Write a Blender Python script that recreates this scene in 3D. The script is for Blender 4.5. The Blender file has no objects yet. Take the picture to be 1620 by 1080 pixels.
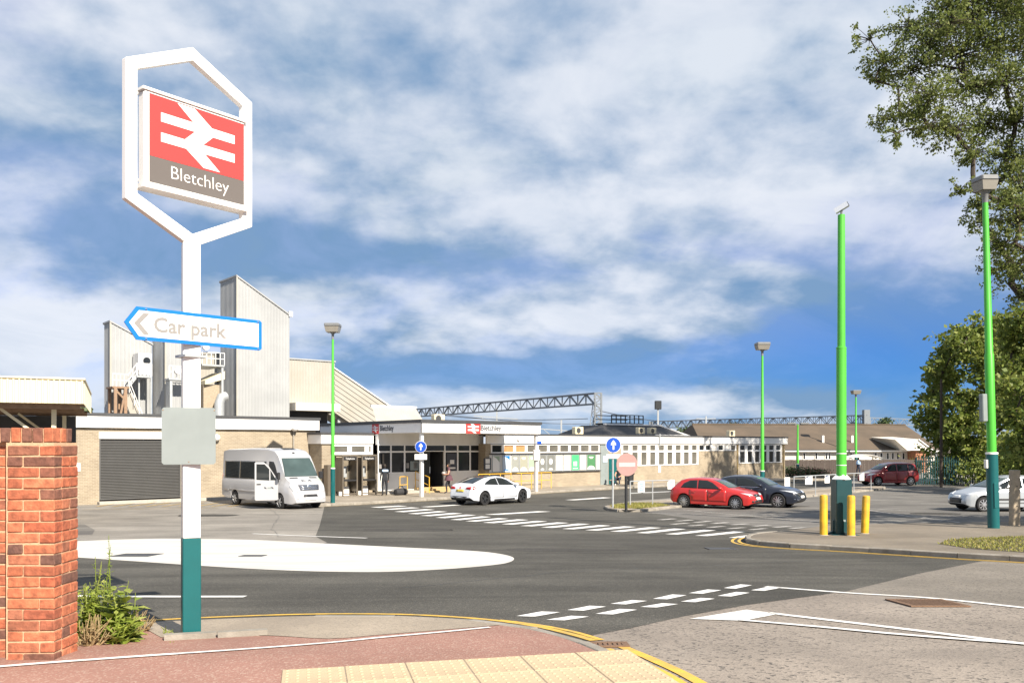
import bpy, bmesh, math, random
import numpy as np
from mathutils import Vector, Matrix
from mathutils.bvhtree import BVHTree
R = math.radians
rnd = random.Random(11)
C = bpy.context.scene.collection
SC = bpy.context.scene

# ------------------------------------------------------------------ camera
EYE = 2.9          # metres above the station forecourt
F = 1350.0         # focal length in photo pixels (1620 wide)
cam = bpy.data.cameras.new('camera'); camo = bpy.data.objects.new('camera', cam); C.objects.link(camo)
cam.sensor_width = 36.0; cam.lens = F/1620*36; cam.shift_y = 164/1620; cam.clip_end = 6000; cam.clip_start = .05
camo.location = (0, 0, EYE); camo.rotation_euler = (R(90), 0, 0)
SC.camera = camo

# ------------------------------------------------------------------ light
SUN_EL, SUN_AZ = 36.0, 145.0           # azimuth clockwise from +Y
sdir = Vector((math.sin(R(SUN_AZ))*math.cos(R(SUN_EL)), math.cos(R(SUN_AZ))*math.cos(R(SUN_EL)), math.sin(R(SUN_EL))))
sl = bpy.data.lights.new('sun', 'SUN'); sl.energy = 4.3; sl.angle = R(.55); sl.color = (1, .905, .77)
so = bpy.data.objects.new('sun', sl); C.objects.link(so)
so.rotation_euler = (-sdir).to_track_quat('-Z', 'Y').to_euler(); so.location = (60, -60, 60)
SC.view_settings.view_transform = 'Standard'; SC.view_settings.look = 'None'
SC.view_settings.exposure = 1.2; SC.view_settings.gamma = 1; SC.view_settings.use_curve_mapping = False

def make_world():
    w = bpy.data.worlds.new('World'); SC.world = w; w.use_nodes = True
    nt = w.node_tree; N = nt.nodes; L = nt.links; N.clear()
    def node(t, **k):
        n = N.new(t)
        for a, b in k.items(): setattr(n, a, b)
        return n
    def put(sock, v):
        if isinstance(v, bpy.types.NodeSocket): L.new(v, sock)
        else: sock.default_value = v
    def m(op, a, b=None, c=None, clamp=False):
        n = node('ShaderNodeMath', operation=op, use_clamp=clamp); put(n.inputs[0], a)
        if b is not None: put(n.inputs[1], b)
        if c is not None: put(n.inputs[2], c)
        return n.outputs[0]
    def vm(op, a, b=None):
        n = node('ShaderNodeVectorMath', operation=op); put(n.inputs[0], a)
        if b is not None: put(n.inputs[1], b)
        return n.outputs['Value' if op in ('LENGTH', 'DOT_PRODUCT') else 'Vector']
    def mix(f, a, b):
        n = node('ShaderNodeMix', data_type='RGBA'); put(n.inputs[0], f); put(n.inputs[6], a); put(n.inputs[7], b); return n.outputs[2]
    def smooth(x, a, b):
        n = node('ShaderNodeMapRange', interpolation_type='SMOOTHSTEP'); put(n.inputs[0], x)
        n.inputs[1].default_value = a; n.inputs[2].default_value = b; return n.outputs[0]
    tc = node('ShaderNodeTexCoord').outputs['Generated']
    d = vm('NORMALIZE', tc)
    sp = node('ShaderNodeSeparateXYZ'); L.new(d, sp.inputs[0])
    zz = m('MAXIMUM', sp.outputs[2], 0.0)
    den = m('ADD', zz, 0.34)
    px_ = m('DIVIDE', sp.outputs[0], den); py_ = m('DIVIDE', sp.outputs[1], den)
    cb = node('ShaderNodeCombineXYZ'); put(cb.inputs[0], px_); put(cb.inputs[1], m('MULTIPLY', py_, 1.0)); cb.inputs[2].default_value = 3.7
    def noise(vec, sc, det, rough, dist=0.0, off=0.0):
        n = node('ShaderNodeTexNoise'); put(n.inputs['Vector'], vm('ADD', vec, (off, off*.7, off*.3)))
        n.inputs['Scale'].default_value = sc; n.inputs['Detail'].default_value = det
        n.inputs['Roughness'].default_value = rough; n.inputs['Distortion'].default_value = dist
        return n.outputs[0]
    big = noise(cb.outputs[0], .85, 7, .56, .35, 2.3)
    fine = noise(cb.outputs[0], 2.3, 8, .60, .5, 7.1)
    dens = m('ADD', m('MULTIPLY', big, .72), m('MULTIPLY', fine, .28))
    # broad banks of cloud and openings, as directions in the sky
    def bank(px, py, rx, ry, amp):
        c = Vector(((px-810)/F, 1, (704-py)/F)).normalized()
        v = vm('MULTIPLY', vm('SUBTRACT', d, tuple(c)), (F/rx, F/rx, F/ry))
        l = vm('LENGTH', v)
        return m('MULTIPLY', m('POWER', 2.718, m('MULTIPLY', m('MULTIPLY', l, l), -1.0)), amp)
    acc = dens
    for b in BANKS: acc = m('ADD', acc, bank(*b))
    cover = smooth(acc, .42, .60)
    # shading inside the cloud: thick parts show grey-blue undersides
    thick = m('ADD', m('MULTIPLY', noise(cb.outputs[0], 3.6, 8, .50, .1, 13.0), .7), m('MULTIPLY', noise(cb.outputs[0], 9.0, 7, .55, .15, 21.0), .36))
    sh = thick
    for b in DARK: sh = m('ADD', sh, bank(*b))
    dark = m('ADD', m('MULTIPLY', smooth(sh, .385, .71), .86), m('MULTIPLY', smooth(fine, .42, .62), .18), clamp=True)
    sky = node('ShaderNodeTexSky'); sky.sky_type = 'NISHITA'; sky.sun_disc = False
    sky.sun_elevation = R(SUN_EL); sky.sun_rotation = R(SUN_AZ); sky.air_density = 1.0; sky.dust_density = .4; sky.ozone_density = 3.5
    tint = node('ShaderNodeMix', data_type='RGBA', blend_type='MULTIPLY'); tint.inputs[0].default_value = 1
    L.new(sky.outputs[0], tint.inputs[6]); tint.inputs[7].default_value = SKY_TINT
    veil = .86
    for b in VEIL: veil = m('ADD', bank(*b), veil)
    veil = m('MULTIPLY', veil, m('ADD', m('MULTIPLY', fine, 1.2), .4), clamp=True)
    cloud = mix(dark, CLOUD_LIT, CLOUD_DARK)
    col = mix(m('MAXIMUM', m('MULTIPLY', cover, .95), veil), tint.outputs[2], cloud)
    # ground colour below the horizon
    below = smooth(sp.outputs[2], -.02, .0)
    col = mix(below, (1.2, 1.15, 1.05, 1), col)
    bg = node('ShaderNodeBackground'); L.new(col, bg.inputs[0]); bg.inputs[1].default_value = .1
    out = node('ShaderNodeOutputWorld'); L.new(bg.outputs[0], out.inputs[0])
SKY_TINT = (.07, .235, .56, 1)
CLOUD_LIT = (3.75, 3.92, 4.2, 1)
CLOUD_DARK = (.95, 1.6, 2.5, 1)
# (pixel column, row, half width, half height, amount) of broad banks, turned into directions
BANKS = [(840, 330, 330, 110, .10), (60, 530, 150, 110, .14), (1180, 80, 420, 120, .10), (1400, 570, 260, 110, -.12), (330, 90, 380, 120, .08), (1250, 450, 300, 45, .08),
         (180, 270, 200, 60, -.04), (850, 510, 420, 40, .14), (1000, 640, 300, 22, .16)]
DARK = [(430, 395, 280, 34, .42), (760, 586, 240, 24, .40), (1000, 470, 160, 20, .12), (170, 280, 170, 80, .10), (860, 320, 200, 40, -.08), (880, 500, 400, 40, -.13),
        (80, 540, 170, 80, -.15), (1380, 560, 300, 95, .34), (1190, 90, 200, 50, -.09), (600, 170, 160, 120, .03), (1280, 345, 160, 40, -.06), (1000, 640, 300, 18, -.14), (90, 60, 240, 60, -.04), (1350, 215, 160, 40, .06)]
VEIL = [(1420, 580, 320, 95, -.62), (760, 590, 220, 22, -.15)]
make_world()

# ------------------------------------------------------------------ terrain
BP = [(-60, 1.4), (6, 1.4), (9, 1.22), (12, 1.03), (15, .85), (18, .68), (21, .54), (24, .42), (28, .29), (32, .18), (36, .10), (40, .04), (46, 0), (3000, 0)]
_bx = [b[0] for b in BP]; _bz = [b[1] for b in BP]
def H(y): return float(np.interp(y, _bx, _bz))
def G(px, py, off=0.0):
    """ground point seen at a photo pixel"""
    lo, hi = 1.0, 2500.0
    t = max(py-704, .2)/F
    for _ in range(60):
        mid = .5*(lo+hi)
        if (EYE-H(mid)-off)/mid > t: lo = mid
        else: hi = mid
    y = .5*(lo+hi)
    return Vector(((px-810)/F*y, y, H(y)+off))
def P(px, py, d): return Vector(((px-810)/F*d, d, EYE-(py-704)/F*d))
def onground(x, y, off=0.0): return Vector((x, y, H(y)+off))
# the station stands turned by TH; along it runs s, into it runs Y
TH = R(40); CT, ST = math.cos(TH), math.sin(TH)
def sfor(px, Y):
    k = (px-810)/F
    return Y*(k*CT+ST)/(CT-k*ST)
def W(s, Y, z=0): return Vector((CT*s-ST*Y, ST*s+CT*Y, z))
def depth(s, Y): return ST*s+CT*Y
def zat(px, py, Y): return EYE-(py-704)*depth(sfor(px, Y), Y)/F

# ------------------------------------------------------------------ materials
MATS = {}
def nodes_of(m):
    m.use_nodes = True; nt = m.node_tree; return nt, nt.nodes, nt.links, nt.nodes['Principled BSDF']
def pm(name, col, rough=.6, var=.12, scale=6, bump=0, bscale=None, metal=0, coat=0, var2=None, spec=None, stretch=(1, 1, 1)):
    """plain surface with grain: colour varies by noise at two sizes"""
    if name in MATS: return MATS[name]
    m = bpy.data.materials.new(name); nt, N, L, b = nodes_of(m)
    tc = N.new('ShaderNodeTexCoord'); mp = N.new('ShaderNodeMapping'); mp.inputs['Scale'].default_value = stretch
    L.new(tc.outputs['Object'], mp.inputs[0])
    n1 = N.new('ShaderNodeTexNoise'); n1.inputs['Scale'].default_value = scale; n1.inputs['Detail'].default_value = 8; n1.inputs['Roughness'].default_value = .65
    L.new(mp.outputs[0], n1.inputs['Vector'])
    mr = N.new('ShaderNodeMapRange'); mr.inputs[1].default_value = .25; mr.inputs[2].default_value = .75
    mr.inputs[3].default_value = 1-var; mr.inputs[4].default_value = 1+var
    L.new(n1.outputs[0], mr.inputs[0])
    mx = N.new('ShaderNodeMix'); mx.data_type = 'RGBA'; mx.blend_type = 'MULTIPLY'; mx.inputs[0].default_value = 1
    mx.inputs[6].default_value = (*col, 1); L.new(mr.outputs[0], mx.inputs[7])
    src = mx.outputs[2]
    if var2:
        n2 = N.new('ShaderNodeTexNoise'); n2.inputs['Scale'].default_value = var2[1]; n2.inputs['Detail'].default_value = 4
        L.new(mp.outputs[0], n2.inputs['Vector'])
        r2 = N.new('ShaderNodeMapRange'); r2.inputs[1].default_value = .4; r2.inputs[2].default_value = .68; L.new(n2.outputs[0], r2.inputs[0])
        m2 = N.new('ShaderNodeMix'); m2.data_type = 'RGBA'; L.new(r2.outputs[0], m2.inputs[0]); L.new(src, m2.inputs[6]); m2.inputs[7].default_value = (*var2[0], 1)
        src = m2.outputs[2]
    L.new(src, b.inputs['Base Color'])
    b.inputs['Roughness'].default_value = rough; b.inputs['Metallic'].default_value = metal
    if spec is not None: b.inputs['Specular IOR Level'].default_value = spec
    if coat: b.inputs['Coat Weight'].default_value = coat*.6; b.inputs['Coat Roughness'].default_value = .12
    if bump:
        bn = N.new('ShaderNodeBump'); bn.inputs['Strength'].default_value = bump; bn.inputs['Distance'].default_value = .01
        n3 = N.new('ShaderNodeTexNoise'); n3.inputs['Scale'].default_value = bscale or scale*4; n3.inputs['Detail'].default_value = 4
        L.new(mp.outputs[0], n3.inputs['Vector']); L.new(n3.outputs[0], bn.inputs['Height']); L.new(bn.outputs[0], b.inputs['Normal'])
    MATS[name] = m; return m

def asphalt(name, col, agg, agg_amt, sc=60, patch=None, streak=0.0):
    """road surface: aggregate specks, broad wear, tyre-polished streaks"""
    m = bpy.data.materials.new(name); nt, N, L, b = nodes_of(m)
    geo = N.new('ShaderNodeNewGeometry')
    v = N.new('ShaderNodeTexVoronoi'); v.inputs['Scale'].default_value = sc; L.new(geo.outputs['Position'], v.inputs['Vector'])
    sep = N.new('ShaderNodeSeparateColor'); L.new(v.outputs['Color'], sep.inputs[0])
    r = N.new('ShaderNodeMapRange'); r.inputs[1].default_value = 1-agg_amt; r.inputs[2].default_value = 1.0; L.new(sep.outputs[0], r.inputs[0])
    m1 = N.new('ShaderNodeMix'); m1.data_type = 'RGBA'; m1.inputs[6].default_value = (*col, 1); m1.inputs[7].default_value = (*agg, 1); L.new(r.outputs[0], m1.inputs[0])
    n = N.new('ShaderNodeTexNoise'); n.inputs['Scale'].default_value = .55; n.inputs['Detail'].default_value = 7; n.inputs['Roughness'].default_value = .6
    L.new(geo.outputs['Position'], n.inputs['Vector'])
    r2 = N.new('ShaderNodeMapRange'); r2.inputs[1].default_value = .3; r2.inputs[2].default_value = .7; r2.inputs[3].default_value = .78; r2.inputs[4].default_value = 1.25; L.new(n.outputs[0], r2.inputs[0])
    m2 = N.new('ShaderNodeMix'); m2.data_type = 'RGBA'; m2.blend_type = 'MULTIPLY'; m2.inputs[0].default_value = 1; L.new(m1.outputs[2], m2.inputs[6]); L.new(r2.outputs[0], m2.inputs[7])
    src = m2.outputs[2]
    if streak:
        mp = N.new('ShaderNodeMapping'); mp.inputs['Rotation'].default_value = (0, 0, R(-14)); mp.inputs['Scale'].default_value = (.10, .55, 1); L.new(geo.outputs['Position'], mp.inputs[0])
        n4 = N.new('ShaderNodeTexNoise'); n4.inputs['Scale'].default_value = 1.0; n4.inputs['Detail'].default_value = 5; n4.inputs['Distortion'].default_value = 1.4; L.new(mp.outputs[0], n4.inputs['Vector'])
        r4 = N.new('ShaderNodeMapRange'); r4.inputs[1].default_value = .4; r4.inputs[2].default_value = .75; r4.inputs[3].default_value = 1-streak*.4; r4.inputs[4].default_value = 1+streak; L.new(n4.outputs[0], r4.inputs[0])
        m4 = N.new('ShaderNodeMix'); m4.data_type = 'RGBA'; m4.blend_type = 'MULTIPLY'; m4.inputs[0].default_value = 1; L.new(src, m4.inputs[6]); L.new(r4.outputs[0], m4.inputs[7]); src = m4.outputs[2]
    if patch:
        n5 = N.new('ShaderNodeTexNoise'); n5.inputs['Scale'].default_value = patch[1]; n5.inputs['Detail'].default_value = 6; n5.inputs['Roughness'].default_value = .7; L.new(geo.outputs['Position'], n5.inputs['Vector'])
        r5 = N.new('ShaderNodeMapRange'); r5.inputs[1].default_value = .52; r5.inputs[2].default_value = .7; L.new(n5.outputs[0], r5.inputs[0])
        m5 = N.new('ShaderNodeMix'); m5.data_type = 'RGBA'; L.new(r5.outputs[0], m5.inputs[0]); L.new(src, m5.inputs[6]); m5.inputs[7].default_value = (*patch[0], 1); src = m5.outputs[2]
    L.new(src, b.inputs['Base Color']); b.inputs['Roughness'].default_value = .88; b.inputs['Specular IOR Level'].default_value = .25
    bn = N.new('ShaderNodeBump'); bn.inputs['Strength'].default_value = .5; bn.inputs['Distance'].default_value = .006
    L.new(v.outputs['Distance'], bn.inputs['Height']); L.new(bn.outputs[0], b.inputs['Normal'])
    MATS[name] = m; return m

def brickmat(name, c1, c2, mortar, rot=0):
    """far brickwork: courses only 2 pixels high"""
    m = bpy.data.materials.new(name); nt, N, L, b = nodes_of(m)
    tc = N.new('ShaderNodeTexCoord'); sp = N.new('ShaderNodeSeparateXYZ'); L.new(tc.outputs['Object'], sp.inputs[0])
    ad = N.new('ShaderNodeMath'); L.new(sp.outputs[0], ad.inputs[0]); L.new(sp.outputs[1], ad.inputs[1])
    cb = N.new('ShaderNodeCombineXYZ'); L.new(ad.outputs[0], cb.inputs[0]); L.new(sp.outputs[2], cb.inputs[1])
    bt = N.new('ShaderNodeTexBrick'); L.new(cb.outputs[0], bt.inputs[0])
    bt.inputs['Scale'].default_value = 1; bt.inputs['Brick Width'].default_value = .225; bt.inputs['Row Height'].default_value = .075
    bt.inputs['Mortar Size'].default_value = .007; bt.inputs['Color1'].default_value = (*c1, 1); bt.inputs['Color2'].default_value = (*c2, 1); bt.inputs['Mortar'].default_value = (*mortar, 1)
    n = N.new('ShaderNodeTexNoise'); n.inputs['Scale'].default_value = .9; n.inputs['Detail'].default_value = 6; L.new(tc.outputs['Object'], n.inputs['Vector'])
    r = N.new('ShaderNodeMapRange'); r.inputs[1].default_value = .3; r.inputs[2].default_value = .7; r.inputs[3].default_value = .86; r.inputs[4].default_value = 1.12; L.new(n.outputs[0], r.inputs[0])
    mx = N.new('ShaderNodeMix'); mx.data_type = 'RGBA'; mx.blend_type = 'MULTIPLY'; mx.inputs[0].default_value = 1; L.new(bt.outputs['Color'], mx.inputs[6]); L.new(r.outputs[0], mx.inputs[7])
    L.new(mx.outputs[2], b.inputs['Base Color']); b.inputs['Roughness'].default_value = .85
    bn = N.new('ShaderNodeBump'); bn.inputs['Strength'].default_value = .4; bn.inputs['Distance'].default_value = .008; bn.invert = True
    L.new(bt.outputs['Fac'], bn.inputs['Height']); L.new(bn.outputs[0], b.inputs['Normal'])
    MATS[name] = m; return m

def islandmat(name, cols, rough=.7, bump=0, transl=0.0, grain=.25, gscale=14):
    """each separate piece of the mesh (leaf) or each object (brick) gets its own tone out of cols"""
    m = bpy.data.materials.new(name); nt, N, L, b = nodes_of(m)
    geo = N.new('ShaderNodeNewGeometry'); oi = N.new('ShaderNodeObjectInfo')
    ad = N.new('ShaderNodeMath'); L.new(geo.outputs['Random Per Island'], ad.inputs[0]); L.new(oi.outputs['Random'], ad.inputs[1])
    fr = N.new('ShaderNodeMath'); fr.operation = 'FRACT'; L.new(ad.outputs[0], fr.inputs[0])
    cr = N.new('ShaderNodeValToRGB'); L.new(fr.outputs[0], cr.inputs[0])
    els = cr.color_ramp.elements
    while len(els) < len(cols): els.new(.5)
    for i, c in enumerate(cols): els[i].position = i/(len(cols)-1); els[i].color = (*c, 1)
    n = N.new('ShaderNodeTexNoise'); n.inputs['Scale'].default_value = gscale; n.inputs['Detail'].default_value = 6
    L.new(geo.outputs['Position'], n.inputs['Vector'])
    r = N.new('ShaderNodeMapRange'); r.inputs[1].default_value = .3; r.inputs[2].default_value = .7; r.inputs[3].default_value = 1-grain; r.inputs[4].default_value = 1+grain; L.new(n.outputs[0], r.inputs[0])
    mx = N.new('ShaderNodeMix'); mx.data_type = 'RGBA'; mx.blend_type = 'MULTIPLY'; mx.inputs[0].default_value = 1; L.new(cr.outputs[0], mx.inputs[6]); L.new(r.outputs[0], mx.inputs[7])
    L.new(mx.outputs[2], b.inputs['Base Color']); b.inputs['Roughness'].default_value = rough
    if bump:
        bn = N.new('ShaderNodeBump'); bn.inputs['Strength'].default_value = bump; bn.inputs['Distance'].default_value = .006
        n3 = N.new('ShaderNodeTexNoise'); n3.inputs['Scale'].default_value = 60; n3.inputs['Detail'].default_value = 6; L.new(geo.outputs['Position'], n3.inputs['Vector'])
        L.new(n3.outputs[0], bn.inputs['Height']); L.new(bn.outputs[0], b.inputs['Normal'])
    if transl:
        t = N.new('ShaderNodeBsdfTranslucent'); L.new(mx.outputs[2], t.inputs[0]); ms = N.new('ShaderNodeMixShader'); ms.inputs[0].default_value = transl
        L.new(b.outputs[0], ms.inputs[1]); L.new(t.outputs[0], ms.inputs[2]); L.new(ms.outputs[0], N['Material Output'].inputs[0])
    MATS[name] = m; return m

def glassmat(name, col, rough=.06, alpha=1.0):
    m = bpy.data.materials.new(name); nt, N, L, b = nodes_of(m)
    n = N.new('ShaderNodeTexNoise'); n.inputs['Scale'].default_value = 1.3; tc = N.new('ShaderNodeTexCoord'); L.new(tc.outputs['Object'], n.inputs['Vector'])
    r = N.new('ShaderNodeMapRange'); r.inputs[3].default_value = .5; r.inputs[4].default_value = 1.5; L.new(n.outputs[0], r.inputs[0])
    mx = N.new('ShaderNodeMix'); mx.data_type = 'RGBA'; mx.blend_type = 'MULTIPLY'; mx.inputs[0].default_value = 1; mx.inputs[6].default_value = (*col, 1); L.new(r.outputs[0], mx.inputs[7])
    L.new(mx.outputs[2], b.inputs['Base Color']); b.inputs['Roughness'].default_value = rough; b.inputs['IOR'].default_value = 1.4
    b.inputs['Alpha'].default_value = alpha
    MATS[name] = m; return m

asphalt('new_asphalt', (.064, .061, .053), (.12, .112, .095), .35, 70, streak=.42)
asphalt('old_road', (.255, .22, .186), (.085, .077, .07), .28, 46, patch=((.205, .178, .153), .5))
asphalt('old_road_grey', (.20, .178, .15), (.09, .082, .072), .3, 48, patch=((.165, .15, .13), .5))
asphalt('forecourt', (.24, .222, .195), (.16, .15, .135), .4, 60, patch=((.2, .185, .165), .35), streak=.22)
asphalt('car_park', (.135, .128, .117), (.18, .17, .155), .3, 60, patch=((.11, .104, .098), .35), streak=.3)
asphalt('red_path', (.285, .158, .125), (.37, .26, .21), .28, 75, patch=((.25, .14, .112), .8))
asphalt('pave_grey', (.31, .262, .205), (.22, .19, .155), .35, 60, patch=((.265, .225, .18), .8))
asphalt('pave_worn', (.205, .175, .138), (.15, .13, .107), .35, 60, patch=((.165, .145, .118), .6))
asphalt('slab_pave', (.30, .262, .21), (.22, .19, .155), .35, 45, patch=((.24, .21, .17), .6))
asphalt('oil_stain', (.048, .045, .04), (.09, .085, .075), .4, 60)
asphalt('bed_earth', (.12, .10, .07), (.08, .065, .045), .5, 40)
pm('paint_line', (.80, .79, .76), .6, .06, 3, .2, 60, var2=((.64, .62, .58), 9))
pm('paint_disc', (.60, .58, .53), .65, .06, 2.5, .2, 60, var2=((.50, .48, .435), 1.6), stretch=(.35, 1.6, 1))
pm('paint_line_worn', (.46, .44, .41), .7, .2, 14, .2, 60, var2=((.25, .235, .215), 6))
pm('yellow_line', (.66, .40, .05), .65, .12, 5, .2, 60, var2=((.42, .29, .08), 7))
pm('yellow_line_worn', (.36, .26, .11), .7, .2, 9, .2, 60, var2=((.2, .17, .12), 4))
pm('kerb_stone', (.30, .275, .235), .85, .22, 7, .5, 60, var2=((.2, .18, .15), 3))
pm('white_paint', (.80, .79, .77), .4, .03, 3)
pm('white_panel', (.76, .75, .73), .5, .05, 1.4, stretch=(1, 1, .35), var2=((.66, .65, .62), 1.1))
pm('teal_paint', (.004, .095, .10), .38, .08, 5)
pm('dark_teal', (.006, .045, .05), .4, .12, 5)
pm('green_paint', (.075, .42, .042), .38, .08, 2, spec=.5)
pm('sign_red', (.62, .055, .05), .35, .03, 3)
pm('sign_grey', (.13, .115, .105), .35, .04, 3)
pm('sign_blue', (.006, .155, .52), .35, .04, 3)
pm('arrow_blue', (.01, .07, .42), .35, .04, 3)
pm('panel_back', (.23, .265, .265), .5, .05, 5, var2=((.20, .232, .232), 3))
pm('mortar', (.52, .34, .21), .9, .2, 30, .5, 120)
islandmat('red_brick', [(.24, .068, .038), (.44, .145, .07), (.34, .092, .045), (.40, .12, .058), (.12, .06, .045), (.45, .155, .078), (.32, .095, .048), (.41, .13, .062), (.17, .075, .05)], .85, .8, grain=.35, gscale=22)
brickmat('buff_brick', (.32, .265, .19), (.255, .205, .145), (.40, .355, .28))
pm('dark_trim', (.05, .052, .056), .6, .15, 3)
pm('cream_clad', (.66, .58, .40), .55, .06, 2)
pm('grey_clad', (.35, .36, .365), .45, .06, .8, var2=((.30, .31, .315), .35))
pm('grey_clad_warm', (.36, .35, .315), .5, .07, .8, var2=((.34, .315, .27), .35))
pm('rust_steel', (.26, .17, .11), .75, .25, 6)
pm('gantry_steel', (.19, .21, .23), .5, .15, 4)
pm('galv', (.42, .44, .45), .4, .12, 4, metal=.3)
pm('shutter', (.12, .12, .118), .45, .1, 1.2, metal=.4)
pm('yellow_paint', (.68, .39, .02), .45, .14, 6, .15, 40, var2=((.42, .25, .03), 4))
pm('rail_yellow', (.68, .40, .04), .45, .1, 6)
pm('wood_old', (.34, .28, .205), .85, .25, 8, .4, 40)
pm('concrete', (.36, .34, .30), .85, .15, 5, .3, 40)
pm('roof_tile', (.115, .085, .058), .85, .14, 8, .5, 25, var2=((.085, .065, .045), .5))
pm('roof_dark', (.06, .06, .062), .8, .14, 4)
pm('fence_brown', (.075, .058, .05), .8, .2, 5)
pm('black_metal', (.02, .022, .024), .5, .1, 6)
pm('kiosk_steel', (.17, .145, .115), .38, .12, 4, metal=.35)
pm('white_render', (.66, .62, .55), .75, .06, 2)
pm('pale_blue_board', (.42, .50, .60), .5, .05, 3)
pm('bark', (.055, .042, .032), .9, .3, 9, .8, 30)
pm('rubber', (.012, .012, .013), .8, .1, 20)
pm('rim_silver', (.55, .56, .58), .3, .05, 10, metal=.8)
pm('rim_dark', (.06, .065, .07), .35, .1, 10, metal=.6)
pm('plastic_black', (.018, .018, .02), .5, .1, 10)
pm('chrome', (.75, .76, .78), .15, .03, 10, metal=1)
pm('lamp_clear', (.70, .73, .76), .12, .05, 10, metal=.3)
pm('tail_red', (.32, .012, .012), .2, .05, 10)
pm('plate_white', (.75, .75, .72), .5, .03, 10)
pm('plate_yellow', (.62, .46, .06), .5, .03, 10)
pm('terracotta', (.34, .15, .085), .85, .14, 6)
pm('rust_iron', (.17, .10, .06), .85, .3, 30, .5, 90)
pm('tactile', (.49, .385, .245), .85, .14, 5, .3, 60, var2=((.40, .315, .205), 2))
pm('lamp_grey', (.20, .205, .205), .45, .1, 5, metal=.2)
pm('lamp_glass', (.24, .225, .195), .25, .08, 5)
pm('noentry_red', (.34, .20, .185), .6, .08, 5)
pm('noentry_white', (.42, .385, .385), .6, .08, 5)
pm('print_dark', (.05, .055, .07), .6, .05, 5)
pm('print_faint', (.235, .228, .222), .6, .04, 5)
pm('print_pink', (.72, .60, .56), .6, .05, 5)
pm('green_sign', (.02, .28, .10), .5, .05, 5)
pm('skin', (.50, .27, .18), .6, .08, 10)
pm('cloth_black', (.018, .02, .026), .9, .2, 12)
pm('cloth_navy', (.03, .035, .06), .9, .2, 12)
pm('cloth_blue', (.40, .55, .75), .9, .1, 12)
pm('cloth_floral', (.10, .045, .06), .9, .6, 22)
pm('hair_dark', (.02, .014, .01), .7, .2, 20)
pm('hair_brown', (.09, .05, .025), .7, .2, 20)
pm('shoe', (.02, .02, .02), .6, .1, 12)
pm('bag_grey', (.03, .03, .033), .8, .2, 12)
glassmat('window_dark', (.022, .026, .03))
glassmat('window_blind', (.115, .11, .095), .2)
glassmat('window_orange', (.42, .22, .10), .25)
glassmat('car_glass', (.018, .022, .024), .03)
glassmat('screen_glass', (.05, .075, .075), .04)
glassmat('kiosk_glass', (.35, .33, .28), .05, alpha=.22)
islandmat('leaf_big', [(.12, .165, .036), (.19, .225, .055), (.085, .125, .03), (.25, .275, .08), (.155, .195, .045)], .6, transl=.45, grain=.15)
islandmat('leaf_mid', [(.13, .19, .03), (.21, .26, .045), (.09, .14, .026), (.29, .31, .075), (.17, .22, .036)], .6, transl=.42, grain=.15)
islandmat('leaf_far', [(.045, .085, .03), (.08, .12, .04), (.1, .13, .05)], .6, transl=.2)
islandmat('leaf_weed', [(.26, .34, .05), (.36, .42, .08), (.20, .28, .045), (.44, .46, .14)], .5, transl=.4, grain=.1)
islandmat('dry_stalk', [(.40, .30, .15), (.30, .20, .1), (.46, .36, .2)], .8, transl=.2)
islandmat('grass_dry', [(.32, .27, .07), (.24, .24, .05), (.15, .18, .035), (.42, .35, .13)], .8, transl=.25)
islandmat('flower_pink', [(.45, .10, .13), (.55, .25, .25), (.5, .16, .1)], .7)
def car_paint(name, col, metal=0.0, rough=.28): return pm(name, col, rough, .02, 3, coat=1.0, metal=metal)
M = MATS
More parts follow.
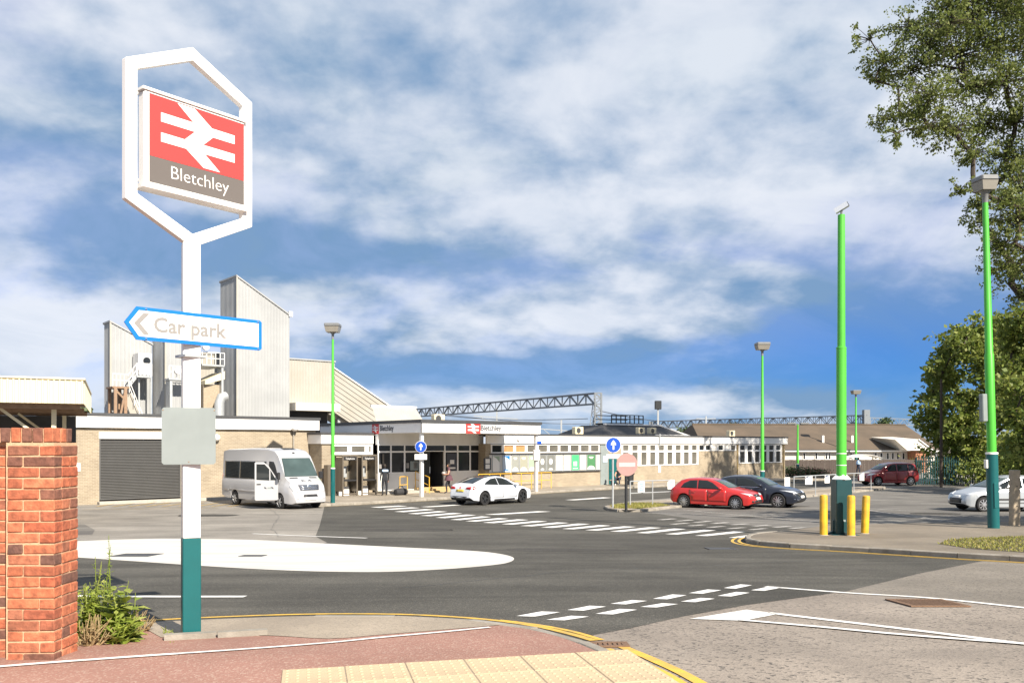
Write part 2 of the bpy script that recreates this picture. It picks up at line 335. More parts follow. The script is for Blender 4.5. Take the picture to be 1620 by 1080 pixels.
# ------------------------------------------------------------------ mesh helpers
class MB:
    """collects shapes; build() links them as one mesh object"""
    def __init__(s): s.v = []; s.f = []; s.mi = []; s.cur = 0
    def add(s, vs, fs):
        o = len(s.v); s.v += [tuple(v) for v in vs]; s.f += [tuple(i+o for i in f) for f in fs]; s.mi += [s.cur]*len(fs); return s
    def box(s, x0, x1, y0, y1, z0, z1):
        vs = [(x, y, z) for z in (z0, z1) for y in (y0, y1) for x in (x0, x1)]
        return s.add(vs, [(0, 2, 3, 1), (4, 5, 7, 6), (0, 1, 5, 4), (2, 6, 7, 3), (0, 4, 6, 2), (1, 3, 7, 5)])
    def bbox(s, x0, x1, y0, y1, z0, z1, b=.01):
        """box with a chamfer on every edge"""
        bm = bmesh.new(); bmesh.ops.create_cube(bm, size=1)
        for v in bm.verts: v.co = Vector(((x0+x1)/2+v.co.x*(x1-x0), (y0+y1)/2+v.co.y*(y1-y0), (z0+z1)/2+v.co.z*(z1-z0)))
        bmesh.ops.bevel(bm, geom=list(bm.edges), offset=b, segments=1, affect='EDGES')
        return s.bm(bm)
    def bm(s, bm, mat=None):
        bm.verts.index_update(); vs = [tuple((mat @ v.co) if mat else v.co) for v in bm.verts]; fs = [tuple(v.index for v in f.verts) for f in bm.faces]; bm.free(); return s.add(vs, fs)
    def bar(s, p, q, w, h=None, up=(0, 0, 1)):
        p = Vector(p); q = Vector(q); h = h or w; d = (q-p).normalized(); u = Vector(up)
        if abs(d.dot(u)) > .98: u = Vector((1, 0, 0))
        a = d.cross(u).normalized()*w/2; b = a.cross(d).normalized()*h/2
        vs = [c+i*a+j*b for c in (p, q) for i, j in ((-1, -1), (1, -1), (1, 1), (-1, 1))]
        return s.add(vs, [(3, 2, 1, 0), (4, 5, 6, 7), (0, 1, 5, 4), (1, 2, 6, 5), (2, 3, 7, 6), (3, 0, 4, 7)])
    def tube(s, pts, r, n=8, cap=True):
        pts = [Vector(p) for p in pts]; k = len(pts); rs = r if isinstance(r, (list, tuple)) else [r]*k
        vs = []; fs = []; ref = None
        for i, p in enumerate(pts):
            d = (pts[min(i+1, k-1)]-pts[max(i-1, 0)])
            d = d.normalized() if d.length > 1e-9 else Vector((0, 0, 1))
            if ref is None: ref = Vector((1, 0, 0)) if abs(d.x) < .9 else Vector((0, 1, 0))
            a = (ref-d*ref.dot(d)).normalized(); b = d.cross(a); ref = a
            vs += [p+(a*math.cos(2*math.pi*j/n)+b*math.sin(2*math.pi*j/n))*rs[i] for j in range(n)]
        for i in range(k-1):
            for j in range(n): fs.append((i*n+j, i*n+(j+1) % n, (i+1)*n+(j+1) % n, (i+1)*n+j))
        if cap: fs += [tuple(reversed(range(n))), tuple(range((k-1)*n, k*n))]
        return s.add(vs, fs)
    def lathe(s, prof, n=20, axis='Z', at=(0, 0, 0), cap=True):
        vs = []; fs = []; k = len(prof); at = Vector(at)
        for r, h in prof:
            for j in range(n):
                a = 2*math.pi*j/n; c, d = r*math.cos(a), r*math.sin(a)
                vs.append(at+(Vector((c, d, h)) if axis == 'Z' else Vector((c, h, d)) if axis == 'Y' else Vector((h, c, d))))
        for i in range(k-1):
            for j in range(n): fs.append((i*n+j, i*n+(j+1) % n, (i+1)*n+(j+1) % n, (i+1)*n+j))
        if cap and prof[0][0] > 1e-5: fs.append(tuple(reversed(range(n))))
        if cap and prof[-1][0] > 1e-5: fs.append(tuple(range((k-1)*n, k*n)))
        return s.add(vs, fs)
    def prism(s, pts, d0, d1, plane='XZ'):
        """extrude a 2D outline between depths d0 and d1"""
        n = len(pts)
        def mk(a, b, d): return (a, d, b) if plane == 'XZ' else (d, a, b) if plane == 'YZ' else (a, b, d)
        vs = [mk(a, b, d0) for a, b in pts]+[mk(a, b, d1) for a, b in pts]
        return s.add(vs, [tuple(range(n)), tuple(reversed(range(n, 2*n)))]+[(i, i+n, (i+1) % n+n, (i+1) % n) for i in range(n)])
    def split(s):
        """the separate shapes collected so far, one MB each"""
        out = []; par = list(range(len(s.v)))
        def find(i):
            while par[i] != i: i = par[i]
            return i
        for f in s.f:
            for i in f[1:]: par[find(i)] = find(f[0])
        for r in sorted({find(f[0]) for f in s.f}):
            ids = [i for i in range(len(s.v)) if find(i) == r]; mp = {i: k for k, i in enumerate(ids)}
            out.append(MB().add([s.v[i] for i in ids], [tuple(mp[i] for i in f) for f in s.f if find(f[0]) == r]))
        return out
    def build(s, name, mat, parent=None, smooth=False, loc=None, rot=None, fix=True):
        me = bpy.data.meshes.new(name); me.from_pydata(s.v, [], s.f)
        for m in (mat if isinstance(mat, (list, tuple)) else [mat]): me.materials.append(M[m] if isinstance(m, str) else m)
        if any(s.mi): me.polygons.foreach_set('material_index', s.mi)
        if fix:
            b = bmesh.new(); b.from_mesh(me); bmesh.ops.recalc_face_normals(b, faces=list(b.faces)); b.to_mesh(me); b.free()
        if smooth:
            me.polygons.foreach_set('use_smooth', [True]*len(me.polygons)); me.set_sharp_from_angle(angle=R(38))
        me.update()
        return link(name, me, parent, loc, rot)
def link(name, me, parent=None, loc=None, rot=None):
    o = bpy.data.objects.new(name, me); C.objects.link(o)
    if parent is not None: o.parent = parent
    if loc is not None: o.location = loc
    if rot is not None: o.rotation_euler = rot
    return o
def thing(name, label, cat, loc=(0, 0, 0), rotz=0, group=None):
    o = bpy.data.objects.new(name, None); C.objects.link(o); o.location = loc; o.rotation_euler = (0, 0, rotz)
    o.empty_display_size = .2; return tag(o, label, cat, group)
def tag(o, label, cat, group=None):
    o['label'] = label; o['category'] = cat
    if group: o['group'] = group
    return o
def struct(o): o['kind'] = 'structure'; return o
def stuff(o): o['kind'] = 'stuff'; return o
def dup(root, loc, rotz, label):
    r = root.copy(); C.objects.link(r); r.location = loc; r.rotation_euler = (0, 0, rotz); r['label'] = label
    for ch in list(root.children):
        c = ch.copy(); C.objects.link(c); c.parent = r
        for g in list(ch.children):
            e = g.copy(); C.objects.link(e); e.parent = c
    return r
def text(name, s, size, mat, parent, loc, rot=(R(90), 0, 0), align='LEFT', sx=1.0, depth=.002, bold=0.0):
    cu = bpy.data.curves.new(name, 'FONT'); cu.body = s; cu.size = size; cu.extrude = depth; cu.align_x = align; cu.resolution_u = 3; cu.offset = bold
    t = bpy.data.objects.new('tmp', cu); C.objects.link(t)
    me = bpy.data.meshes.new_from_object(t); bpy.data.objects.remove(t); bpy.data.curves.remove(cu)
    me.name = name; me.materials.clear(); me.materials.append(M[mat])
    o = link(name, me, parent, loc, rot); o.scale = (sx, 1, 1); return o

def smooth_px(pts, k=6):
    """Catmull-Rom through pixel points"""
    out = []; n = len(pts)
    for i in range(n-1):
        p0, p1, p2, p3 = pts[max(i-1, 0)], pts[i], pts[i+1], pts[min(i+2, n-1)]
        for j in range(k):
            t = j/k
            out.append(tuple(.5*((2*p1[a])+(-p0[a]+p2[a])*t+(2*p0[a]-5*p1[a]+4*p2[a]-p3[a])*t*t+(-p0[a]+3*p1[a]-3*p2[a]+p3[a])*t**3) for a in (0, 1)))
    out.append(pts[-1]); return out
def drape(name, xy, off, mat, parent=None):
    """a flat sheet laid on the terrain, off metres above it"""
    bm = bmesh.new(); vs = [bm.verts.new((p[0], p[1], 0)) for p in xy]; bm.faces.new(vs)
    bmesh.ops.triangulate(bm, faces=list(bm.faces))
    ys = [p[1] for p in xy]
    for b in _bx[1:-1]:
        if min(ys) < b < max(ys):
            bmesh.ops.bisect_plane(bm, geom=list(bm.verts)+list(bm.edges)+list(bm.faces), plane_co=(0, b, 0), plane_no=(0, 1, 0), dist=1e-5)
    bmesh.ops.recalc_face_normals(bm, faces=list(bm.faces))
    for f in bm.faces:
        if f.normal.z < 0: f.normal_flip()
    for v in bm.verts: v.co.z = H(v.co.y)+off
    me = bpy.data.meshes.new(name); bm.to_mesh(me); bm.free(); me.materials.append(M[mat]); return link(name, me, parent)
def drape_px(name, px, off, mat, parent=None, at=0.0): return drape(name, [G(x, y, at).xy for x, y in px], off, mat, parent)
def resample(pts, step):
    out = [pts[0].copy()]; acc = 0
    for a, b in zip(pts, pts[1:]):
        l = (b-a).length; t = step-acc
        while t <= l: out.append(a.lerp(b, t/l)); t += step
        acc = (acc+l) % step
    return out
def band(name, xy, width, off, mat, parent=None, side=0.0):
    """painted line of a given width along ground points"""
    pts = [Vector((p[0], p[1])) for p in xy]; a = []; b = []
    for i, p in enumerate(pts):
        d = (pts[min(i+1, len(pts)-1)]-pts[max(i-1, 0)]).normalized(); n = Vector((-d.y, d.x))
        a.append(p+n*(side+width/2)); b.append(p+n*(side-width/2))
    return drape(name, a+b[::-1], off, mat, parent)
def kerb(name, xy, width, top, parent=None, step=.9, side=0.0, mat='kerb_stone', name2='kerb_stone'):
    """a row of single kerb stones along ground points, with open joints"""
    root = struct(bpy.data.objects.new(name, None)); C.objects.link(root)
    pts = resample([Vector((p[0], p[1])) for p in xy], step)
    for a, b in zip(pts, pts[1:]):
        d = (b-a).normalized(); n = Vector((-d.y, d.x)); a2 = a+d*.006; b2 = b-d*.006; j = rnd.uniform(-.006, .006)
        q = [a2+n*(side+width/2), a2+n*(side-width/2), b2+n*(side-width/2), b2+n*(side+width/2)]
        c = .02
        q2 = [a2+n*(side+width/2-c), a2+n*(side-width/2+c), b2+n*(side-width/2+c), b2+n*(side+width/2-c)]
        vs = [(p.x, p.y, H(p.y)-.12) for p in q]+[(p.x, p.y, H(p.y)+top-c+j) for p in q]+[(p.x, p.y, H(p.y)+top+j) for p in q2]
        fs = [(8, 9, 10, 11)]+[(i, (i+1) % 4, (i+1) % 4+4, i+4) for i in range(4)]+[(i+4, (i+1) % 4+4, (i+1) % 4+8, i+8) for i in range(4)]
        MB().add(vs, fs).build(name2, mat, root)
    return root
def corr(mb, p0, p1, z0a, z1a, z0b, z1b, pitch, dep, n):
    """ribbed sheet between two foot points; top and bottom edges may slope. n = outward direction"""
    p0 = Vector(p0); p1 = Vector(p1); n = Vector(n).normalized(); Lh = (p1-p0).length; k = max(2, int(Lh/pitch)); pr = []
    for i in range(k):
        for t, o in ((0, 0), (.55, 0), (.65, dep), (.9, dep)): pr.append(((i+t)/k, o))
    pr.append((1, 0)); vs = []; fs = []
    for t, o in pr:
        p = p0.lerp(p1, t)+n*o
        vs += [(p.x, p.y, z0a+(z0b-z0a)*t), (p.x, p.y, z1a+(z1b-z1a)*t)]
    for i in range(len(pr)-1): fs.append((2*i, 2*i+2, 2*i+3, 2*i+1))
    return mb.add(vs, fs)

# ------------------------------------------------------------------ ground and roads
xs = sorted(set([-1500, -300, -80, -30, -10, 0, 10, 30, 80, 300, 1500])); ys = sorted(set([-60]+_bx[1:-1]+[60, 80, 120, 200, 400, 900, 2600]))
vs = [(x, y, H(y)-.04) for y in ys for x in xs]; nx = len(xs)
g = MB().add(vs, [(j*nx+i, j*nx+i+1, (j+1)*nx+i+1, (j+1)*nx+i) for j in range(len(ys)-1) for i in range(nx-1)]).build('ground', 'bed_earth'); struct(g)
struct(drape('forecourt', [(-40, 9), (45, 9), (60, 30), (60, 95), (-30, 95), (-48, 40)], 0.0, 'forecourt'))
road = struct(drape_px('road', smooth_px([(-60, 960), (60, 995), (150, 991), (240, 985), (370, 979), (500, 975), (620, 975), (700, 978), (780, 984), (850, 994), (905, 1008), (930, 1014)], 4)
    +[(940, 1004), (1000, 993), (1080, 975), (1180, 957), (1340, 935), (1450, 908), (1560, 886), (1640, 870), (1560, 862), (1350, 850), (1260, 844), (1180, 842), (1290, 836), (1150, 829), (1080, 818), (1012, 808), (960, 804), (960, 799), (1000, 792), (1080, 786), (1200, 778), (1330, 768), (1330, 758), (1240, 760), (1100, 764), (960, 772), (850, 779), (760, 784), (690, 788), (600, 794), (514, 798), (512, 806), (506, 830), (499, 848), (518, 858), (450, 870), (300, 872), (100, 872), (0, 880), (-60, 900)], .004, 'new_asphalt'))
old = struct(drape_px('old_road', [(890, 1030), (880, 1000), (1000, 980), (1200, 940), (1340, 915), (1500, 880), (1700, 880), (2100, 900), (2600, 1100), (2600, 1400), (1350, 1400), (1150, 1160), (1090, 1090), (1010, 1050), (950, 1032)], .002, 'old_road'))
struct(drape_px('old_road_patch', [(1332, 936), (1450, 906), (1560, 884), (1700, 895), (2000, 905), (2000, 1000), (1620, 962), (1480, 947)], .0035, 'old_road_grey'))
struct(drape_px('car_park', [(1010, 807), (1075, 800), (1200, 790), (1330, 779), (1420, 772), (1460, 766), (1700, 766), (2000, 790), (2000, 845), (1620, 838), (1390, 840), (1290, 839), (1150, 832)], .0025, 'car_park'))
# mini roundabout and white lines: parts of the road
rp = [(60, 878), (30, 868), (60, 859), (122, 856), (200, 853), (280, 852), (400, 854), (520, 860), (640, 866), (740, 871), (790, 876), (813, 883), (800, 891), (750, 897), (680, 902), (600, 905), (500, 904), (400, 900), (300, 894), (200, 887), (122, 882), (60, 878)]
drape_px('roundabout_paint', smooth_px(rp, 5)[:-1], .009, 'paint_disc', road)
def quad(L, Rr, thick, skew, name='lane_dash', mat='paint_line', off=.009, par=road):
    """painted bar whose left tip L and right tip Rr show at these pixels"""
    w = Rr[0]-L[0]
    return drape_px(name, [L, (L[0]+w*skew, L[1]+thick*.2), Rr, (L[0]+w*(1-skew), Rr[1]-thick*.25)], off, mat, par)
for a, b in [((817, 975), (886, 969)), ((897, 965.5), (959, 960)), ((966, 955.5), (1024, 951)), ((1033, 947.5), (1086, 942)), ((1090, 938.5), (1141, 934)), ((1145, 930.5), (1190, 926)),
             ((864, 981), (932, 976)), ((942, 971.5), (1008, 965)), ((1013, 960.5), (1073, 956)), ((1077, 952), (1131, 947.5)), ((1135, 943), (1186, 938))]:
    quad(a, b, 5.2, .42)
quad((1188, 934), (1238, 929.5), 5, .42)
z7 = lambda x, y: (560+x/2.531, 740+y/2.531)
Ls = [(65, 157), (115, 165), (160, 175), (215, 183), (265, 191), (325, 199), (385, 207), (445, 213), (515, 219), (590, 225), (665, 232), (748, 238), (832, 244), (925, 249), (1025, 254), (1130, 260), (1245, 265), (1365, 271), (1500, 279)]
Rs = [(215, 153), (265, 160), (325, 167), (375, 175), (435, 182), (490, 189), (550, 196), (620, 203), (700, 208), (775, 214), (860, 220), (945, 225), (1030, 231), (1130, 236), (1230, 240), (1330, 245), (1450, 250), (1570, 256), (1680, 263)]
for a, b in zip(Ls, Rs): quad(z7(*a), z7(*b), 3.4, .24, 'crossing_bar')
for a, b, t in [((767, 813.5), (872, 809), 2.2), ((665, 801.5), (734, 798.5), 2), ((894, 790.5), (969, 787), 2)]: quad(a, b, t, .2, 'lane_line')
def pline(px, w, mat='paint_line', name='lane_line', off=.009, par=road, k=5): return band(name, [G(x, y).xy for x, y in smooth_px(px, k)], w, off, mat, par)
pline([(120, 943), (250, 944), (388, 944)], .16)
pline([(400, 844), (480, 847.5), (580, 851)], .14)
pline([(1212, 928), (1340, 938), (1480, 947), (1640, 964)], .11)
drape_px('lane_wedge', [(1091, 979.5), (1181, 965), (1232, 971.5), (1176, 982.5)], .009, 'paint_line', old)
pline([(1215, 969.8), (1360, 987), (1500, 1004), (1640, 1022)], .10, par=old)
pline([(1170, 981.5), (1300, 993), (1440, 1006), (1640, 1021)], .085, par=old, off=.013)
# right-hand give way ticks and bays in the car park (worn)
for x, y in [(1050, 822), (1078, 824), (1106, 826), (1134, 828), (1166, 830), (1200, 832), (1232, 834), (1256, 836)]: quad((x-12, y), (x+22, y-1.5), 2, .3, 'lane_dash', 'paint_line_worn')
for x, y in [(1070, 826), (1098, 828.5), (1128, 831), (1160, 833), (1194, 834.5)]: quad((x-12, y+3), (x+22, y+1.5), 2, .3, 'lane_dash', 'paint_line_worn')
for a, b in [((1020, 811), (1110, 814)), ((1080, 806), (1300, 826)), ((1370, 806), (1490, 824)), ((1300, 800), (1440, 808)), ((1440, 815), (1560, 832)), ((1310, 776), (1362, 775))]:
    band('bay_line', [G(*a).xy, G(*b).xy], .1, .009, 'paint_line_worn', road)
for k in range(9):
    x = 150+k*26; quad((x, 801), (x+44, 795), 1.6, .12, 'hatch_line', 'yellow_line_worn')
pline([(130, 793.5), (250, 792.5), (352, 792)], .12, 'yellow_line_worn', 'hatch_line'); pline([(130, 806), (250, 804.5), (345, 803)], .12, 'yellow_line_worn', 'hatch_line')
# covers and gratings set in the road
def cover(name, label, px, py, w, d, rot, mat, bars=0):
    p = G(px, py); t = thing(name, label, 'drain cover' if bars else 'manhole cover', p+Vector((0, 0, .006)), R(rot))
    slope = (H(p.y+.5)-H(p.y-.5))
    t.rotation_euler = (math.atan(slope), 0, R(rot)) if abs(rot) < 1 else (math.atan(slope), 0, 0)
    fr = MB(); e = .05
    fr.box(-w/2, w/2, -d/2, -d/2+e, 0, .012).box(-w/2, w/2, d/2-e, d/2, 0, .012).box(-w/2, -w/2+e, -d/2+e, d/2-e, 0, .012).box(w/2-e, w/2, -d/2+e, d/2-e, 0, .012)
    fr.build('frame', mat, t)
    MB().box(-w/2+e+.004, w/2-e-.004, -d/2+e+.004, d/2-e-.004, 0, .008 if not bars else .003).build('lid', mat if not bars else 'black_metal', t)
    for i in range(bars):
        x = -w/2+e+(i+.5)*(w-2*e)/bars; MB().box(x-.012, x+.012, -d/2+e+.002, d/2-e-.002, .0032, .011).build('bar', mat, t)
cover('manhole_cover', 'dark square manhole cover at the left of the white roundabout disc', 216, 878.5, .75, .75, 0, 'dark_trim')
cover('manhole_cover', 'small dark cover near the middle of the white roundabout disc', 400, 879.5, .45, .36, 0, 'dark_trim')
cover('drain_grating', 'rusty iron grating in the old road beside the white line', 1466, 954.5, .62, .62, 0, 'rust_iron', 12)
cover('manhole_cover', 'round worn patch cover in dark road in front of the corner kerb', 1140, 868, .6, .5, 0, 'dark_trim')

# repairs, seams and stains in the surfaces
drape_px('dark_patch', [(118, 829), (134, 829), (150, 838), (146, 845), (118, 846)], .0032, 'car_park', None)['kind'] = 'structure'
for a, w_ in [([(520, 858), (700, 846), (900, 842), (1080, 850)], .014), ([(640, 930), (900, 905), (1150, 893), (1400, 880)], .016), ([(130, 815), (260, 818), (420, 822), (505, 824)], .014), ([(420, 800), (440, 815), (430, 835), (445, 850)], .012), ([(1100, 815), (1250, 808), (1420, 800)], .014)]:
    pts = [(x+rnd.uniform(-3, 3), y+rnd.uniform(-.6, .6)) for x, y in smooth_px(a, 8)]; band('seam', [G(x, y).xy for x, y in pts], w_, .0062, 'dark_trim', road)
for px, py, w_, d_ in [(640, 838, 1.6, .8), (1250, 800, .9, .5), (1190, 818, .8, .5), (330, 815, 1.2, .8), (880, 870, 1.5, .6), (1480, 812, 1.2, .8)]:
    c_ = G(px, py).xy; band_ = [c_+Vector((w_*math.cos(R(k*24))*rnd.uniform(.7, 1.1), d_*math.sin(R(k*24))*rnd.uniform(.7, 1.1))) for k in range(15)]; drape('stain', band_, .0064, 'oil_stain', road)
# foreground footway
KL = [(-400, 1010), (-100, 1006), (60, 1000), (150, 993), (240, 988), (370, 982), (500, 978), (620, 978), (700, 981), (780, 987), (850, 997), (905, 1010), (950, 1026), (1000, 1047), (1050, 1070), (1100, 1100), (1150, 1140), (1230, 1220)]
KW = [G(x, y) for x, y in smooth_px(KL, 4)]
def inner(pts, d):
    out = []
    for i, p in enumerate(pts):
        t = (pts[min(i+1, len(pts)-1)]-pts[max(i-1, 0)]).xy.normalized(); out.append(Vector((p.x+t.y*d, p.y-t.x*d)))
    return out
KI = inner(KW, .13)
path = struct(drape('footway', [p.xy for p in KI]+[Vector((2.2, 1.0)), Vector((2.2, -4)), Vector((-14, -4)), Vector((-14, 5.0))], .03, 'red_path'))
kerb('kerb', inner(KW, .065), .12, .034, step=.75)
pline([(60, 994.5), (150, 986.5), (240, 981.5), (370, 975.5), (500, 971.8), (620, 972), (700, 975.2), (780, 981.5), (850, 991.5), (905, 1004), (940, 1014)], .075, 'yellow_line', 'yellow_line', .009, road, 6)
pline([(790, 981.5), (850, 989), (905, 999.5), (952, 1013)], .055, 'yellow_line', 'yellow_line', .0095, road, 6)
pline([(958, 1027), (1005, 1046), (1055, 1069), (1110, 1102)], .085, 'yellow_line', 'yellow_line', .009, old, 6)
pline([(985, 1024), (1030, 1043), (1082, 1067), (1140, 1100)], .085, 'yellow_line', 'yellow_line', .009, old, 6)
cover('drain_grating', 'brown gully grate at the kerb between the yellow lines', 957, 1021, .36, .2, 0, 'rust_iron', 7)
# grey wedge of footway, white edge line, tactile slabs
drape_px('footway_concrete', smooth_px([(255, 1008), (330, 1006), (425, 1005), (520, 1010), (600, 1004), (700, 996), (790, 988.5)], 3)+smooth_px([(786, 985.2), (700, 977.6), (620, 974.2), (500, 974), (370, 978), (240, 984), (215, 986)], 3), .034, 'pave_grey', path, .03)
band('edge_line', [G(x, y, .03).xy for x, y in smooth_px([(-200, 1075), (0, 1055), (200, 1040), (390, 1027), (520, 1017), (600, 1009), (700, 1000), (775, 992.5)], 5)], .05, .038, 'paint_line', path)
tp = [(446, 1060), (980, 1030), (1040, 1062), (1110, 1110), (1200, 1220), (640, 1220)]
tw = [G(x, y, .03).xy for x, y in tp]
def inpoly(p, poly):
    c = False
    for i in range(len(poly)):
        a, b = poly[i], poly[i-1]
        if (a.y > p.y) != (b.y > p.y) and p.x < (b.x-a.x)*(p.y-a.y)/(b.y-a.y)+a.x: c = not c
    return c
drape('tile_bed', tw[:4]+[Vector((1.2, 4.2)), Vector((-1.0, 4.2))], .0335, 'pave_grey', path)
tb = MB(); q = .2; tb.bbox(-.197, .197, -.197, .197, -.03, .008, .004)
for i in range(6):
    for j in range(6):
        cx, cy = -.165+.066*i, -.165+.066*j; tb.lathe([(.0125, .008), (.009, .0125)], 8, at=(cx, cy, 0))
tile0 = None; ta = math.atan2(tw[1].y-tw[0].y, tw[1].x-tw[0].x); ex = Vector((math.cos(ta), math.sin(ta))); ey = Vector((-ex.y, ex.x))
for i in range(-3, 12):
    for j in range(-1, 9):
        p = tw[0]+ex*(.4*i+.2)-ey*(.4*j+.205)
        if not inpoly(p+ex*.12, tw) or not inpoly(p-ex*.12, tw): continue
        if tile0 is None: tile0 = tb.build('paving_tile', 'tactile', path); o = tile0
        else: o = tile0.copy(); C.objects.link(o)
        o.location = (p.x, p.y, H(p.y)+.030+rnd.uniform(-.001, .001)); o.rotation_euler = (0, 0, ta)
# concrete edging by the totem
ea, eb = G(258, 1012, .03), G(424, 1003, .03)
for k in range(2):
    a = ea.lerp(eb, k*.5+.01); b = ea.lerp(eb, k*.5+.49)
    MB().bar(a+Vector((0, 0, .0)), b+Vector((0, 0, 0)), .07, .09).build('edging_stone', 'kerb_stone', path)

# right-hand footway with kerb, verge and double yellow lines
RK = smooth_px([(2100, 925), (1800, 900), (1620, 888.5), (1500, 881.5), (1350, 872), (1260, 867), (1205, 862.5), (1183, 857), (1190, 850.5), (1215, 847), (1250, 843.5)], 5)
RW = [G(x, y) for x, y in RK]
rfoot = struct(drape('footway', [p.xy for p in inner(RW, .05)]+[G(x, y).xy for x, y in [(1300, 837), (1390, 833), (1620, 829), (1900, 832), (2300, 850)]], .10, 'pave_worn'))
kerb('kerb', RW, .14, .11)
band('yellow_line', [p for p in inner(RW, -.2)], .07, .009, 'yellow_line', road); band('yellow_line', [p for p in inner(RW, -.36)], .07, .009, 'yellow_line', road)
VG = [(1485, 860), (1500, 853), (1560, 850), (1620, 848), (1800, 848), (1900, 850), (1900, 884), (1760, 878), (1620, 873.5), (1540, 868)]
drape_px('verge', VG, .105, 'bed_earth', rfoot, .1)
def blades(name, poly, n, h, mat, off, parent, wid=.012):
    xs_ = [p[0] for p in poly]; ys_ = [p[1] for p in poly]; pw = [Vector(p) for p in poly]; v = []; f = []
    while len(v) < 4*n:
        x = rnd.uniform(min(xs_), max(xs_)); y = rnd.uniform(min(ys_), max(ys_))
        if not inpoly(Vector((x, y)), pw): continue
        z = H(y)+off; a = rnd.uniform(0, 6.28); hh = h*rnd.uniform(.4, 1.2); lx, ly = rnd.gauss(0, .5)*hh, rnd.gauss(0, .5)*hh; w = wid*rnd.uniform(.6, 1.4); dx, dy = math.cos(a)*w, math.sin(a)*w; k = len(v)
        v += [(x-dx, y-dy, z), (x+dx, y+dy, z), (x+dx*.5+lx*.5, y+dy*.5+ly*.5, z+hh*.6), (x+lx, y+ly, z+hh)]; f.append((k, k+1, k+2, k+3))
    return stuff(MB().add(v, f).build(name, mat, parent, fix=False))
blades('grass', [G(x, y, .1).xy for x, y in VG], 9000, .05, 'grass_dry', .1, None, .014)

# station footway and the island with its guard rail
SK = smooth_px([(486, 801.5), (515, 800.5), (600, 796), (690, 790.5), (760, 786), (850, 780.5), (960, 774), (1100, 767), (1240, 761.5), (1330, 758.5)], 4)
SWp = [G(x, y) for x, y in SK]
sfoot = struct(drape('footway', [p.xy for p in inner(SWp, -.1)]+[W(62, 43).xy, W(35, 43.5).xy, W(22, 44.5).xy, W(20.6, 44.5).xy], .12, 'slab_pave'))
kerb('kerb', SWp, .14, .126, step=1.2)
band('yellow_line', [p for p in inner(SWp, .22)], .08, .0085, 'yellow_line_worn', road); band('yellow_line', [p for p in inner(SWp, .40)], .08, .0085, 'yellow_line_worn', road)
kerb('kerb', [G(486, 801.5).xy, W(20.6, 44.6).xy], .14, .126, step=1.2)
IS = smooth_px([(958, 803), (968, 808.5), (1012, 809.5), (1070, 803), (1150, 796.5), (1240, 789.5), (1330, 781), (1390, 775), (1395, 771), (1330, 774), (1240, 781), (1150, 787), (1070, 793), (1000, 797.5), (958, 803)], 3)
island = struct(drape_px('traffic_island', IS[:-1], .10, 'pave_grey', None))
kerb('kerb', [G(x, y) for x, y in IS], .12, .11, step=1.0)
blades('grass', [G(x, y).xy for x, y in [(964, 803), (972, 807.5), (1012, 808), (1062, 803), (1040, 799.5), (1000, 799)]], 2600, .10, 'grass_dry', .1, None, .014)
drape_px('flower_bed', [(1245, 751.5), (1400, 750), (1400, 755), (1245, 757)], .03, 'bed_earth', None)['kind'] = 'structure'
# ------------------------------------------------------------------ buildings of the station
def local(name, label, cat, s0, Y0, group=None): return thing(name, label, cat, W(s0, Y0, 0), TH, group)
def window(par, x0, x1, z0, z1, y, pane='window_dark', fr='white_paint', e=.06, dep=.07, ytransom=None, side=0):
    """frame (part) with its pane (sub-part), in the plane y of the building, looking to -y"""
    f = MB(); f.box(x0, x1, y-dep, y+.0, z0, z0+e).box(x0, x1, y-dep, y, z1-e, z1).box(x0, x0+e, y-dep, y, z0+e, z1-e).box(x1-e, x1, y-dep, y, z0+e, z1-e)
    o = f.build('window', fr, par)
    MB().box(x0+e, x1-e, y-.03, y-.012, z0+e, z1-e).build('pane', pane, o); return o
ARROW = [(0, 1.75), (4.23, 1.75), (2.1, 3.5), (4.4, 3.5), (6.76, 1.75), (10, 1.75), (10, .65), (6.93, .65), (5.57, -.65), (10, -.65), (10, -1.75), (5.77, -1.75), (7.9, -3.5), (5.6, -3.5), (3.24, -1.75), (0, -1.75), (0, -.65), (3.07, -.65), (4.43, .65), (0, .65)]
def double_arrow(par, cx, cz, w, y, mat='white_paint', name='double_arrow', d=.003):
    s = w/10; return MB().prism([(cx+(a-5)*s, cz+b*s) for a, b in ARROW], y, y-d).build(name, mat, par)

# --- depot at the left with its roller shutter
YD = 44.7; sa, sb = sfor(112, YD), sfor(508, YD)-.35; HD = 4.47
dep = local('depot_building', 'long buff brick depot with a grey roller shutter and white fascia', 'building', sa, YD)
L = sb-sa
gx0, gx1 = sfor(157, YD)-sa, sfor(286, YD)-sa; gz0, gz1 = .30, 3.22
w = MB(); w.box(0, gx0, 0, .3, -.1, 3.75).box(gx1, L, 0, .3, -.1, 3.75).box(gx0, gx1, 0, .3, gz1+.35, 3.75).box(0, .3, .3, 9, -.1, 3.75).box(L-.3, L, .3, 9, -.1, 3.75).box(.3, L-.3, 8.7, 9, -.1, 3.75)
w.build('wall', 'buff_brick', dep)
px0 = sfor(415, YD)-sa
MB().box(px0, sfor(492, YD)-sa, -.012, 0, .6, 3.4).build('wall_panel', 'buff_brick', dep)
f = MB()
nP = 6
for i in range(nP): f.box(-.15+i*(L+.3)/nP+.004, -.15+(i+1)*(L+.3)/nP-.004, -.18, .0, 3.76, 4.33)
f.box(-.15, .0, 0, 9.1, 3.76, 4.33).box(L, L+.15, 0, 9.1, 3.76, 4.33); f.build('fascia', 'white_paint', dep)
MB().box(-.2, L+.2, -.23, 9.2, 4.335, 4.47).build('roof', 'dark_trim', dep)
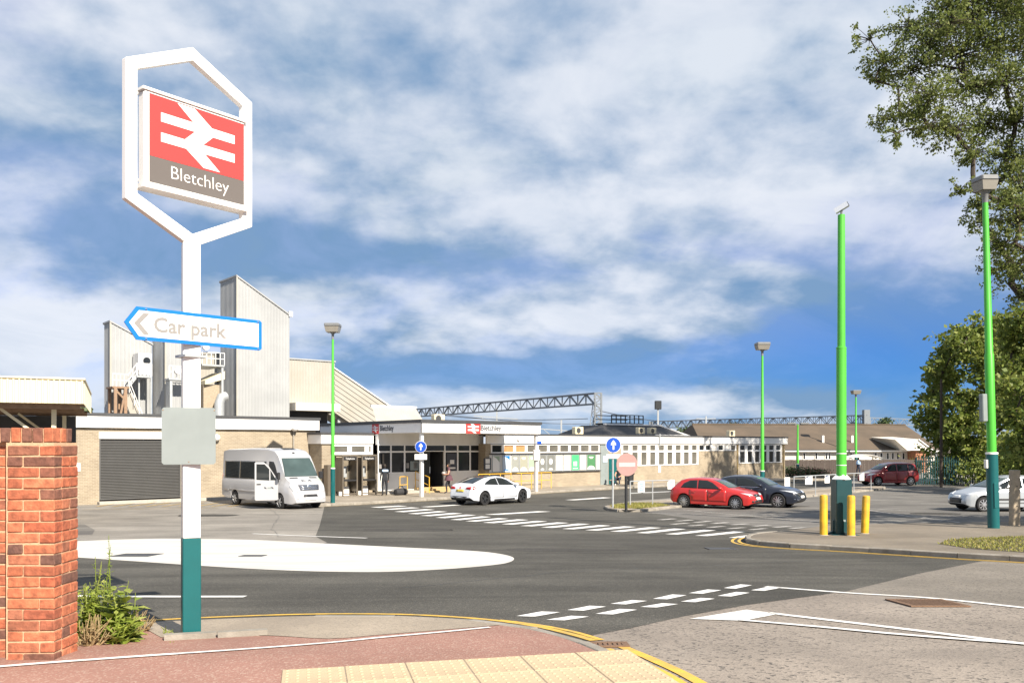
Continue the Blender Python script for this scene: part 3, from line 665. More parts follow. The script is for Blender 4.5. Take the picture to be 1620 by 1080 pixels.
MB().box(gx0-.02, gx1+.02, -.04, .2, gz1, gz1+.34).build('door_lintel', 'white_paint', dep)
sh = MB(); n = 38; pr = [(gz0+(gz1-gz0)*i/n) for i in range(n)]; vs = []; fs = []
for i, z in enumerate(pr):
    hz = (gz1-gz0)/n
    for t, o in ((0, .1), (.35, .055), (.7, .055)): vs += [(gx0, o, z+t*hz), (gx1, o, z+t*hz)]
for i in range(len(vs)//2-1): fs.append((2*i, 2*i+1, 2*i+3, 2*i+2))
sh.add(vs, fs).box(gx0, gx0+.06, .0, .12, gz0, gz1).box(gx1-.06, gx1, 0, .12, gz0, gz1); shd = sh.build('roller_shutter', 'shutter', dep)
MB().box(gx0, gx1, .0, .14, gz0-.06, gz0).build('bottom_rail', 'shutter', shd)
MB().bbox(gx0-.1, gx1+6.2, -.45, .05, -.1, .17, .02).build('door_step', 'concrete', dep)
MB().box(gx0-1.35, gx0-.85, -.03, 0, 1.65, 2.05).build('notice', 'white_paint', dep)
for px, py in [(341, 692), (463, 676.5)]:
    x = sfor(px, YD)-sa; z = zat(px, py, YD); b = MB(); b.lathe([(.0, -.34), (.1, -.32), (.17, -.24), (.19, -.14), (.19, -.0)], 14, 'Y', (x, -.18 if py < 690 else 0, z)); b.build('bulkhead_lamp', 'white_paint', dep, True)
x = sfor(463.5, YD)-sa; MB().tube([(x, -.07, .1), (x, -.07, 3.75)], .045, 8).build('downpipe', 'kerb_stone', dep, True)

# --- entrance hall with deep canopy
S0, S1 = sfor(667, 38.2), sfor(855, 38.2)
hall = local('station_entrance', 'station entrance hall with dark glazed front under a deep white canopy', 'building', S0, 38.2)
Wc = S1-S0; yg = 4.5            # glazing plane
zb, zt = 3.58, 4.12
x0b = sfor(509, 43.2)-S0        # block left of the glazing (behind the kiosks)
fa = MB(); npan = 4
for i in range(npan): fa.box(i*Wc/npan+.003, (i+1)*Wc/npan-.003, 0, .08, zb, zt)
fa.build('canopy_fascia', 'white_paint', hall)
fl = MB()
for i in range(5): fl.box(0, .08, .081+i*2.3, .077+(i+1)*2.3, zb, zt)
fl.build('canopy_fascia', 'white_paint', hall)
MB().box(Wc-.08, Wc, .08, 3.9, zb, zt).build('canopy_fascia', 'white_paint', hall)
MB().box(-.07, Wc+.07, -.07, 11.7, zt+.003, zt+.17).build('canopy_roof', 'dark_trim', hall)
MB().box(.08, Wc-.08, .08, 11.5, zb+.02, zb+.06).build('soffit', 'white_panel', hall)
MB().box(-.035, .0, -.035, 0, zb, zt).build('corner_trim', 'dark_trim', hall)
for px in (667, 848):
    x = sfor(px, 38.5)-S0; MB().box(x-.085, x+.085, .22, .39, .05, zb+.02).build('canopy_post', 'white_paint', hall)
# logo panels and name on both fascias
xl = sfor(748.5, 38.2)-S0
MB().box(xl-.52, xl+.52, -.02, -.002, zb-.02, zt+.03).build('logo_panel', 'sign_red', hall)
double_arrow(hall, xl, (zb+zt)/2, .78, -.022)
text('lettering', 'Bletchley', .42, 'print_dark', hall, (sfor(759, 38.2)-S0+.05, -.006, zb+.17), sx=.98, bold=.012)
yl = 4.75
lg = MB().box(-.02, -.002, yl-.36, yl+.36, zb-.02, zt+.03).build('logo_panel', 'sign_red', hall)
da = double_arrow(hall, 0, 0, .58, 0); da.location = (-.022, yl, (zb+zt)/2); da.rotation_euler = (0, 0, R(-90))
text('lettering', 'Bletchley', .42, 'print_dark', hall, (-.006, yl-.48, zb+.15), rot=(R(90), 0, R(-90)), sx=.95, bold=.012)
# block with the small windows
xb1 = -.06; yb = 5.0
blk = MB(); blk.box(x0b, xb1, yb, yb+.3, -.1, 2.36).box(x0b, x0b+.3, yb+.3, 7.5, -.1, 2.98).box(x0b+.3, xb1, 7.2, 7.5, -.1, 2.98); blk.box(x0b, x0b+.55, yb, yb+.3, 2.36, 2.98)
blk.build('wall', 'buff_brick', hall)
MB().box(x0b-.1, xb1, yb-.12, yb+.0, 2.985, 3.5).box(x0b-.1, x0b, yb, 7.5, 2.985, 3.5).build('fascia', 'white_paint', hall)
MB().box(x0b-.16, xb1, yb-.18, 7.6, 3.503, 3.62).build('roof', 'dark_trim', hall)
for i in range(3): window(hall, x0b+.6+i*1.12, x0b+1.72+i*1.12 if i < 2 else xb1, 2.37, 2.98, yb+.02, 'window_blind', e=.14)
# glazed front
fz = .36
xg1 = sfor(765, 42.7)-S0
MB().box(0, xg1, yg, yg+.25, 2.93, zb+.02).build('upper_panel', 'white_panel', hall)
g3 = lambda X: sfor(460+X/5.4, 42.7)-S0
g4 = lambda X: sfor(640+X/5.0625, 42.7)-S0
cols = [0.0, g3(855), g3(972), g3(1118), g4(322), g4(425), g4(525), xg1]
for i in range(len(cols)-1):
    a, b = cols[i], cols[i+1]
    window(hall, a, b, 2.52, 2.93, yg+.05, 'window_dark', e=.045)
    if i != 3:
        window(hall, a, b, 1.27, 2.52, yg+.05, 'window_dark', e=.05)
        MB().box(a, b-.003, yg, yg+.2, -.1, 1.27).build('wall_panel', 'white_panel', hall)
# open doorway
dx0, dx1 = cols[3], cols[4]
MB().box(dx0, dx1, yg, yg+4, -.1, fz).build('floor', 'slab_pave', hall)
MB().box(dx0-.02, dx0+.06, yg-.02, yg+.1, fz, 2.52).box(dx1-.06, dx1, yg-.02, yg+.1, fz, 2.52).build('door_frame', 'white_paint', hall)
dl = MB().box(dx0+.06, dx0+.85, yg+.35, yg+.39, fz, 2.5).build('door', 'window_dark', hall); MB().box(dx0+.78, dx0+.82, yg+.3, yg+.35, 1.2, 1.6).build('handle', 'chrome', dl)
MB().box(0, xg1, yg+6.8, yg+7, -.1, zb).box(-.0, .15, 7.5, 11.4, -.1, zb).box(xg1-.15, xg1, yg+.3, yg+6.8, -.1, zb).box(dx1+.05, dx1+.1, yg+.35, yg+3, fz, 2.5).build('inner_wall', 'roof_dark', hall)
for a, b, z0, z1, mt in [(g3(1018), g3(1088), 1.42, 1.95, 'panel_back'), (g3(985), g3(1008), 1.55, 1.85, 'print_faint'), (g3(748), g3(775), 1.55, 1.8, 'print_faint'), (g3(780), g3(795), 1.75, 2.4, 'kiosk_steel'), (g4(335), g4(415), 1.32, 2.4, 'print_dark'), (g4(70), g4(105), 1.5, 1.9, 'print_faint')]:
    MB().box(a, b, yg-.034, yg-.026, z0, z1).build('window_notice', mt, hall)
MB().box(g4(362), g4(395), yg-.04, yg-.035, 1.75, 2.0).box(g4(350), g4(405), yg-.04, yg-.035, 1.45, 1.55).build('window_print', 'white_panel', hall)
# steps
pm('step_stone', (.42, .30, .15), .8, .15, 6)
for i in range(3):
    y1 = yg-.02; y0 = y1-.36*(3-i); MB().bbox(dx0-.55, dx1+.75, y0, y1-.36*(2-i)-.004 if i < 2 else y1, .0, .12+.09*(i+1), .012).build('step', 'step_stone', hall)
MB().box(-.05, dx0-.755, yg-1.0, yg-.01, -.05, .26).build('plinth', 'concrete', hall)

def railing(name, label, pts, h, mat, r=.024, mid=True, posts=None, z0=.12, group=None, cat='handrail'):
    """tube rail: top rail, mid rail and posts, each its own part; pts are world points at the foot"""
    b = Vector(pts[0]); t = thing(name, label, cat, b, 0, group); q = [Vector(p)-b for p in pts]
    MB().tube([p+Vector((0, 0, h)) for p in q], r, 8).build('top_rail', mat, t, True)
    if mid: MB().tube([p+Vector((0, 0, h*.52)) for p in q], r*.8, 8).build('mid_rail', mat, t, True)
    n = posts or len(q); tot = [0]
    for a, c in zip(q, q[1:]): tot.append(tot[-1]+(c-a).length)
    for i in range(n):
        d = tot[-1]*i/(n-1) if n > 1 else 0
        for k in range(len(q)-1):
            if tot[k] <= d+1e-6 <= tot[k+1]+2e-6: p = q[k].lerp(q[k+1], (d-tot[k])/max(1e-6, tot[k+1]-tot[k])); break
        MB().tube([p-Vector((0, 0, .02)), p+Vector((0, 0, h))], r, 8).build('post', mat, t, True)
    return t
a = W(S0+dx0-.5, 38.2+yg-1.25, .12); b = W(S0+dx0-.5, 38.2+yg-.1, .38)
railing('handrail', 'sloping yellow handrail at the left of the entrance steps', [a-(b-a)*.25, a, b], .98, 'rail_yellow', posts=3)
a = W(S0+dx0-2.3, 38.2+yg-1.2, .12); b = W(S0+dx0-1.7, 38.2+yg-1.05, .12)
railing('handrail', 'short yellow handrail behind the person by the phone kiosk', [a, b], .98, 'rail_yellow', posts=2)
ra = [W(sfor(x, 40.9), 40.9, .12) for x in (757, 776, 815, 840, 872)]
railing('handrail', 'long yellow ramp railing in front of the poster wall', ra, 1.02, 'rail_yellow', posts=8)

# --- long wing: poster wall, green door, offices
YW = 42.0; s2, s3 = sfor(768, YW), sfor(1242, YW); LW = s3-s2
wing = local('station_wing', 'low buff brick station wing with white fascia and rows of white windows', 'building', s2, YW)
X = lambda px: sfor(px, YW)-s2
zf = 3.0
# wall with openings filled by windows standing in them
bands = [(X(776), X(948), 2.40, 2.96), (X(982), X(1104), 1.38, 2.96), (X(1104), X(1164), 2.45, 2.96), (X(1168), X(1236), 1.40, 2.96)]
cuts = [0]+[c for b in bands for c in b[:2]]+[LW]
wl = MB()
for i in range(0, len(cuts)-1, 2):
    if cuts[i+1]-cuts[i] > .01: wl.box(cuts[i], cuts[i+1], 0, .3, -.1, zf)
for b in bands: wl.box(b[0], b[1], 0, .3, -.1, b[2])
wl.box(0, .3, .3, 9, -.1, zf).box(LW-.3, LW, .3, 9, -.1, zf).box(.3, LW-.3, 8.7, 9, -.1, zf); wl.build('wall', 'buff_brick', wing)
MB().box(.3, LW-.3, 3, 3.1, 0, zf).build('inner_wall', 'roof_dark', wing)
fw = MB(); n = 9
for i in range(n): fw.box(i*(LW+.15)/n+.003, (i+1)*(LW+.15)/n-.003, -.16, 0, zf+.003, 3.54)
fw.box(LW, LW+.15, 0, 9, zf+.003, 3.54); fw.build('fascia', 'white_paint', wing)
MB().box(.0, LW+.2, -.21, 9.1, 3.543, 3.64).build('roof', 'dark_trim', wing)
def band_windows(x0, x1, n, rows, panes, mull):
    for i in range(n):
        a = x0+(x1-x0)*i/n; b = x0+(x1-x0)*(i+1)/n
        for (z0, z1) in rows:
            window(wing, a, b, z0, z1, .05, panes[i % len(panes)], e=mull, dep=.09)
def bw(x0, x1, n, rows, panes, mull, rail=.07):
    """windows between wide white mullions"""
    for i in range(n):
        a = x0+(x1-x0)*i/n; b = x0+(x1-x0)*(i+1)/n
        for z0, z1 in rows:
            f = MB(); f.box(a, b, -.05, .1, z0, z0+rail).box(a, b, -.05, .1, z1-rail, z1).box(a, a+mull, -.05, .1, z0+rail, z1-rail).box(b-mull, b, -.05, .1, z0+rail, z1-rail)
            o = f.build('window', 'white_paint', wing); MB().box(a+mull, b-mull, .02, .05, z0+rail, z1-rail).build('pane', panes[i % len(panes)], o)
bw(bands[0][0], bands[0][1], 10, [(2.40, 2.96)], ['window_dark', 'window_orange', 'window_orange']+['window_blind']*7, .1)
bw(bands[1][0], bands[1][1], 9, [(1.38, 2.44), (2.443, 2.96)], ['window_blind', 'window_blind', 'window_blind'], .19)
bw(bands[2][0], bands[2][1], 6, [(2.45, 2.96)], ['window_dark', 'window_dark', 'white_panel', 'window_dark', 'white_panel', 'window_blind'], .12)
bw(bands[3][0], bands[3][1], 6, [(1.40, 2.44), (2.443, 2.96)], ['window_dark'], .19)
MB().box(X(774), X(949), -.14, 0, 2.31, 2.37).build('ledge', 'dark_trim', wing)
MB().box(X(774), X(949), -.12, 0, 1.10, 1.16).build('ledge', 'dark_trim', wing)
MB().box(X(774), X(949), -.03, 0, 1.163, 2.307).build('poster_backing', 'white_panel', wing)
MB().box(X(949.5), X(962), -.03, .0, .1, zf).build('wall_panel', 'panel_back', wing)
d = MB().box(X(963), X(975), -.05, .02, .12, 2.25).build('door', 'teal_paint', wing); MB().box(X(964), X(965), -.1, -.05, 1.05, 1.2).build('handle', 'chrome', d)
MB().box(X(967), X(969.5), -.056, -.05, 1.5, 1.75).build('door_notice', 'white_paint', d)
MB().box(X(953), X(960), -.06, -.031, 1.7, 2.15).build('notice', 'pale_blue_board', wing)
MB().box(X(1041), X(1045), -.03, 0, .85, 1.36).build('wall_box', 'white_panel', wing)
MB().tube([(X(1040), -.24, 2.85), (X(1040), -.24, 3.75)], .05, 8).build('vent_pipe', 'galv', wing, True)
MB().tube([(X(1166), -.06, .1), (X(1166), -.06, 2.98)], .04, 8).build('downpipe', 'yellow_line_worn', wing, True)
MB().tube([(X(1239), -.06, .1), (X(1239), -.06, 2.98)], .05, 8).build('downpipe', 'yellow_line_worn', wing, True)
MB().lathe([(0, -.18), (.1, -.15), (.14, -.05), (.14, 0)], 12, 'Y', (X(817), -.16, 3.28)).build('bulkhead_lamp', 'white_panel', wing, True)
for px, w_ in ((830, 9), (893, 9)): text('lettering', 'CCTV in operation' if px == 893 else 'Pay station', .09, 'print_faint', wing, (X(px), -.163, 3.07), sx=1.4) if False else None
# posters, each its own framed case on the wall
z4 = lambda x: sfor(640+x/5.0625, YW)
PC = [(697, 762, 'white_panel', 'leaf', 'white and pale green poster at the left end of the poster row'), (776, 842, 'pale_blue_board', 'blue', 'pale blue poster with a blue top corner, second in the row'),
      (852, 912, 'poster_grey', 'arc', 'grey poster with a white arc, third in the row'), (916, 982, 'poster_olive', 'arc', 'olive grey poster with a wide white arc, fourth in the row'),
      (988, 1046, 'poster_sage', 'arc', 'sage green poster with white arc just left of the right canopy post'), (1070, 1128, 'poster_dark', 'round', 'dark grey poster with white circle just right of the canopy post'),
      (1132, 1200, 'poster_dark', 'round', 'dark grey poster with small round picture, left of two cream posters'), (1204, 1262, 'poster_cream', '', 'plain cream poster right beside the dark round-picture poster'),
      (1268, 1326, 'poster_cream', '', 'plain cream poster just left of the bright green poster'), (1330, 1394, 'poster_green', 'bars', 'bright green poster with white bars'),
      (1398, 1450, 'poster_cream', '', 'plain cream poster between the bright green and dark green posters'), (1454, 1524, 'poster_leaf', 'arc', 'dark green poster with white foot near the right end'),
      (1528, 1560, 'poster_cream', '', 'narrow cream poster at the right end of the poster row')]
pm('poster_grey', (.26, .27, .25), .4, .1, 5); pm('poster_olive', (.30, .30, .24), .4, .1, 5); pm('poster_sage', (.30, .38, .29), .4, .1, 5); pm('poster_dark', (.17, .175, .165), .4, .1, 5)
pm('poster_cream', (.66, .60, .48), .5, .06, 5); pm('poster_green', (.07, .45, .18), .4, .08, 5); pm('poster_leaf', (.07, .20, .09), .4, .1, 5)
for a, b, mt, deco, lab in PC:
    sA, sB = z4(a), z4(b); w_ = sB-sA; t = thing('poster_case', lab, 'poster', W((sA+sB)/2, YW-.034, 1.18), TH, 'posters along the station wing wall'); hh = 1.1
    e = .035; fr = MB().box(-w_/2, w_/2, -.05, 0, 0, e).box(-w_/2, w_/2, -.05, 0, hh-e, hh).box(-w_/2, -w_/2+e, -.05, 0, e, hh-e).box(w_/2-e, w_/2, -.05, 0, e, hh-e); fr.build('frame', 'galv', t)
    MB().box(-w_/2+e, w_/2-e, -.03, -.01, e, hh-e).build('poster', mt, t); y = -.031; iw = w_/2-e-.03
    pr = MB()
    if deco == 'arc': pr.prism([(iw*math.cos(R(k*15)), e+.03+.24*math.sin(R(k*15))) for k in range(13)], y, y-.004); pr.box(-iw*.6, iw*.6, y-.004, y, hh-.22, hh-.17); pr.box(-iw*.4, iw*.5, y-.004, y, hh-.30, hh-.27)
    if deco == 'round': pr.prism([(.16*math.cos(R(k*24)), hh*.58+.2*math.sin(R(k*24))) for k in range(15)], y, y-.004); pr.prism([(iw*.6*math.cos(R(k*20)), e+.05+.12*math.sin(R(k*20))) for k in range(10)], y, y-.004)
    if deco == 'bars':
        for k in range(3): pr.box(-iw*.5+k*iw*.4, -iw*.5+k*iw*.4+iw*.2, y-.004, y, .3, .62)
        pr.box(-iw*.7, iw*.7, y-.004, y, .12, .18)
    if deco == 'blue': pr.prism([(-iw, hh-e-.03), (iw, hh-e-.03), (iw, hh-.3), (iw*.2, hh-.16)], y, y-.004); pr.box(-iw*.8, iw*.7, y-.004, y, .12, .18)
    if deco == 'leaf': pr.prism([(-iw, hh-e-.03), (iw, hh-e-.03), (iw, hh-.45), (0, hh-.2)], y, y-.004)
    for q_ in pr.split(): q_.build('print', {'blue': 'sign_blue', 'leaf': 'poster_sage'}.get(deco, 'white_paint'), t)
# finger sign and box on the right canopy post, arrow sign on the left one
def on_post(px, Y, name, label, cat): return thing(name, label, cat, W(sfor(px, Y), Y, 2.0), TH)
def arrow_sign(t, zc, r, y, plate=None):
    MB().lathe([(r, -.012), (r, .012)], 28, 'Y', (0, y, zc)).build('rim', 'white_paint', t); MB().lathe([(r*.94, -.008), (r*.94, .004)], 28, 'Y', (0, y-.014, zc)).build('disc', 'arrow_blue', t)
    MB().prism([(-r*.1, zc-r*.6), (r*.1, zc-r*.6), (r*.1, zc+r*.1), (r*.32, zc-.06*r), (r*.32, zc+.2*r), (0, zc+.62*r), (-r*.32, zc+.2*r), (-r*.32, zc-.06*r), (-r*.1, zc+r*.1)], y-.022, y-.028).build('arrow', 'white_paint', t)
t = on_post(666, 38.38, 'direction_sign', 'round blue sign with white up arrow on the left canopy post', 'sign')
t.rotation_euler = (0, 0, R(0)); arrow_sign(t, .82, .31, -.08)
MB().box(-.33, .33, -.09, -.075, .13, .42).build('plate', 'white_paint', t); text('lettering', 'Buses & taxis', .1, 'print_dark', t, (0, -.092, .25), align='CENTER') if False else None
t = on_post(848, 38.38, 'direction_sign', 'small blue finger sign high on the right canopy post', 'sign')
MB().box(.08, .42, -.03, .0, .98, 1.14).build('finger', 'arrow_blue', t); MB().box(-.1, .08, -.02, .0, 1.0, 1.12).build('bracket', 'galv', t)
t = on_post(847, 38.38, 'notice_box', 'white notice box fixed to the right canopy post', 'notice box'); MB().bbox(-.2, .28, -.12, .02, .0, .62, .02).build('casing', 'white_paint', t)
t = thing('notice_box', 'black panel with two white notices at the edge of the entrance glazing', 'notice board', W(sfor(771.5, 41.9), 41.93, 1.35), TH)
MB().box(-.28, .28, -.03, .03, 0, .75).build('board', 'print_dark', t)
for k in range(2): MB().box(-.17, .17, -.036, -.03, .08+.34*k, .36+.34*k).build('notice', 'white_panel', t)

# --- roofs and plant behind the wing
def acunit(s, Y, z, rot, label):
    t = thing('air_conditioner', label, 'air conditioner', W(s, Y, z), TH+rot, 'air conditioners on the station roofs')
    MB().bbox(-.42, .42, -.2, .2, .06, .62, .03).build('casing', 'cream_clad', t); MB().lathe([(.2, -.03), (.22, 0)], 16, 'Y', (-.1, -.2, .34)).build('fan_guard', 'dark_trim', t)
    for x in (-.4, .4): MB().box(x*.7-.05, x*.7+.05, -.18, .18, -.02, .06).build('foot', 'galv', t)
YB = 52.0
rb = local('raised_roof_hall', 'dark hipped roof hall rising behind the white fascia of the wing', 'building', sfor(950, YB), YB)
xr = sfor(1110, YB)-sfor(950, YB); zr = zat(1030, 673.5, YB+3)
MB().add([(0, 0, 3.3), (xr, 0, 3.3), (xr, 8, 3.3), (0, 8, 3.3), (3.6, 3, zr), (xr-2.6, 3, zr), (xr-2.6, 6, zr), (3.6, 6, zr)], [(0, 1, 5, 4), (1, 2, 6, 5), (2, 3, 7, 6), (3, 0, 4, 7), (4, 5, 6, 7)]).build('roof', 'roof_dark', rb)
MB().box(.1, xr-.1, .1, 7.9, -.1, 3.3).build('wall', 'buff_brick', rb)
MB().box(3.5, xr-2.5, 2.85, 3.05, zr+.003, zr+.14).bar((xr-2.6, 3, zr+.05), (xr-.1, -.05, 3.4), .12).build('edge_trim', 'white_paint', rb)
MB().box(xr*.66-1.0, xr*.66+4, .9, 1.0, 3.5, 3.9).build('plant_screen', 'white_panel', rb)
acunit(sfor(1013, 50.6), 50.6, 3.85, 0, 'left of two cream air conditioners on the dark hipped roof'); acunit(sfor(1031, 50.6), 50.6, 3.85, 0, 'right of two cream air conditioners on the dark hipped roof')
acunit(sfor(1156, 48), 48, 3.66, 0, 'cream air conditioner alone on the flat roof below the brown tiles')
acunit(sfor(693, 46), 46, 4.30, 0, 'cream air conditioner on the entrance canopy roof'); acunit(sfor(914, 46), 46, 3.66, 0, 'small cream air conditioner on the wing roof left of the gantry leg')
# dark railed platform
pl = local('roof_platform', 'black railed platform standing above the dark hipped roof', 'platform', sfor(968, 56), 56)
zp0, zp1 = zat(990, 669, 56), zat(990, 656.5, 56); lp = sfor(1018, 56)-sfor(968, 56)
MB().box(0, lp, 0, 2.2, zp0-.15, zp0).build('deck', 'black_metal', pl)
for i in range(8): MB().box(i*lp/7-.04, i*lp/7+.04, -.0, .08, zp0, zp1).build('baluster', 'black_metal', pl)
for z in (zp1, (zp0+zp1)/2): MB().box(0, lp, 0, .07, z-.04, z+.04).build('rail', 'black_metal', pl); MB().box(0, lp, 2.1, 2.17, z-.04, z+.04).build('rail', 'black_metal', pl)
for x in (.1, lp-.1): MB().box(x-.09, x+.09, .5, .7, -.05, zp0-.15).box(x-.09, x+.09, 1.7, 1.9, -.05, zp0-.15).build('support', 'black_metal', pl)

# --- brown-roofed building on the right
def wpt(px, py, d): return P(px, py, d)
hb = thing('brown_roof_building', 'long low cream building under a wide brown tiled hip roof', 'building', P(1300, 704, 92)*Vector((1, 1, 0)) if False else Vector((34, 92, 0)), R(6))
inv = (Matrix.Translation(hb.location) @ Matrix.Rotation(R(6), 4, 'Z')).inverted()
def hl(px, yl_):      # local x of a pixel column on local plane y = yl_
    k = (px-810)/F; c, s_ = math.cos(R(6)), math.sin(R(6))
    return (k*(92+c*yl_)-34+s_*yl_)/(c-k*s_)
def hz(px, py, yl_):
    d_ = 92+math.sin(R(6))*hl(px, yl_)+math.cos(R(6))*yl_; return EYE-(py-704)*d_/F
ax, bx_ = hl(1120, 0), hl(1480, 0); ze = 2.35; zri = hz(1300, 671.5, 8)
rf = MB(); e0, e1 = ax-.5, bx_+.5; r0, r1 = hl(1095, 8), hl(1432, 8)
rf.add([(e0, -.5, ze), (e1, -.5, ze), (e1, 16.5, ze), (e0, 16.5, ze), (r0, 8, zri), (r1, 8, zri)], [(0, 1, 5, 4), (1, 2, 5), (2, 3, 4, 5), (3, 0, 4)])
roof = rf.build('roof', 'roof_tile', hb)
MB().box(r0, r1, 7.85, 8.15, zri-.02, zri+.1).build('ridge', 'roof_tile', roof)
MB().box(ax, bx_, 0, 16, -.1, ze).build('wall', 'white_render', hb)
MB().box(e0, e1, -.56, -.5, ze-.14, ze+.04).build('gutter', 'white_paint', hb)
MB().box(e0, e1, -.62, -.565, ze+.02, ze+.1).build('eaves_edge', 'roof_dark', hb)
for px in (1262, 1272, 1291, 1307, 1312, 1346, 1385, 1394, 1404, 1412, 1420, 1429):
    a = hl(px-2.3, 0); b = hl(px+2.3, 0); window(hb, a, b, 1.35, 2.12, 0, 'window_dark', e=.06)
for px in (1302, 1348):
    x = hl(px, 2); z = ze+(zri-ze)*2.5/8.5; MB().box(x-.11, x+.11, 1.9, 2.1, z-.2, z+.75).build('vent_pipe', 'white_panel', roof)
# gable over the doorway near the right end
xg0, xg1_ = hl(1416, -2), hl(1476, -2)
MB().add([(xg0, -2, hz(1416, 695, -2)), (xg0+2.6, -2, hz(1436, 694.5, -2)), (xg1_, -2, ze), (xg1_-2.9, -2, ze), (xg0, 3, hz(1416, 695, -2)+.3), (xg0+2.6, 3, hz(1436, 694.5, -2)+.3), (xg1_, 3, ze), (xg1_-2.9, 3, ze)], [(0, 3, 2, 1), (0, 1, 5, 4), (1, 2, 6, 5), (2, 3, 7, 6), (3, 0, 4, 7), (4, 5, 6, 7)]).build('porch_gable', 'white_render', hb)
MB().bar((xg0+2.6, -2.05, hz(1436, 694.5, -2)), (xg1_, -2.05, ze), .16, .1).build('gable_edge', 'white_paint', hb)
MB().box(hl(1448, -1.5), hl(1466, -1.5), -1.6, -.01, 0, ze-.02).build('porch_wall', 'terracotta', hb)
# small white-roofed porch seen over the fence
t = thing('curved_shelter', 'small shelter with curved white roof behind the brown fence', 'shelter', (34+hl(1377, -4)*.995, 88, 0), 0); sb_ = MB()
sb_.prism([(-.1-1.6+i*.32, 1.62+.34*math.sin(math.pi*i/10)) for i in range(11)]+[(1.6-i*.32, 1.56+.34*math.sin(math.pi*(10-i)/10)) for i in range(11)], 0, 2.2).build('roof', 'white_panel', t)
for x in (-1.5, 1.4):
    for y in (.1, 2.1): MB().box(x-.04, x+.04, y-.04, y+.04, 0, 1.68).build('post', 'galv', t)

# brown board fence
ft = thing('board_fence', 'dark brown board fence in front of the brown-roofed building', 'fence', (25, 84, 0), R(2))
fx1 = (1452-810)/F*84-25+.6; nb = 74; bw_ = (fx1+0)/nb
for i in range(nb): MB().box(i*bw_+.006, (i+1)*bw_-.006, rnd.uniform(-.012, .012)-.012, rnd.uniform(0, .008)+.012, .02, 1.48+rnd.uniform(-.02, .02)).build('board', 'fence_brown', ft)
for z in (.35, 1.15): MB().box(0, fx1, .03, .08, z, z+.09).build('rail', 'fence_brown', ft)
# green palisade fence
gt = thing('palisade_fence', 'dark green steel palisade fence under the trees', 'fence', ((1450-810)/F*62, 62, 0), R(-3)); Lp = 12.2; n = int(Lp/.165)
for i in range(n):
    x = i*.165; MB().prism([(x-.035, .05), (x+.035, .05), (x+.035, 2.0), (x, 2.12), (x-.035, 2.0)], -.02, .012).build('pale', 'dark_teal', gt)
for z in (.4, 1.7): MB().box(-.1, Lp, .014, .06, z, z+.06).build('rail', 'dark_teal', gt)
for i in range(5): x = i*Lp/4.5; MB().box(x-.05, x+.05, .062, .16, -.05, 2.0).build('post', 'dark_teal', gt)

# --- aggregate works with silver cladding far behind
YA = 77.9
def tower(name, label, pxl, px0, px1, yt0, yt1, ytl, Y, dl, mat='grey_clad', rib=.30, z0=-.1):
    """clad tower: ribbed front from px0 to px1 with sloping top, ribbed side going back dl"""
    s_0, s_1 = sfor(px0, Y), sfor(px1, Y); t = local(name, label, 'tower', s_0, Y); x1 = s_1-s_0; za, zb_ = zat(px0, yt0, Y), zat(px1, yt1, Y)
    f = MB(); corr(f, (0, 0, 0), (x1, 0, 0), z0, za, z0, zb_, rib, .03, (0, -1, 0)); f.build('front_cladding', mat, t)
    f = MB(); corr(f, (0, dl, 0), (0, 0, 0), z0, za, z0, za, rib, .05, (-1, 0, 0)); f.build('side_cladding', mat, t)
    MB().add([(x1, 0, z0), (x1, dl, z0), (x1, dl, zb_), (x1, 0, zb_), (0, dl, z0), (0, dl, za)], [(0, 1, 2, 3), (1, 4, 5, 2)]).build('back_cladding', mat, t)
    MB().add([(-.1, -.12, za), (x1+.1, -.12, zb_), (x1+.1, dl+.1, zb_), (-.1, dl+.1, za), (-.1, -.12, za+.14), (x1+.1, -.12, zb_+.14), (x1+.1, dl+.1, zb_+.14), (-.1, dl+.1, za+.14)], [(0, 3, 2, 1), (4, 5, 6, 7), (0, 1, 5, 4), (1, 2, 6, 5), (2, 3, 7, 6), (3, 0, 4, 7)]).build('roof', mat, t)
    MB().box(-.09, .05, -.09, .05, z0, za-.02).build('corner_flashing', 'grey_clad_warm', t)
    return t, x1, za, zb_
T1 = tower('cladded_tower', 'tallest silver clad tower with sloping top behind the depot', 350, 375, 458, 437, 500, 447, YA, 4.1)
MB().box(T1[1]-.12, T1[1]+.25, -.2, .1, T1[3]-.05, T1[3]+.45).build('vent_cap', 'white_panel', T1[0])
T2 = tower('cladded_tower', 'left silver clad tower with the outside stair, nearest the cream canopy', 163, 175, 240, 509, 546, 513, YA+1, 2.0)
T3 = tower('cladded_tower', 'narrow silver clad tower half hidden behind the white totem post', 238, 262, 292, 524, 530, 525, YA-2, 3.6)
T4 = tower('cladded_tower', 'low silver clad block between the narrow and tallest towers', 300, 306, 352, 560, 560, 560, YA+6, 2, 'grey_clad_warm')
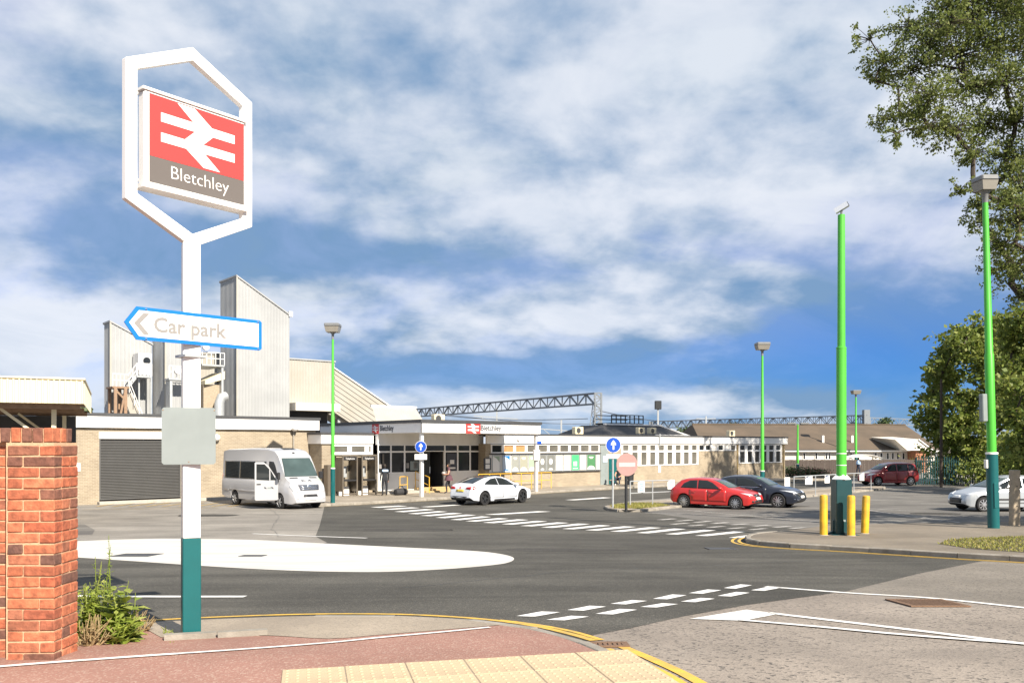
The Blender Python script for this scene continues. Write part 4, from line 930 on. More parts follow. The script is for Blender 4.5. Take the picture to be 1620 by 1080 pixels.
# shed and conveyor hall right of the tall tower
YS = YA+1.2
sd = local('cladded_shed', 'lower silver clad shed joined to the right of the tallest tower', 'building', sfor(458, YS), YS); xs1 = sfor(529, YS)-sfor(458, YS)
zs, zsb = zat(480, 569.5, YS), zat(480, 639, YS)
f = MB(); corr(f, (0, 0, 0), (xs1, 0, 0), zsb, zs, zsb, zs, .3, .03, (0, -1, 0)); f.build('front_cladding', 'grey_clad_warm', sd)
MB().box(-.0, xs1, 1.5, 7, -.1, zsb).build('lower_wall', 'roof_dark', sd)
MB().box(-.05, xs1+.05, .02, 8, zsb+.02, zs-.02).build('inner_wall', 'grey_clad_warm', sd); MB().box(-.1, xs1+.1, -.12, 8.1, zs, zs+.14).build('roof', 'grey_clad', sd)
zc0, zc1 = zat(480, 650, YS), zat(480, 638, YS)
MB().box(-.1, xs1-.2, -1.6, -.02, zc0, zc1).build('door_canopy', 'white_render', sd)
hl_ = local('sloping_hall', 'long pale ribbed roof sloping down to the right behind the station', 'building', sfor(529, YS), YS); xh = sfor(617, YS+2)-sfor(529, YS)
zh0, zh1, zl = zat(531, 583, YS), zat(615, 641, YS), 3.4
xt0, xt1 = 0, sfor(618, YS)-sfor(529, YS); zb0_ = zat(529, 652, YS); dz = zb0_-zh0; nst = 17; zr1 = zat(618, 645, YS)
h = MB()
for i in range(nst):
    a0, a1 = zh0+dz*i/nst, zh0+dz*(i+1)/nst; b0, b1 = zr1+dz*i/nst, zr1+dz*(i+1)/nst; o = -.06 if i % 2 else 0.0
    h.add([(0, o, a0), (xt1, o, b0), (xt1, o, b1), (0, o, a1), (0, .1, a0), (xt1, .1, b0), (xt1, .1, b1), (0, .1, a1)], [(0, 1, 2, 3), (0, 4, 5, 1), (3, 2, 6, 7)])
h.build('side_cladding', 'grey_clad_warm', hl_)
MB().prism([(0, zh0), (xt1, zr1), (xt1, zr1+dz), (0, zb0_)], .12, 4).build('gallery_body', 'grey_clad_warm', hl_)
MB().bar((-.05, .3, zh0+.06), (xt1+.1, .3, zr1+.06), .9, .12).build('ridge_flashing', 'white_panel', hl_)
MB().bar((0, 1, zb0_-.1), (xt1, 1, zr1+dz-.1), .3, .2).build('sill_beam', 'white_render', hl_)
for x_ in (xt1*.12, xt1*.5): MB().box(x_-.15, x_+.15, .5, .8, -.05, zb0_+(zr1-zh0)*x_/xt1-.1).build('trestle_leg', 'galv', hl_)
l2 = local('low_shed', 'low pale ribbed shed roof just left of the entrance canopy top', 'building', sfor(606, 66), 66); x2 = sfor(692, 66)-sfor(606, 66); zz0, zz1 = zat(650, 664, 66), zat(650, 642, 66)
l = MB(); vs = []; fs = []
for i in range(37): vs += [(i*x2/36, -.04*(i % 2), 3.0), (i*x2/36*.82+x2*.16, 3.5-.04*(i % 2), zz1)]
for i in range(36): fs.append((2*i, 2*i+1, 2*i+3, 2*i+2))
l.add(vs, fs).build('roof_slope', 'grey_clad_warm', l2); MB().box(0, x2, .3, 6, -.1, 2.9).box(x2*.3, x2*.95, 3.6, 3.9, 2.9, zz1-.05).build('wall', 'roof_dark', l2)
MB().box(x2*.14, x2, 3.45, 3.7, zz1-.02, zz1+.16).build('ridge_flashing', 'white_panel', l2)
# outside stair with landings
YL = YA-1.5
st = local('steel_stair', 'outside steel stair with railed landings on the left silver tower', 'stair', sfor(178, YL), YL); lx = lambda px: sfor(px, YL)-sfor(178, YL)
zl1 = zat(225, 594, YL); zl2 = zat(190, 611, YL)
MB().box(lx(216), lx(240), 0, 2, zl1-.15, zl1).build('landing', 'galv', st); MB().box(lx(178), lx(205), 0, 2, zl2-.15, zl2).build('landing', 'rust_steel', st)
def rails(x0, x1, z0, z1, y, nm='guard_rail', h=1.05, n=4):
    b = MB()
    for o in (.5*h, h): b.bar((x0, y, z0+o), (x1, y, z1+o), .05)
    for i in range(n+1): t_ = i/n; x = x0+(x1-x0)*t_; z = z0+(z1-z0)*t_; b.bar((x, y, z), (x, y, z+h), .05)
    b.build(nm, 'white_panel', st)
rails(lx(216), lx(240), zl1, zl1, 0); rails(lx(178), lx(203), zl2, zl2, 0); rails(lx(203), lx(217), zl2, zl1, 0, n=2)
MB().bar((lx(203), .2, zl2), (lx(217), .2, zl1), .12, .3).bar((lx(203), 1.2, zl2), (lx(217), 1.2, zl1), .12, .3).build('stringer', 'galv', st)
for i in range(7):
    t_ = (i+.5)/7; x = lx(203)+(lx(217)-lx(203))*t_; z = zl2+(zl1-zl2)*t_; MB().box(x-.13, x+.13, .25, 1.15, z-.03, z).build('tread', 'galv', st)
MB().bar((lx(205), .6, zl2-.6), (lx(236), .6, 3.0), .15, .8).build('stringer', 'grey_clad_warm', st)
rails(lx(205), lx(236), zl2-.5, 3.1, .1, n=4)
for px in (183, 199): MB().box(lx(px)-.12, lx(px)+.12, 0, .24, -.05, zl2-.15).box(lx(px)-.12, lx(px)+.12, 1.7, 1.94, -.05, zl2-.15).build('leg', 'rust_steel', st)
MB().bar((lx(183), .1, 3.4), (lx(199), .1, zl2-.3), .16).bar((lx(199), .15, zat(190, 632, YL)), (lx(183), .15, zl2-.3), .16).build('brace', 'rust_steel', st)
cab = local('tower_cabin', 'small white stair cabin with a round dark porthole', 'cabin', sfor(219, YL+.6), YL+.6); wcb = sfor(240, YL+.6)-sfor(219, YL+.6); zc_ = zl1
MB().box(0, wcb, 0, 1.6, zc_+.0, zc_+2.0).build('casing', 'white_panel', cab); MB().lathe([(.3, -.05), (.3, 0)], 18, 'Y', (wcb*.62, 0, zc_+1.35)).build('porthole', 'window_dark', cab)
MB().lathe([(.38, -.03), (.38, 0)], 18, 'Y', (wcb*.62, 0, zc_+1.35)).build('porthole_rim', 'galv', cab)
MB().box(0, .12, 0, .12, -.05, zc_).box(wcb-.12, wcb, 0, .12, -.05, zc_).build('leg', 'galv', cab)
b2 = local('steel_balcony', 'railed balcony with ducts between the narrow and tall towers', 'balcony', sfor(264, YA-2.6), YA-2.6); lx2 = lambda px: sfor(px, YA-2.6)-sfor(264, YA-2.6); zb2 = zat(280, 600, YA-2.6); st = b2
MB().box(lx2(260), lx2(290), -1.2, 0, zb2-.15, zb2).build('landing', 'galv', b2); rails(lx2(260), lx2(290), zb2, zb2, -1.2, n=5)
zb3 = zat(330, 578, YA-2.6); MB().box(lx2(312), lx2(347), -1.2, 2.6, zb3-.15, zb3).build('landing', 'galv', b2); rails(lx2(312), lx2(347), zb3, zb3, -1.2, n=5)
MB().add([(lx2(318), -1.0, zat(320, 606, YA)), (lx2(349), -1.0, zat(349, 592, YA)), (lx2(349), 2, zat(349, 592, YA)), (lx2(318), 2, zat(320, 606, YA)), (lx2(318), -1.0, zat(320, 612, YA)), (lx2(349), -1.0, zat(349, 604, YA)), (lx2(349), 2, zat(349, 604, YA)), (lx2(318), 2, zat(320, 612, YA))], [(0, 1, 2, 3), (4, 7, 6, 5), (0, 4, 5, 1), (1, 5, 6, 2), (2, 6, 7, 3), (3, 7, 4, 0)]).build('hopper', 'cream_clad', b2)
MB().box(lx2(318), lx2(349), -.6, 2, 2.5, zat(330, 612, YA)).build('hopper_box', 'wood_old', b2)
MB().tube([(lx2(338), -1.3, 3.0), (lx2(338), -1.3, zat(338, 640, YA)), (lx2(341), -1.3, zat(341, 632, YA)), (lx2(349), -1.2, zat(349, 630, YA))], .42, 12).build('duct', 'galv', b2, True)
for px, py in ((272, 588), (316, 551)): MB().lathe([(.28, -.3), (.3, 0)], 14, 'Y', (lx2(px), -1.3, zat(px, py, YA-2.6))).build('floodlight', 'white_panel', b2, True)
MB().box(lx2(262), lx2(266), -1.1, 0, -.05, zb2-.15).box(lx2(343), lx2(346), -1.1, 0, -.05, zb3-.15).build('leg', 'galv', b2)

# --- catenary gantries
def lattice(mb, a, b, dv, n, w, side=None):
    """two chords dv apart and zigzag bars between"""
    a = Vector(a); b = Vector(b); dv = Vector(dv)
    mb[0].bar(a, b, w); mb[0].bar(a+dv, b+dv, w)
    for i in range(n):
        p = a.lerp(b, i/n); q = a.lerp(b, (i+1)/n); mb[1].bar(p, q+dv if i % 2 == 0 else q, w*.6) if i % 2 == 0 else mb[1].bar(p+dv, q, w*.6)
        mb[1].bar(q, q+dv, w*.5)
gp = (1/F)
ga = P(949, 704, 100); gb = P(640, 704, 150)
gn = thing('catenary_gantry', 'grey steel lattice gantry with a tall lattice leg beside the station roof', 'gantry', (ga.x, ga.y, 0))
zt1 = EYE+83*100/F; beam = (MB(), MB()); side = Vector((0, 1.0, 0))
for off in (Vector((-.6, 0, 0)), Vector((-.6, 1.1, 0))): lattice(beam, off+Vector((0, 0, zt1-1.3)), Vector((gb.x-ga.x, gb.y-ga.y, zt1-1.3))+off, (0, 0, 1.25), 34, .16)
beam[0].build('beam_chord', 'gantry_steel', gn); beam[1].build('beam_lattice', 'gantry_steel', gn)
leg = (MB(), MB())
for off in (Vector((-.55, 0, 0)), Vector((-.55, .9, 0))): lattice(leg, off, off+Vector((0, 0, zt1)), (.75, 0, 0), 14, .15)
leg[0].build('leg', 'gantry_steel', gn); leg[1].build('leg_lattice', 'gantry_steel', gn)
lg2 = (MB(), MB()); lattice(lg2, (-1.9, .4, 0), (-.75, .4, zt1-1.2), (.35, 0, 0), 12, .09); lg2[0].build('brace', 'gantry_steel', gn); lg2[1].build('brace_lattice', 'gantry_steel', gn)
MB().box(gb.x-ga.x-.4, gb.x-ga.x+.3, gb.y-ga.y, gb.y-ga.y+.9, 0, zt1).build('leg', 'gantry_steel', gn)
f1, f2 = P(1030, 704, 190), P(1372, 704, 150)
g2 = thing('catenary_gantry', 'long thin grey gantry beam above the brown tiled roof', 'gantry', (f2.x, f2.y, 0)); zt2 = EYE+48*150/F; bm2 = (MB(), MB())
for off in (Vector((0, 0, 0)), Vector((0, 1, 0))): lattice(bm2, off+Vector((0, 0, zt2-1.5)), Vector((f1.x-f2.x, f1.y-f2.y, zt2-1.5))+off, (0, 0, 1.45), 40, .17)
bm2[0].build('beam_chord', 'gantry_steel', g2); bm2[1].build('beam_lattice', 'gantry_steel', g2)
MB().box(-.5, .5, 0, 1, -.05, zt2+.9).build('leg', 'gantry_steel', g2); MB().box(f1.x-f2.x-.4, f1.x-f2.x+.4, f1.y-f2.y, f1.y-f2.y+1, -.05, zt2).build('leg', 'gantry_steel', g2)
f3 = P(1480, 704, 220); f4 = P(1375, 704, 200)
g3_ = thing('catenary_gantry', 'faint far gantry running right towards the trees', 'gantry', (f3.x, f3.y, 0)); bm3 = (MB(), MB()); zt3 = EYE+41*215/F
lattice(bm3, (0, 0, zt3-1.6), (f4.x-f3.x, f4.y-f3.y, zt3-1.6), (0, 0, 1.55), 14, .16); bm3[0].build('beam_chord', 'gantry_steel', g3_); bm3[1].build('beam_lattice', 'gantry_steel', g3_)
MB().box(-.4, .4, 0, .8, -.05, zt3+1).build('leg', 'gantry_steel', g3_); MB().box(f4.x-f3.x-.4, f4.x-f3.x+.4, f4.y-f3.y, f4.y-f3.y+.8, -.05, zt3).build('leg', 'gantry_steel', g3_)
for px, top, d_, lab in [(786, 645, 130, 'thin grey mast with crossarm above the entrance canopy'), (888, 664, 120, 'short dark mast left of the lattice gantry leg'), (1041, 645, 120, 'slim mast with dark signal head right of the black platform'), (1117, 658, 140, 'slim mast above the left of the brown roof')]:
    p = P(px, 704, d_); zt_ = EYE+(704-top)*d_/F; t = thing('catenary_mast', lab, 'mast', (p.x, p.y, 0)); MB().box(-.11, .11, -.11, .11, -.05, zt_).build('post', 'galv', t)
    if px in (786, 888): MB().bar((-3.5, 0, zt_-1.2), (3.2, 0, zt_-1.7), .12).bar((-2.5, 0, zt_-1.3), (0, 0, zt_-3.4), .08).build('crossarm', 'galv', t)
    elif px == 1041: MB().bbox(-.45, .45, -.3, .3, zt_-.2, zt_+1.0, .05).build('signal_head', 'black_metal', t)
    else: MB().bar((-1.6, 0, zt_-.4), (1.6, 0, zt_-.4), .12).build('crossarm', 'galv', t)
for k, (a, b) in enumerate([((700, 655, 130), (1000, 668, 170)), ((640, 648, 150), (930, 662, 110)), ((950, 650, 100), (1110, 662, 150))]):
    pa, pb = P(*a), P(*b); pts = [pa.lerp(pb, i/10)-Vector((0, 0, .8*math.sin(math.pi*i/10))) for i in range(11)]
    o = MB().tube([p-pa for p in pts], .045, 5).build('overhead_wire', 'dark_trim', None, loc=pa); tag(o, ['upper overhead wire sagging right of the canopy top', 'overhead wire running along under the lattice beam', 'overhead wire right of the lattice gantry leg'][k], 'wire', 'railway overhead wires')

# --- cream canopy on the far left behind the brick wall
cn = thing('cream_canopy', 'cream ribbed canopy with a dark open underside behind the red brick wall', 'canopy', onground(-13.9, 27.6), R(25))
inv = (Matrix.Translation(cn.location) @ Matrix.Rotation(R(25), 4, 'Z')).inverted()
e = inv @ P(132, 601, 27.6); zT = e.z; zBt = (inv @ P(132, 638.5, 27.6)).z; xe = e.x; X0 = -8
f = MB(); corr(f, (X0, 0, 0), (xe, 0, 0), zBt, zT, zBt, zT, .16, .03, (0, -1, 0)); corr(f, (xe, 0, 0), (xe, 9, 0), zBt, zT, zBt, zT, .16, .03, (1, 0, 0)); f.build('fascia', 'cream_clad', cn)
MB().box(X0, xe+.05, -.06, 9, zT+.003, zT+.06).build('roof', 'cream_clad', cn); MB().box(X0, xe-.03, .05, 8.9, zBt+.25, zBt+.3).build('roof_deck', 'rust_steel', cn)
for i in range(6): x = xe-.4-i*1.6; MB().box(x-.06, x+.06, .06, 8.8, zBt+.02, zBt+.24).build('beam', 'cream_clad' if i == 0 else 'rust_steel', cn)
for i in range(3): y = .5+i*3.8; MB().box(X0, xe-.1, y-.05, y+.05, zBt-.16, zBt+.015).build('purlin', 'rust_steel', cn)
for i, (x, y) in enumerate([(xe-.9, 1.0), (xe-5.2, 1.0), (xe-.9, 7.5), (xe-5.2, 7.5)]):
    zb0 = H((cn.location+Vector((-.42*0, 0, 0))).y+.42*x+.9*y)-cn.location.z; MB().box(x-.07, x+.07, y-.07, y+.07, zb0-.05, zBt-.16).build('post', 'cream_clad', cn)
    MB().bar((x, y, zBt-1.4), (x-1.6, y, zBt-.1), .09).build('brace', 'cream_clad', cn)
MB().box(X0, xe-.5, 7.9, 8.0, -.4, zBt-.17).build('back_wall', 'roof_dark', cn)
# ------------------------------------------------------------------ red brick wall in the foreground
def brick_meshes():
    out = {}
    for kind, (l, h, d) in {'stretcher': (.212, .064, .1), 'header': (.100, .064, .1), 'soldier': (.064, .098, .1)}.items():
        out[kind] = []
        for k in range(5):
            bm = bmesh.new(); bmesh.ops.create_cube(bm, size=1)
            for v in bm.verts: v.co = Vector((v.co.x*l+rnd.uniform(-.003, .003), v.co.y*d+rnd.uniform(-.002, .002), v.co.z*h+rnd.uniform(-.0025, .0025)))
            bmesh.ops.bevel(bm, geom=list(bm.edges), offset=.005, segments=1, affect='EDGES')
            me = bpy.data.meshes.new('brick'); bm.to_mesh(me); bm.free(); me.materials.append(M['red_brick']); out[kind].append(me)
    return out
BR = brick_meshes()
wx1 = (86-810)/F*5.85; wyf = 5.85; wz0 = 1.40
bwall = thing('brick_wall', 'weathered red brick wall end with a pier and a soldier course on top', 'wall', (wx1, wyf, wz0))
def brk(kind, x, y, z, rz=0):
    return link('brick', rnd.choice(BR[kind]), bwall, (x, y+rnd.uniform(-.004, .003), z), (rnd.uniform(-.012, .012), rnd.uniform(-.008, .008)+(math.pi if rnd.random() < .5 else 0), rz+rnd.uniform(-.008, .008)))
mb = MB(); mb.box(-.336, -.009, .009, .318, -.1, 1.518); mb.box(-1.9, -.34, .075, .318, -.1, 1.518); mb.box(-1.9, -.022, .02, .235, 1.519, 1.612); mb.build('mortar_core', 'mortar', bwall)
for c in range(20):
    z = .0375+.075*c
    if c % 2:      # header at the corner
        brk('header', -.05, .05, z); brk('stretcher', -.109-.106, .05, z); brk('stretcher', -.05, .109+.106, z, R(90))
    else:
        brk('stretcher', -.106, .05, z); brk('header', -.221-.052, .05, z); brk('header', -.05, .109+.05, z, R(90)); brk('header', -.05, .109+.05+.109, z, R(90))
    if not c % 2: brk('stretcher', -.05-.284, .109+.108+.02, z, R(90))
    x = -.352-(.0 if c % 2 else .11)
    if not c % 2: brk('header', -.352-.05, .118, z)
    while x > -1.8: brk('stretcher', x-.108, .118, z); x -= .222
for k in range(25): brk('soldier', -.046-.0745*k, .055, 1.570)
for k in range(2): brk('soldier', -.062, .155+.075*k, 1.570, R(90))
# ------------------------------------------------------------------ totem sign
TR = R(51)
tx, ty = (302-810)/F*6.8, 6.8; tz = H(ty)+.03
tot = thing('station_totem', 'tall white hexagon totem with red double arrow panel and teal foot', 'sign', (tx, ty, tz), TR)
hxw = .545
def hexa(k): return [(0, 6.06-tz-k*1.16), (hxw-k, 5.79-tz-k*.62), (hxw-k, 4.74-tz+k*.62), (0, 4.47-tz+k*1.16), (-hxw+k, 4.74-tz+k*.62), (-hxw+k, 5.79-tz-k*.62)]
ho, hi_ = hexa(0), hexa(.092)
fr = MB(); n = 6; vs = [(a, -.03, b) for a, b in ho]+[(a, -.03, b) for a, b in hi_]+[(a, .03, b) for a, b in ho]+[(a, .03, b) for a, b in hi_]
fs = []
for i in range(6):
    j = (i+1) % 6; fs += [(i, j, j+6, i+6), (i+12, i+18, j+18, j+12), (i, i+12, j+12, j), (i+6, j+6, j+18, i+18)]
fr.add(vs, fs); o = fr.build('hexagon_frame', 'white_paint', tot)
bv = o.modifiers.new('edge', 'BEVEL'); bv.width = .006; bv.segments = 2; bv.limit_method = 'ANGLE'
zp0, zp1 = 4.885-tz, 5.59-tz; px0_, px1_ = -.41, .46
MB().bbox(px0_, px1_, -.05, .05, zp0, zp1, .012).build('panel_box', 'white_paint', tot)
MB().box(px0_-.02, px1_+.02, -.07, .07, zp0-.035, zp0-.002).build('panel_sill', 'white_paint', tot); MB().box(px0_-.015, px1_+.015, -.06, .06, zp1+.002, zp1+.022).build('panel_cap', 'white_paint', tot)
zs_ = zp0+.215
MB().box(px0_+.038, px1_-.012, -.0545, -.051, zs_+.001, zp1-.018).build('red_panel', 'sign_red', tot); MB().box(px0_+.038, px1_-.012, -.0545, -.051, zp0+.018, zs_-.001).build('name_panel', 'sign_grey', tot)
cxp = (px0_+.038+px1_-.012)/2
double_arrow(tot, cxp, (zs_+zp1-.018)/2+.003, .64, -.055)
text('lettering', 'Bletchley', .145, 'white_paint', tot, (cxp+.01, -.056, zp0+.078), align='CENTER', sx=.97, bold=-.002)
for s_ in (-1, 1):
    for z in (zp1-.03, zp0+.02): MB().tube([(s_*.435, 0, z), (s_*.505, 0, z)], .014, 8).build('bolt', 'galv', tot)
p4r = Matrix.Rotation(R(-24), 4, 'Z')
def poleprism(z0, z1, hw, name, mat):
    m_ = MB(); m_.bbox(-hw, hw, -hw, hw, z0, z1, .006); m_.v = [tuple(p4r @ Vector(v)) for v in m_.v]; return m_.build(name, mat, tot)
poleprism(2.165-tz, 4.50-tz, .066, 'post', 'white_paint'); poleprism(4.20-tz, 4.545-tz, .058, 'post_sleeve', 'white_paint') if False else None
poleprism(-.03, 2.163-tz, .069, 'post_foot', 'teal_paint')
poleprism(4.42-tz, 4.56-tz, .052, 'post_neck', 'white_paint')
# car park finger sign hung on the post
cp = thing('car_park_sign', 'white Car park finger sign with blue border pointing left on the totem', 'sign', (tx, ty, 3.69), R(46))
def off(p): return (p[0], p[1])
outl = [(-.56, .125), (-.47, .25), (.545, .25), (.565, .235), (.565, .015), (.545, 0), (-.47, 0)]
inl = [(-.525, .125), (-.452, .222), (.535, .222), (.535, .028), (-.452, .028)]
yo = -.098
MB().prism(outl, yo+.006, yo-.004).build('border', 'sign_blue', cp); MB().prism(inl, yo-.0042, yo-.007).build('face', 'white_paint', cp)
MB().prism([(-.49, .125), (-.42, .205), (-.375, .205), (-.445, .125), (-.375, .045), (-.42, .045)], yo-.0072, yo-.010).build('arrow', 'print_faint', cp)
text('lettering', 'Car park', .158, 'print_faint', cp, (-.345, yo-.0085, .075), sx=1.02, depth=.0012, bold=.0035)
MB().prism([(.22, .055), (.51, .055), (.51, .20), (.22, .20)], yo-.0072, yo-.009).build('faded_logo_panel', 'print_pink', cp)
double_arrow(cp, .365, .128, .22, yo-.0092, 'white_paint', 'faded_logo')
for z in (.055, .2): MB().box(-.085, .085, -.092, .08, z-.012, z+.012).build('clamp', 'galv', cp)
for x in (-.40, .53):
    for z in (.013, .237): MB().lathe([(.007, -.012), (.007, 0)], 8, 'Y', (x, yo, z)).build('rivet', 'chrome', cp)
MB().box(-.09, .09, -.09, .085, -.095, -.075).build('clamp', 'galv', cp)
gp_ = thing('grey_panel', 'blank grey square sign back on the totem post', 'sign', (tx+.02, ty-.095, 2.75), R(14))
q = MB(); q.prism([(.2*a+.17*0+(.0), b) for a, b in []] or [(-.185, 0), (.185, 0), (.2, .015), (.2, .43), (.185, .445), (-.185, .445), (-.2, .43), (-.2, .015)], -.004, .004); q.build('plate', 'panel_back', gp_)
for z in (.1, .35): MB().box(-.11, .11, .005, .02, z-.015, z+.015).build('channel', 'galv', gp_)
for x, z in ((-.19, .425), (.19, .425), (0, .02)): MB().lathe([(.005, -.007), (.005, -.003)], 8, 'Y', (x, 0, z)).build('rivet', 'rust_steel', gp_)

# ------------------------------------------------------------------ lamp posts
def lamp(label, base, h, hteal, r0, head=True, rt=None, hw=.38, tilt=0, name='lamp_post'):
    t = thing(name, label, 'lamp post', base, 0, 'green lamp posts with teal feet'); rt = rt or r0*.62
    MB().lathe([(r0*1.28, -.05), (r0*1.28, hteal)], 16).build('post_foot', 'teal_paint', t, True)
    MB().lathe([(r0*1.36, hteal+.002), (r0*1.36, hteal+.05), (r0, hteal+.06)], 16).build('collar', 'white_panel', t, True)
    zt_ = h-(.5 if head else 0)
    MB().bbox(-r0*.6, r0*.6, -r0*1.33, -r0*1.2, hteal*.28, hteal*.62, .008).build('access_door', 'teal_paint', t)
    MB().lathe([(r0, hteal+.06), (r0, hteal+(h-hteal)*.36), (r0*.86, hteal+(h-hteal)*.36+.04), (rt, zt_)], 16).build('post', 'green_paint', t, True)
    if head:
        a = hw; b = MB(); z0, z1 = zt_+.09, h
        b.add([(-a*.82, -a*.82, z0), (a*.82, -a*.82, z0), (a*.82, a*.82, z0), (-a*.82, a*.82, z0), (-a, -a, z0+(z1-z0)*.62), (a, -a, z0+(z1-z0)*.62), (a, a, z0+(z1-z0)*.62), (-a, a, z0+(z1-z0)*.62)],
              [(0, 3, 2, 1), (0, 1, 5, 4), (1, 2, 6, 5), (2, 3, 7, 6), (3, 0, 4, 7)])
        hd = b.build('lamp_head', 'lamp_glass', t)
        MB().bbox(-a*1.03, a*1.03, -a*1.03, a*1.03, z0+(z1-z0)*.62+.002, z1, .03).build('cover', 'lamp_grey', hd)
        MB().lathe([(rt*1.05, zt_-.25), (rt*1.2, zt_), (.16, zt_+.088)], 12).build('neck', 'lamp_grey', t, True)
    return t
b = G(526.5, 795, .12); lamp('green lamp post with teal foot in front of the phone kiosks', b, EYE+(704-512)*b.y/F-b.z, 1.62, .085, hw=.34)
yq = 48.9; b = Vector(((1206-810)/F*yq, yq, .02)); lamp('green lamp post behind the red and dark cars', b, 8.75, 1.38, .10, hw=.36)
yq = 91; b = Vector(((1354-810)/F*yq, yq, 0)); lamp('farthest green lamp post beside the man in the blue shirt', b, 8.75, 1.6, .12, hw=.42)
b = G(1572, 835, .1); LT = lamp('large green lamp post at the right edge in front of the big tree', b, EYE+(704-283)*b.y/F-b.z, 2.15, .125, hw=.25, rt=.075); LT.rotation_euler = (R(1.0), R(-2.4), R(8))
MB().bbox(-.31, -.15, -.09, .09, 3.1, 3.9, .02).build('control_box', 'panel_back', LT); MB().bbox(-.22, -.162, -.06, .06, 1.75, 2.0, .01).build('notice', 'white_panel', LT)
MB().bbox(-.16, -.02, -.03, .03, 3.2, 3.24, .005).build('bracket', 'galv', LT)
yq = 81; b = Vector(((1262-810)/F*yq, yq, 0)); lt = lamp('slim green lamp post with twin flat heads by the flower bed', b, EYE+(704-671)*yq/F, 1.1, .11, head=False)
zt_ = EYE+33*yq/F
for s_ in (-1, 1): MB().bar((0, 0, zt_-.03), (s_*.6, 0, zt_+.02), .08).build('arm', 'lamp_grey', lt); MB().bbox(s_*.62-.4, s_*.62+.4, -.16, .16, zt_+.0, zt_+.16, .03).build('lamp_head', 'lamp_grey', lt)
# camera pole with yellow bollards
cb_ = G(1331, 845, .1); cp_ = thing('camera_pole', 'tall green camera pole on a square dark teal base among yellow bollards', 'camera pole', cb_); hc = EYE+(704-340)*cb_.y/F-cb_.z
q = MB(); q.bbox(-.2, .2, -.2, .2, 0, 1.42, .015); q.build('base_cabinet', 'dark_teal', cp_)
MB().prism([(-.36, 0), (.36, 0), (.36, .03), (.22, .10), (.22, .35), (.205, .4), (-.205, .4), (-.22, .35), (-.22, .10), (-.36, .03)], -.03, .03).build('base_rib', 'dark_teal', cp_)
MB().prism([(-.36, 0), (.36, 0), (.36, .03), (.22, .10), (.22, .35), (.205, .4), (-.205, .4), (-.22, .35), (-.22, .10), (-.36, .03)], -.032, .032, 'YZ').build('base_rib', 'dark_teal', cp_)
MB().bbox(-.34, .34, -.34, .34, -.03, .025, .008).build('base_plate', 'dark_teal', cp_)
MB().lathe([(.24, 1.421), (.24, 1.44), (.12, 1.56), (.12, 1.6)], 4).build('base_cap', 'white_paint', cp_); hm = (EYE+(704-550)*cb_.y/F-cb_.z)
MB().lathe([(.125, 1.5), (.125, hm), (.10, hm+.03), (.088, hc)], 20).build('post', 'green_paint', cp_, True); MB().lathe([(.129, hm-.03), (.129, hm+.012)], 20).build('collar', 'green_paint', cp_, True)
for z in (1.78, 2.08): MB().lathe([(.1275, z), (.1275, z+.02)], 20).build('band', 'white_paint', cp_, True)
cm = MB(); cm.bar((-.14, .06, hc+.10), (.13, -.1, hc+.26), .13, .13); cmo = cm.build('camera', 'lamp_clear', cp_); MB().bar((.131, -.101, hc+.261), (.14, -.106, hc+.266), .10).build('lens', 'plastic_black', cmo); MB().tube([(0, 0, hc), (.0, -.02, hc+.13)], .03, 8).build('bracket', 'lamp_grey', cp_)
for px, py, lab, hgt in [(1303, 846, 'yellow bollard at the left of the teal pole base', 1.03), (1320, 841, 'yellow bollard mostly hidden behind the teal pole base', 1.03), (1346.5, 847, 'worn yellow bollard close in front of the pole base', 1.02), (1368, 843.5, 'yellow bollard at the right of the pole base, leaning slightly', 1.0)]:
    p = G(px, py, .1); t = thing('bollard', lab, 'bollard', p, rnd.uniform(0, 6), 'yellow bollards round the camera pole'); r_ = .098
    MB().lathe([(r_, -.04), (r_, hgt-.05), (r_*.92, hgt-.015), (r_*.6, hgt), (0, hgt+.003)], 18).build('post', 'yellow_paint', t, True)
    if px == 1368: t.rotation_euler = (R(1), R(2), .4)
    if px != 1320: MB().lathe([(r_+.03, -.02), (r_+.012, .012), (r_+.001, .014)], 18).build('collar', 'concrete', t, True)

# ------------------------------------------------------------------ signs on the island and its guard rail
b = G(969.5, 803, .10); t = thing('direction_sign', 'round blue up arrow sign on a grey post at the island end', 'sign', b, R(10))
hz_ = lambda py: EYE+(704-py)*b.y/F-b.z
MB().tube([(0, 0, -.05), (0, 0, hz_(691))], .045, 10).build('post', 'galv', t, True); arrow_sign(t, hz_(703.5), .34, -.07)
MB().box(-.30, .32, -.07, -.055, hz_(725), hz_(718)).build('plate', 'white_paint', t); MB().box(-.28, .30, -.0715, -.0705, hz_(724.4), hz_(718.6)).build('plate_border', 'print_dark', t)
MB().box(-.265, .285, -.073, -.072, hz_(724), hz_(719)).build('plate_face', 'white_paint', t); text('lettering', 'ONE WAY', .11, 'print_dark', t, (.01, -.0735, hz_(723.4)), align='CENTER', sx=.95, depth=.0008)
b = G(990.5, 807, .10); hz_ = lambda py: EYE+(704-py)*b.y/F-b.z
t = thing('no_entry_sign', 'faded round no entry sign on a black post', 'sign', b, R(16)); MB().tube([(0, 0, -.05), (0, 0, hz_(722))], .06, 12).build('post', 'black_metal', t, True)
MB().lathe([(.47, -.012), (.47, .012)], 32, 'Y', (0, -.09, hz_(734.5))).build('disc', 'noentry_red', t); MB().box(-.36, .36, -.108, -.103, hz_(734.5)-.085, hz_(734.5)+.085).build('bar', 'noentry_white', t)
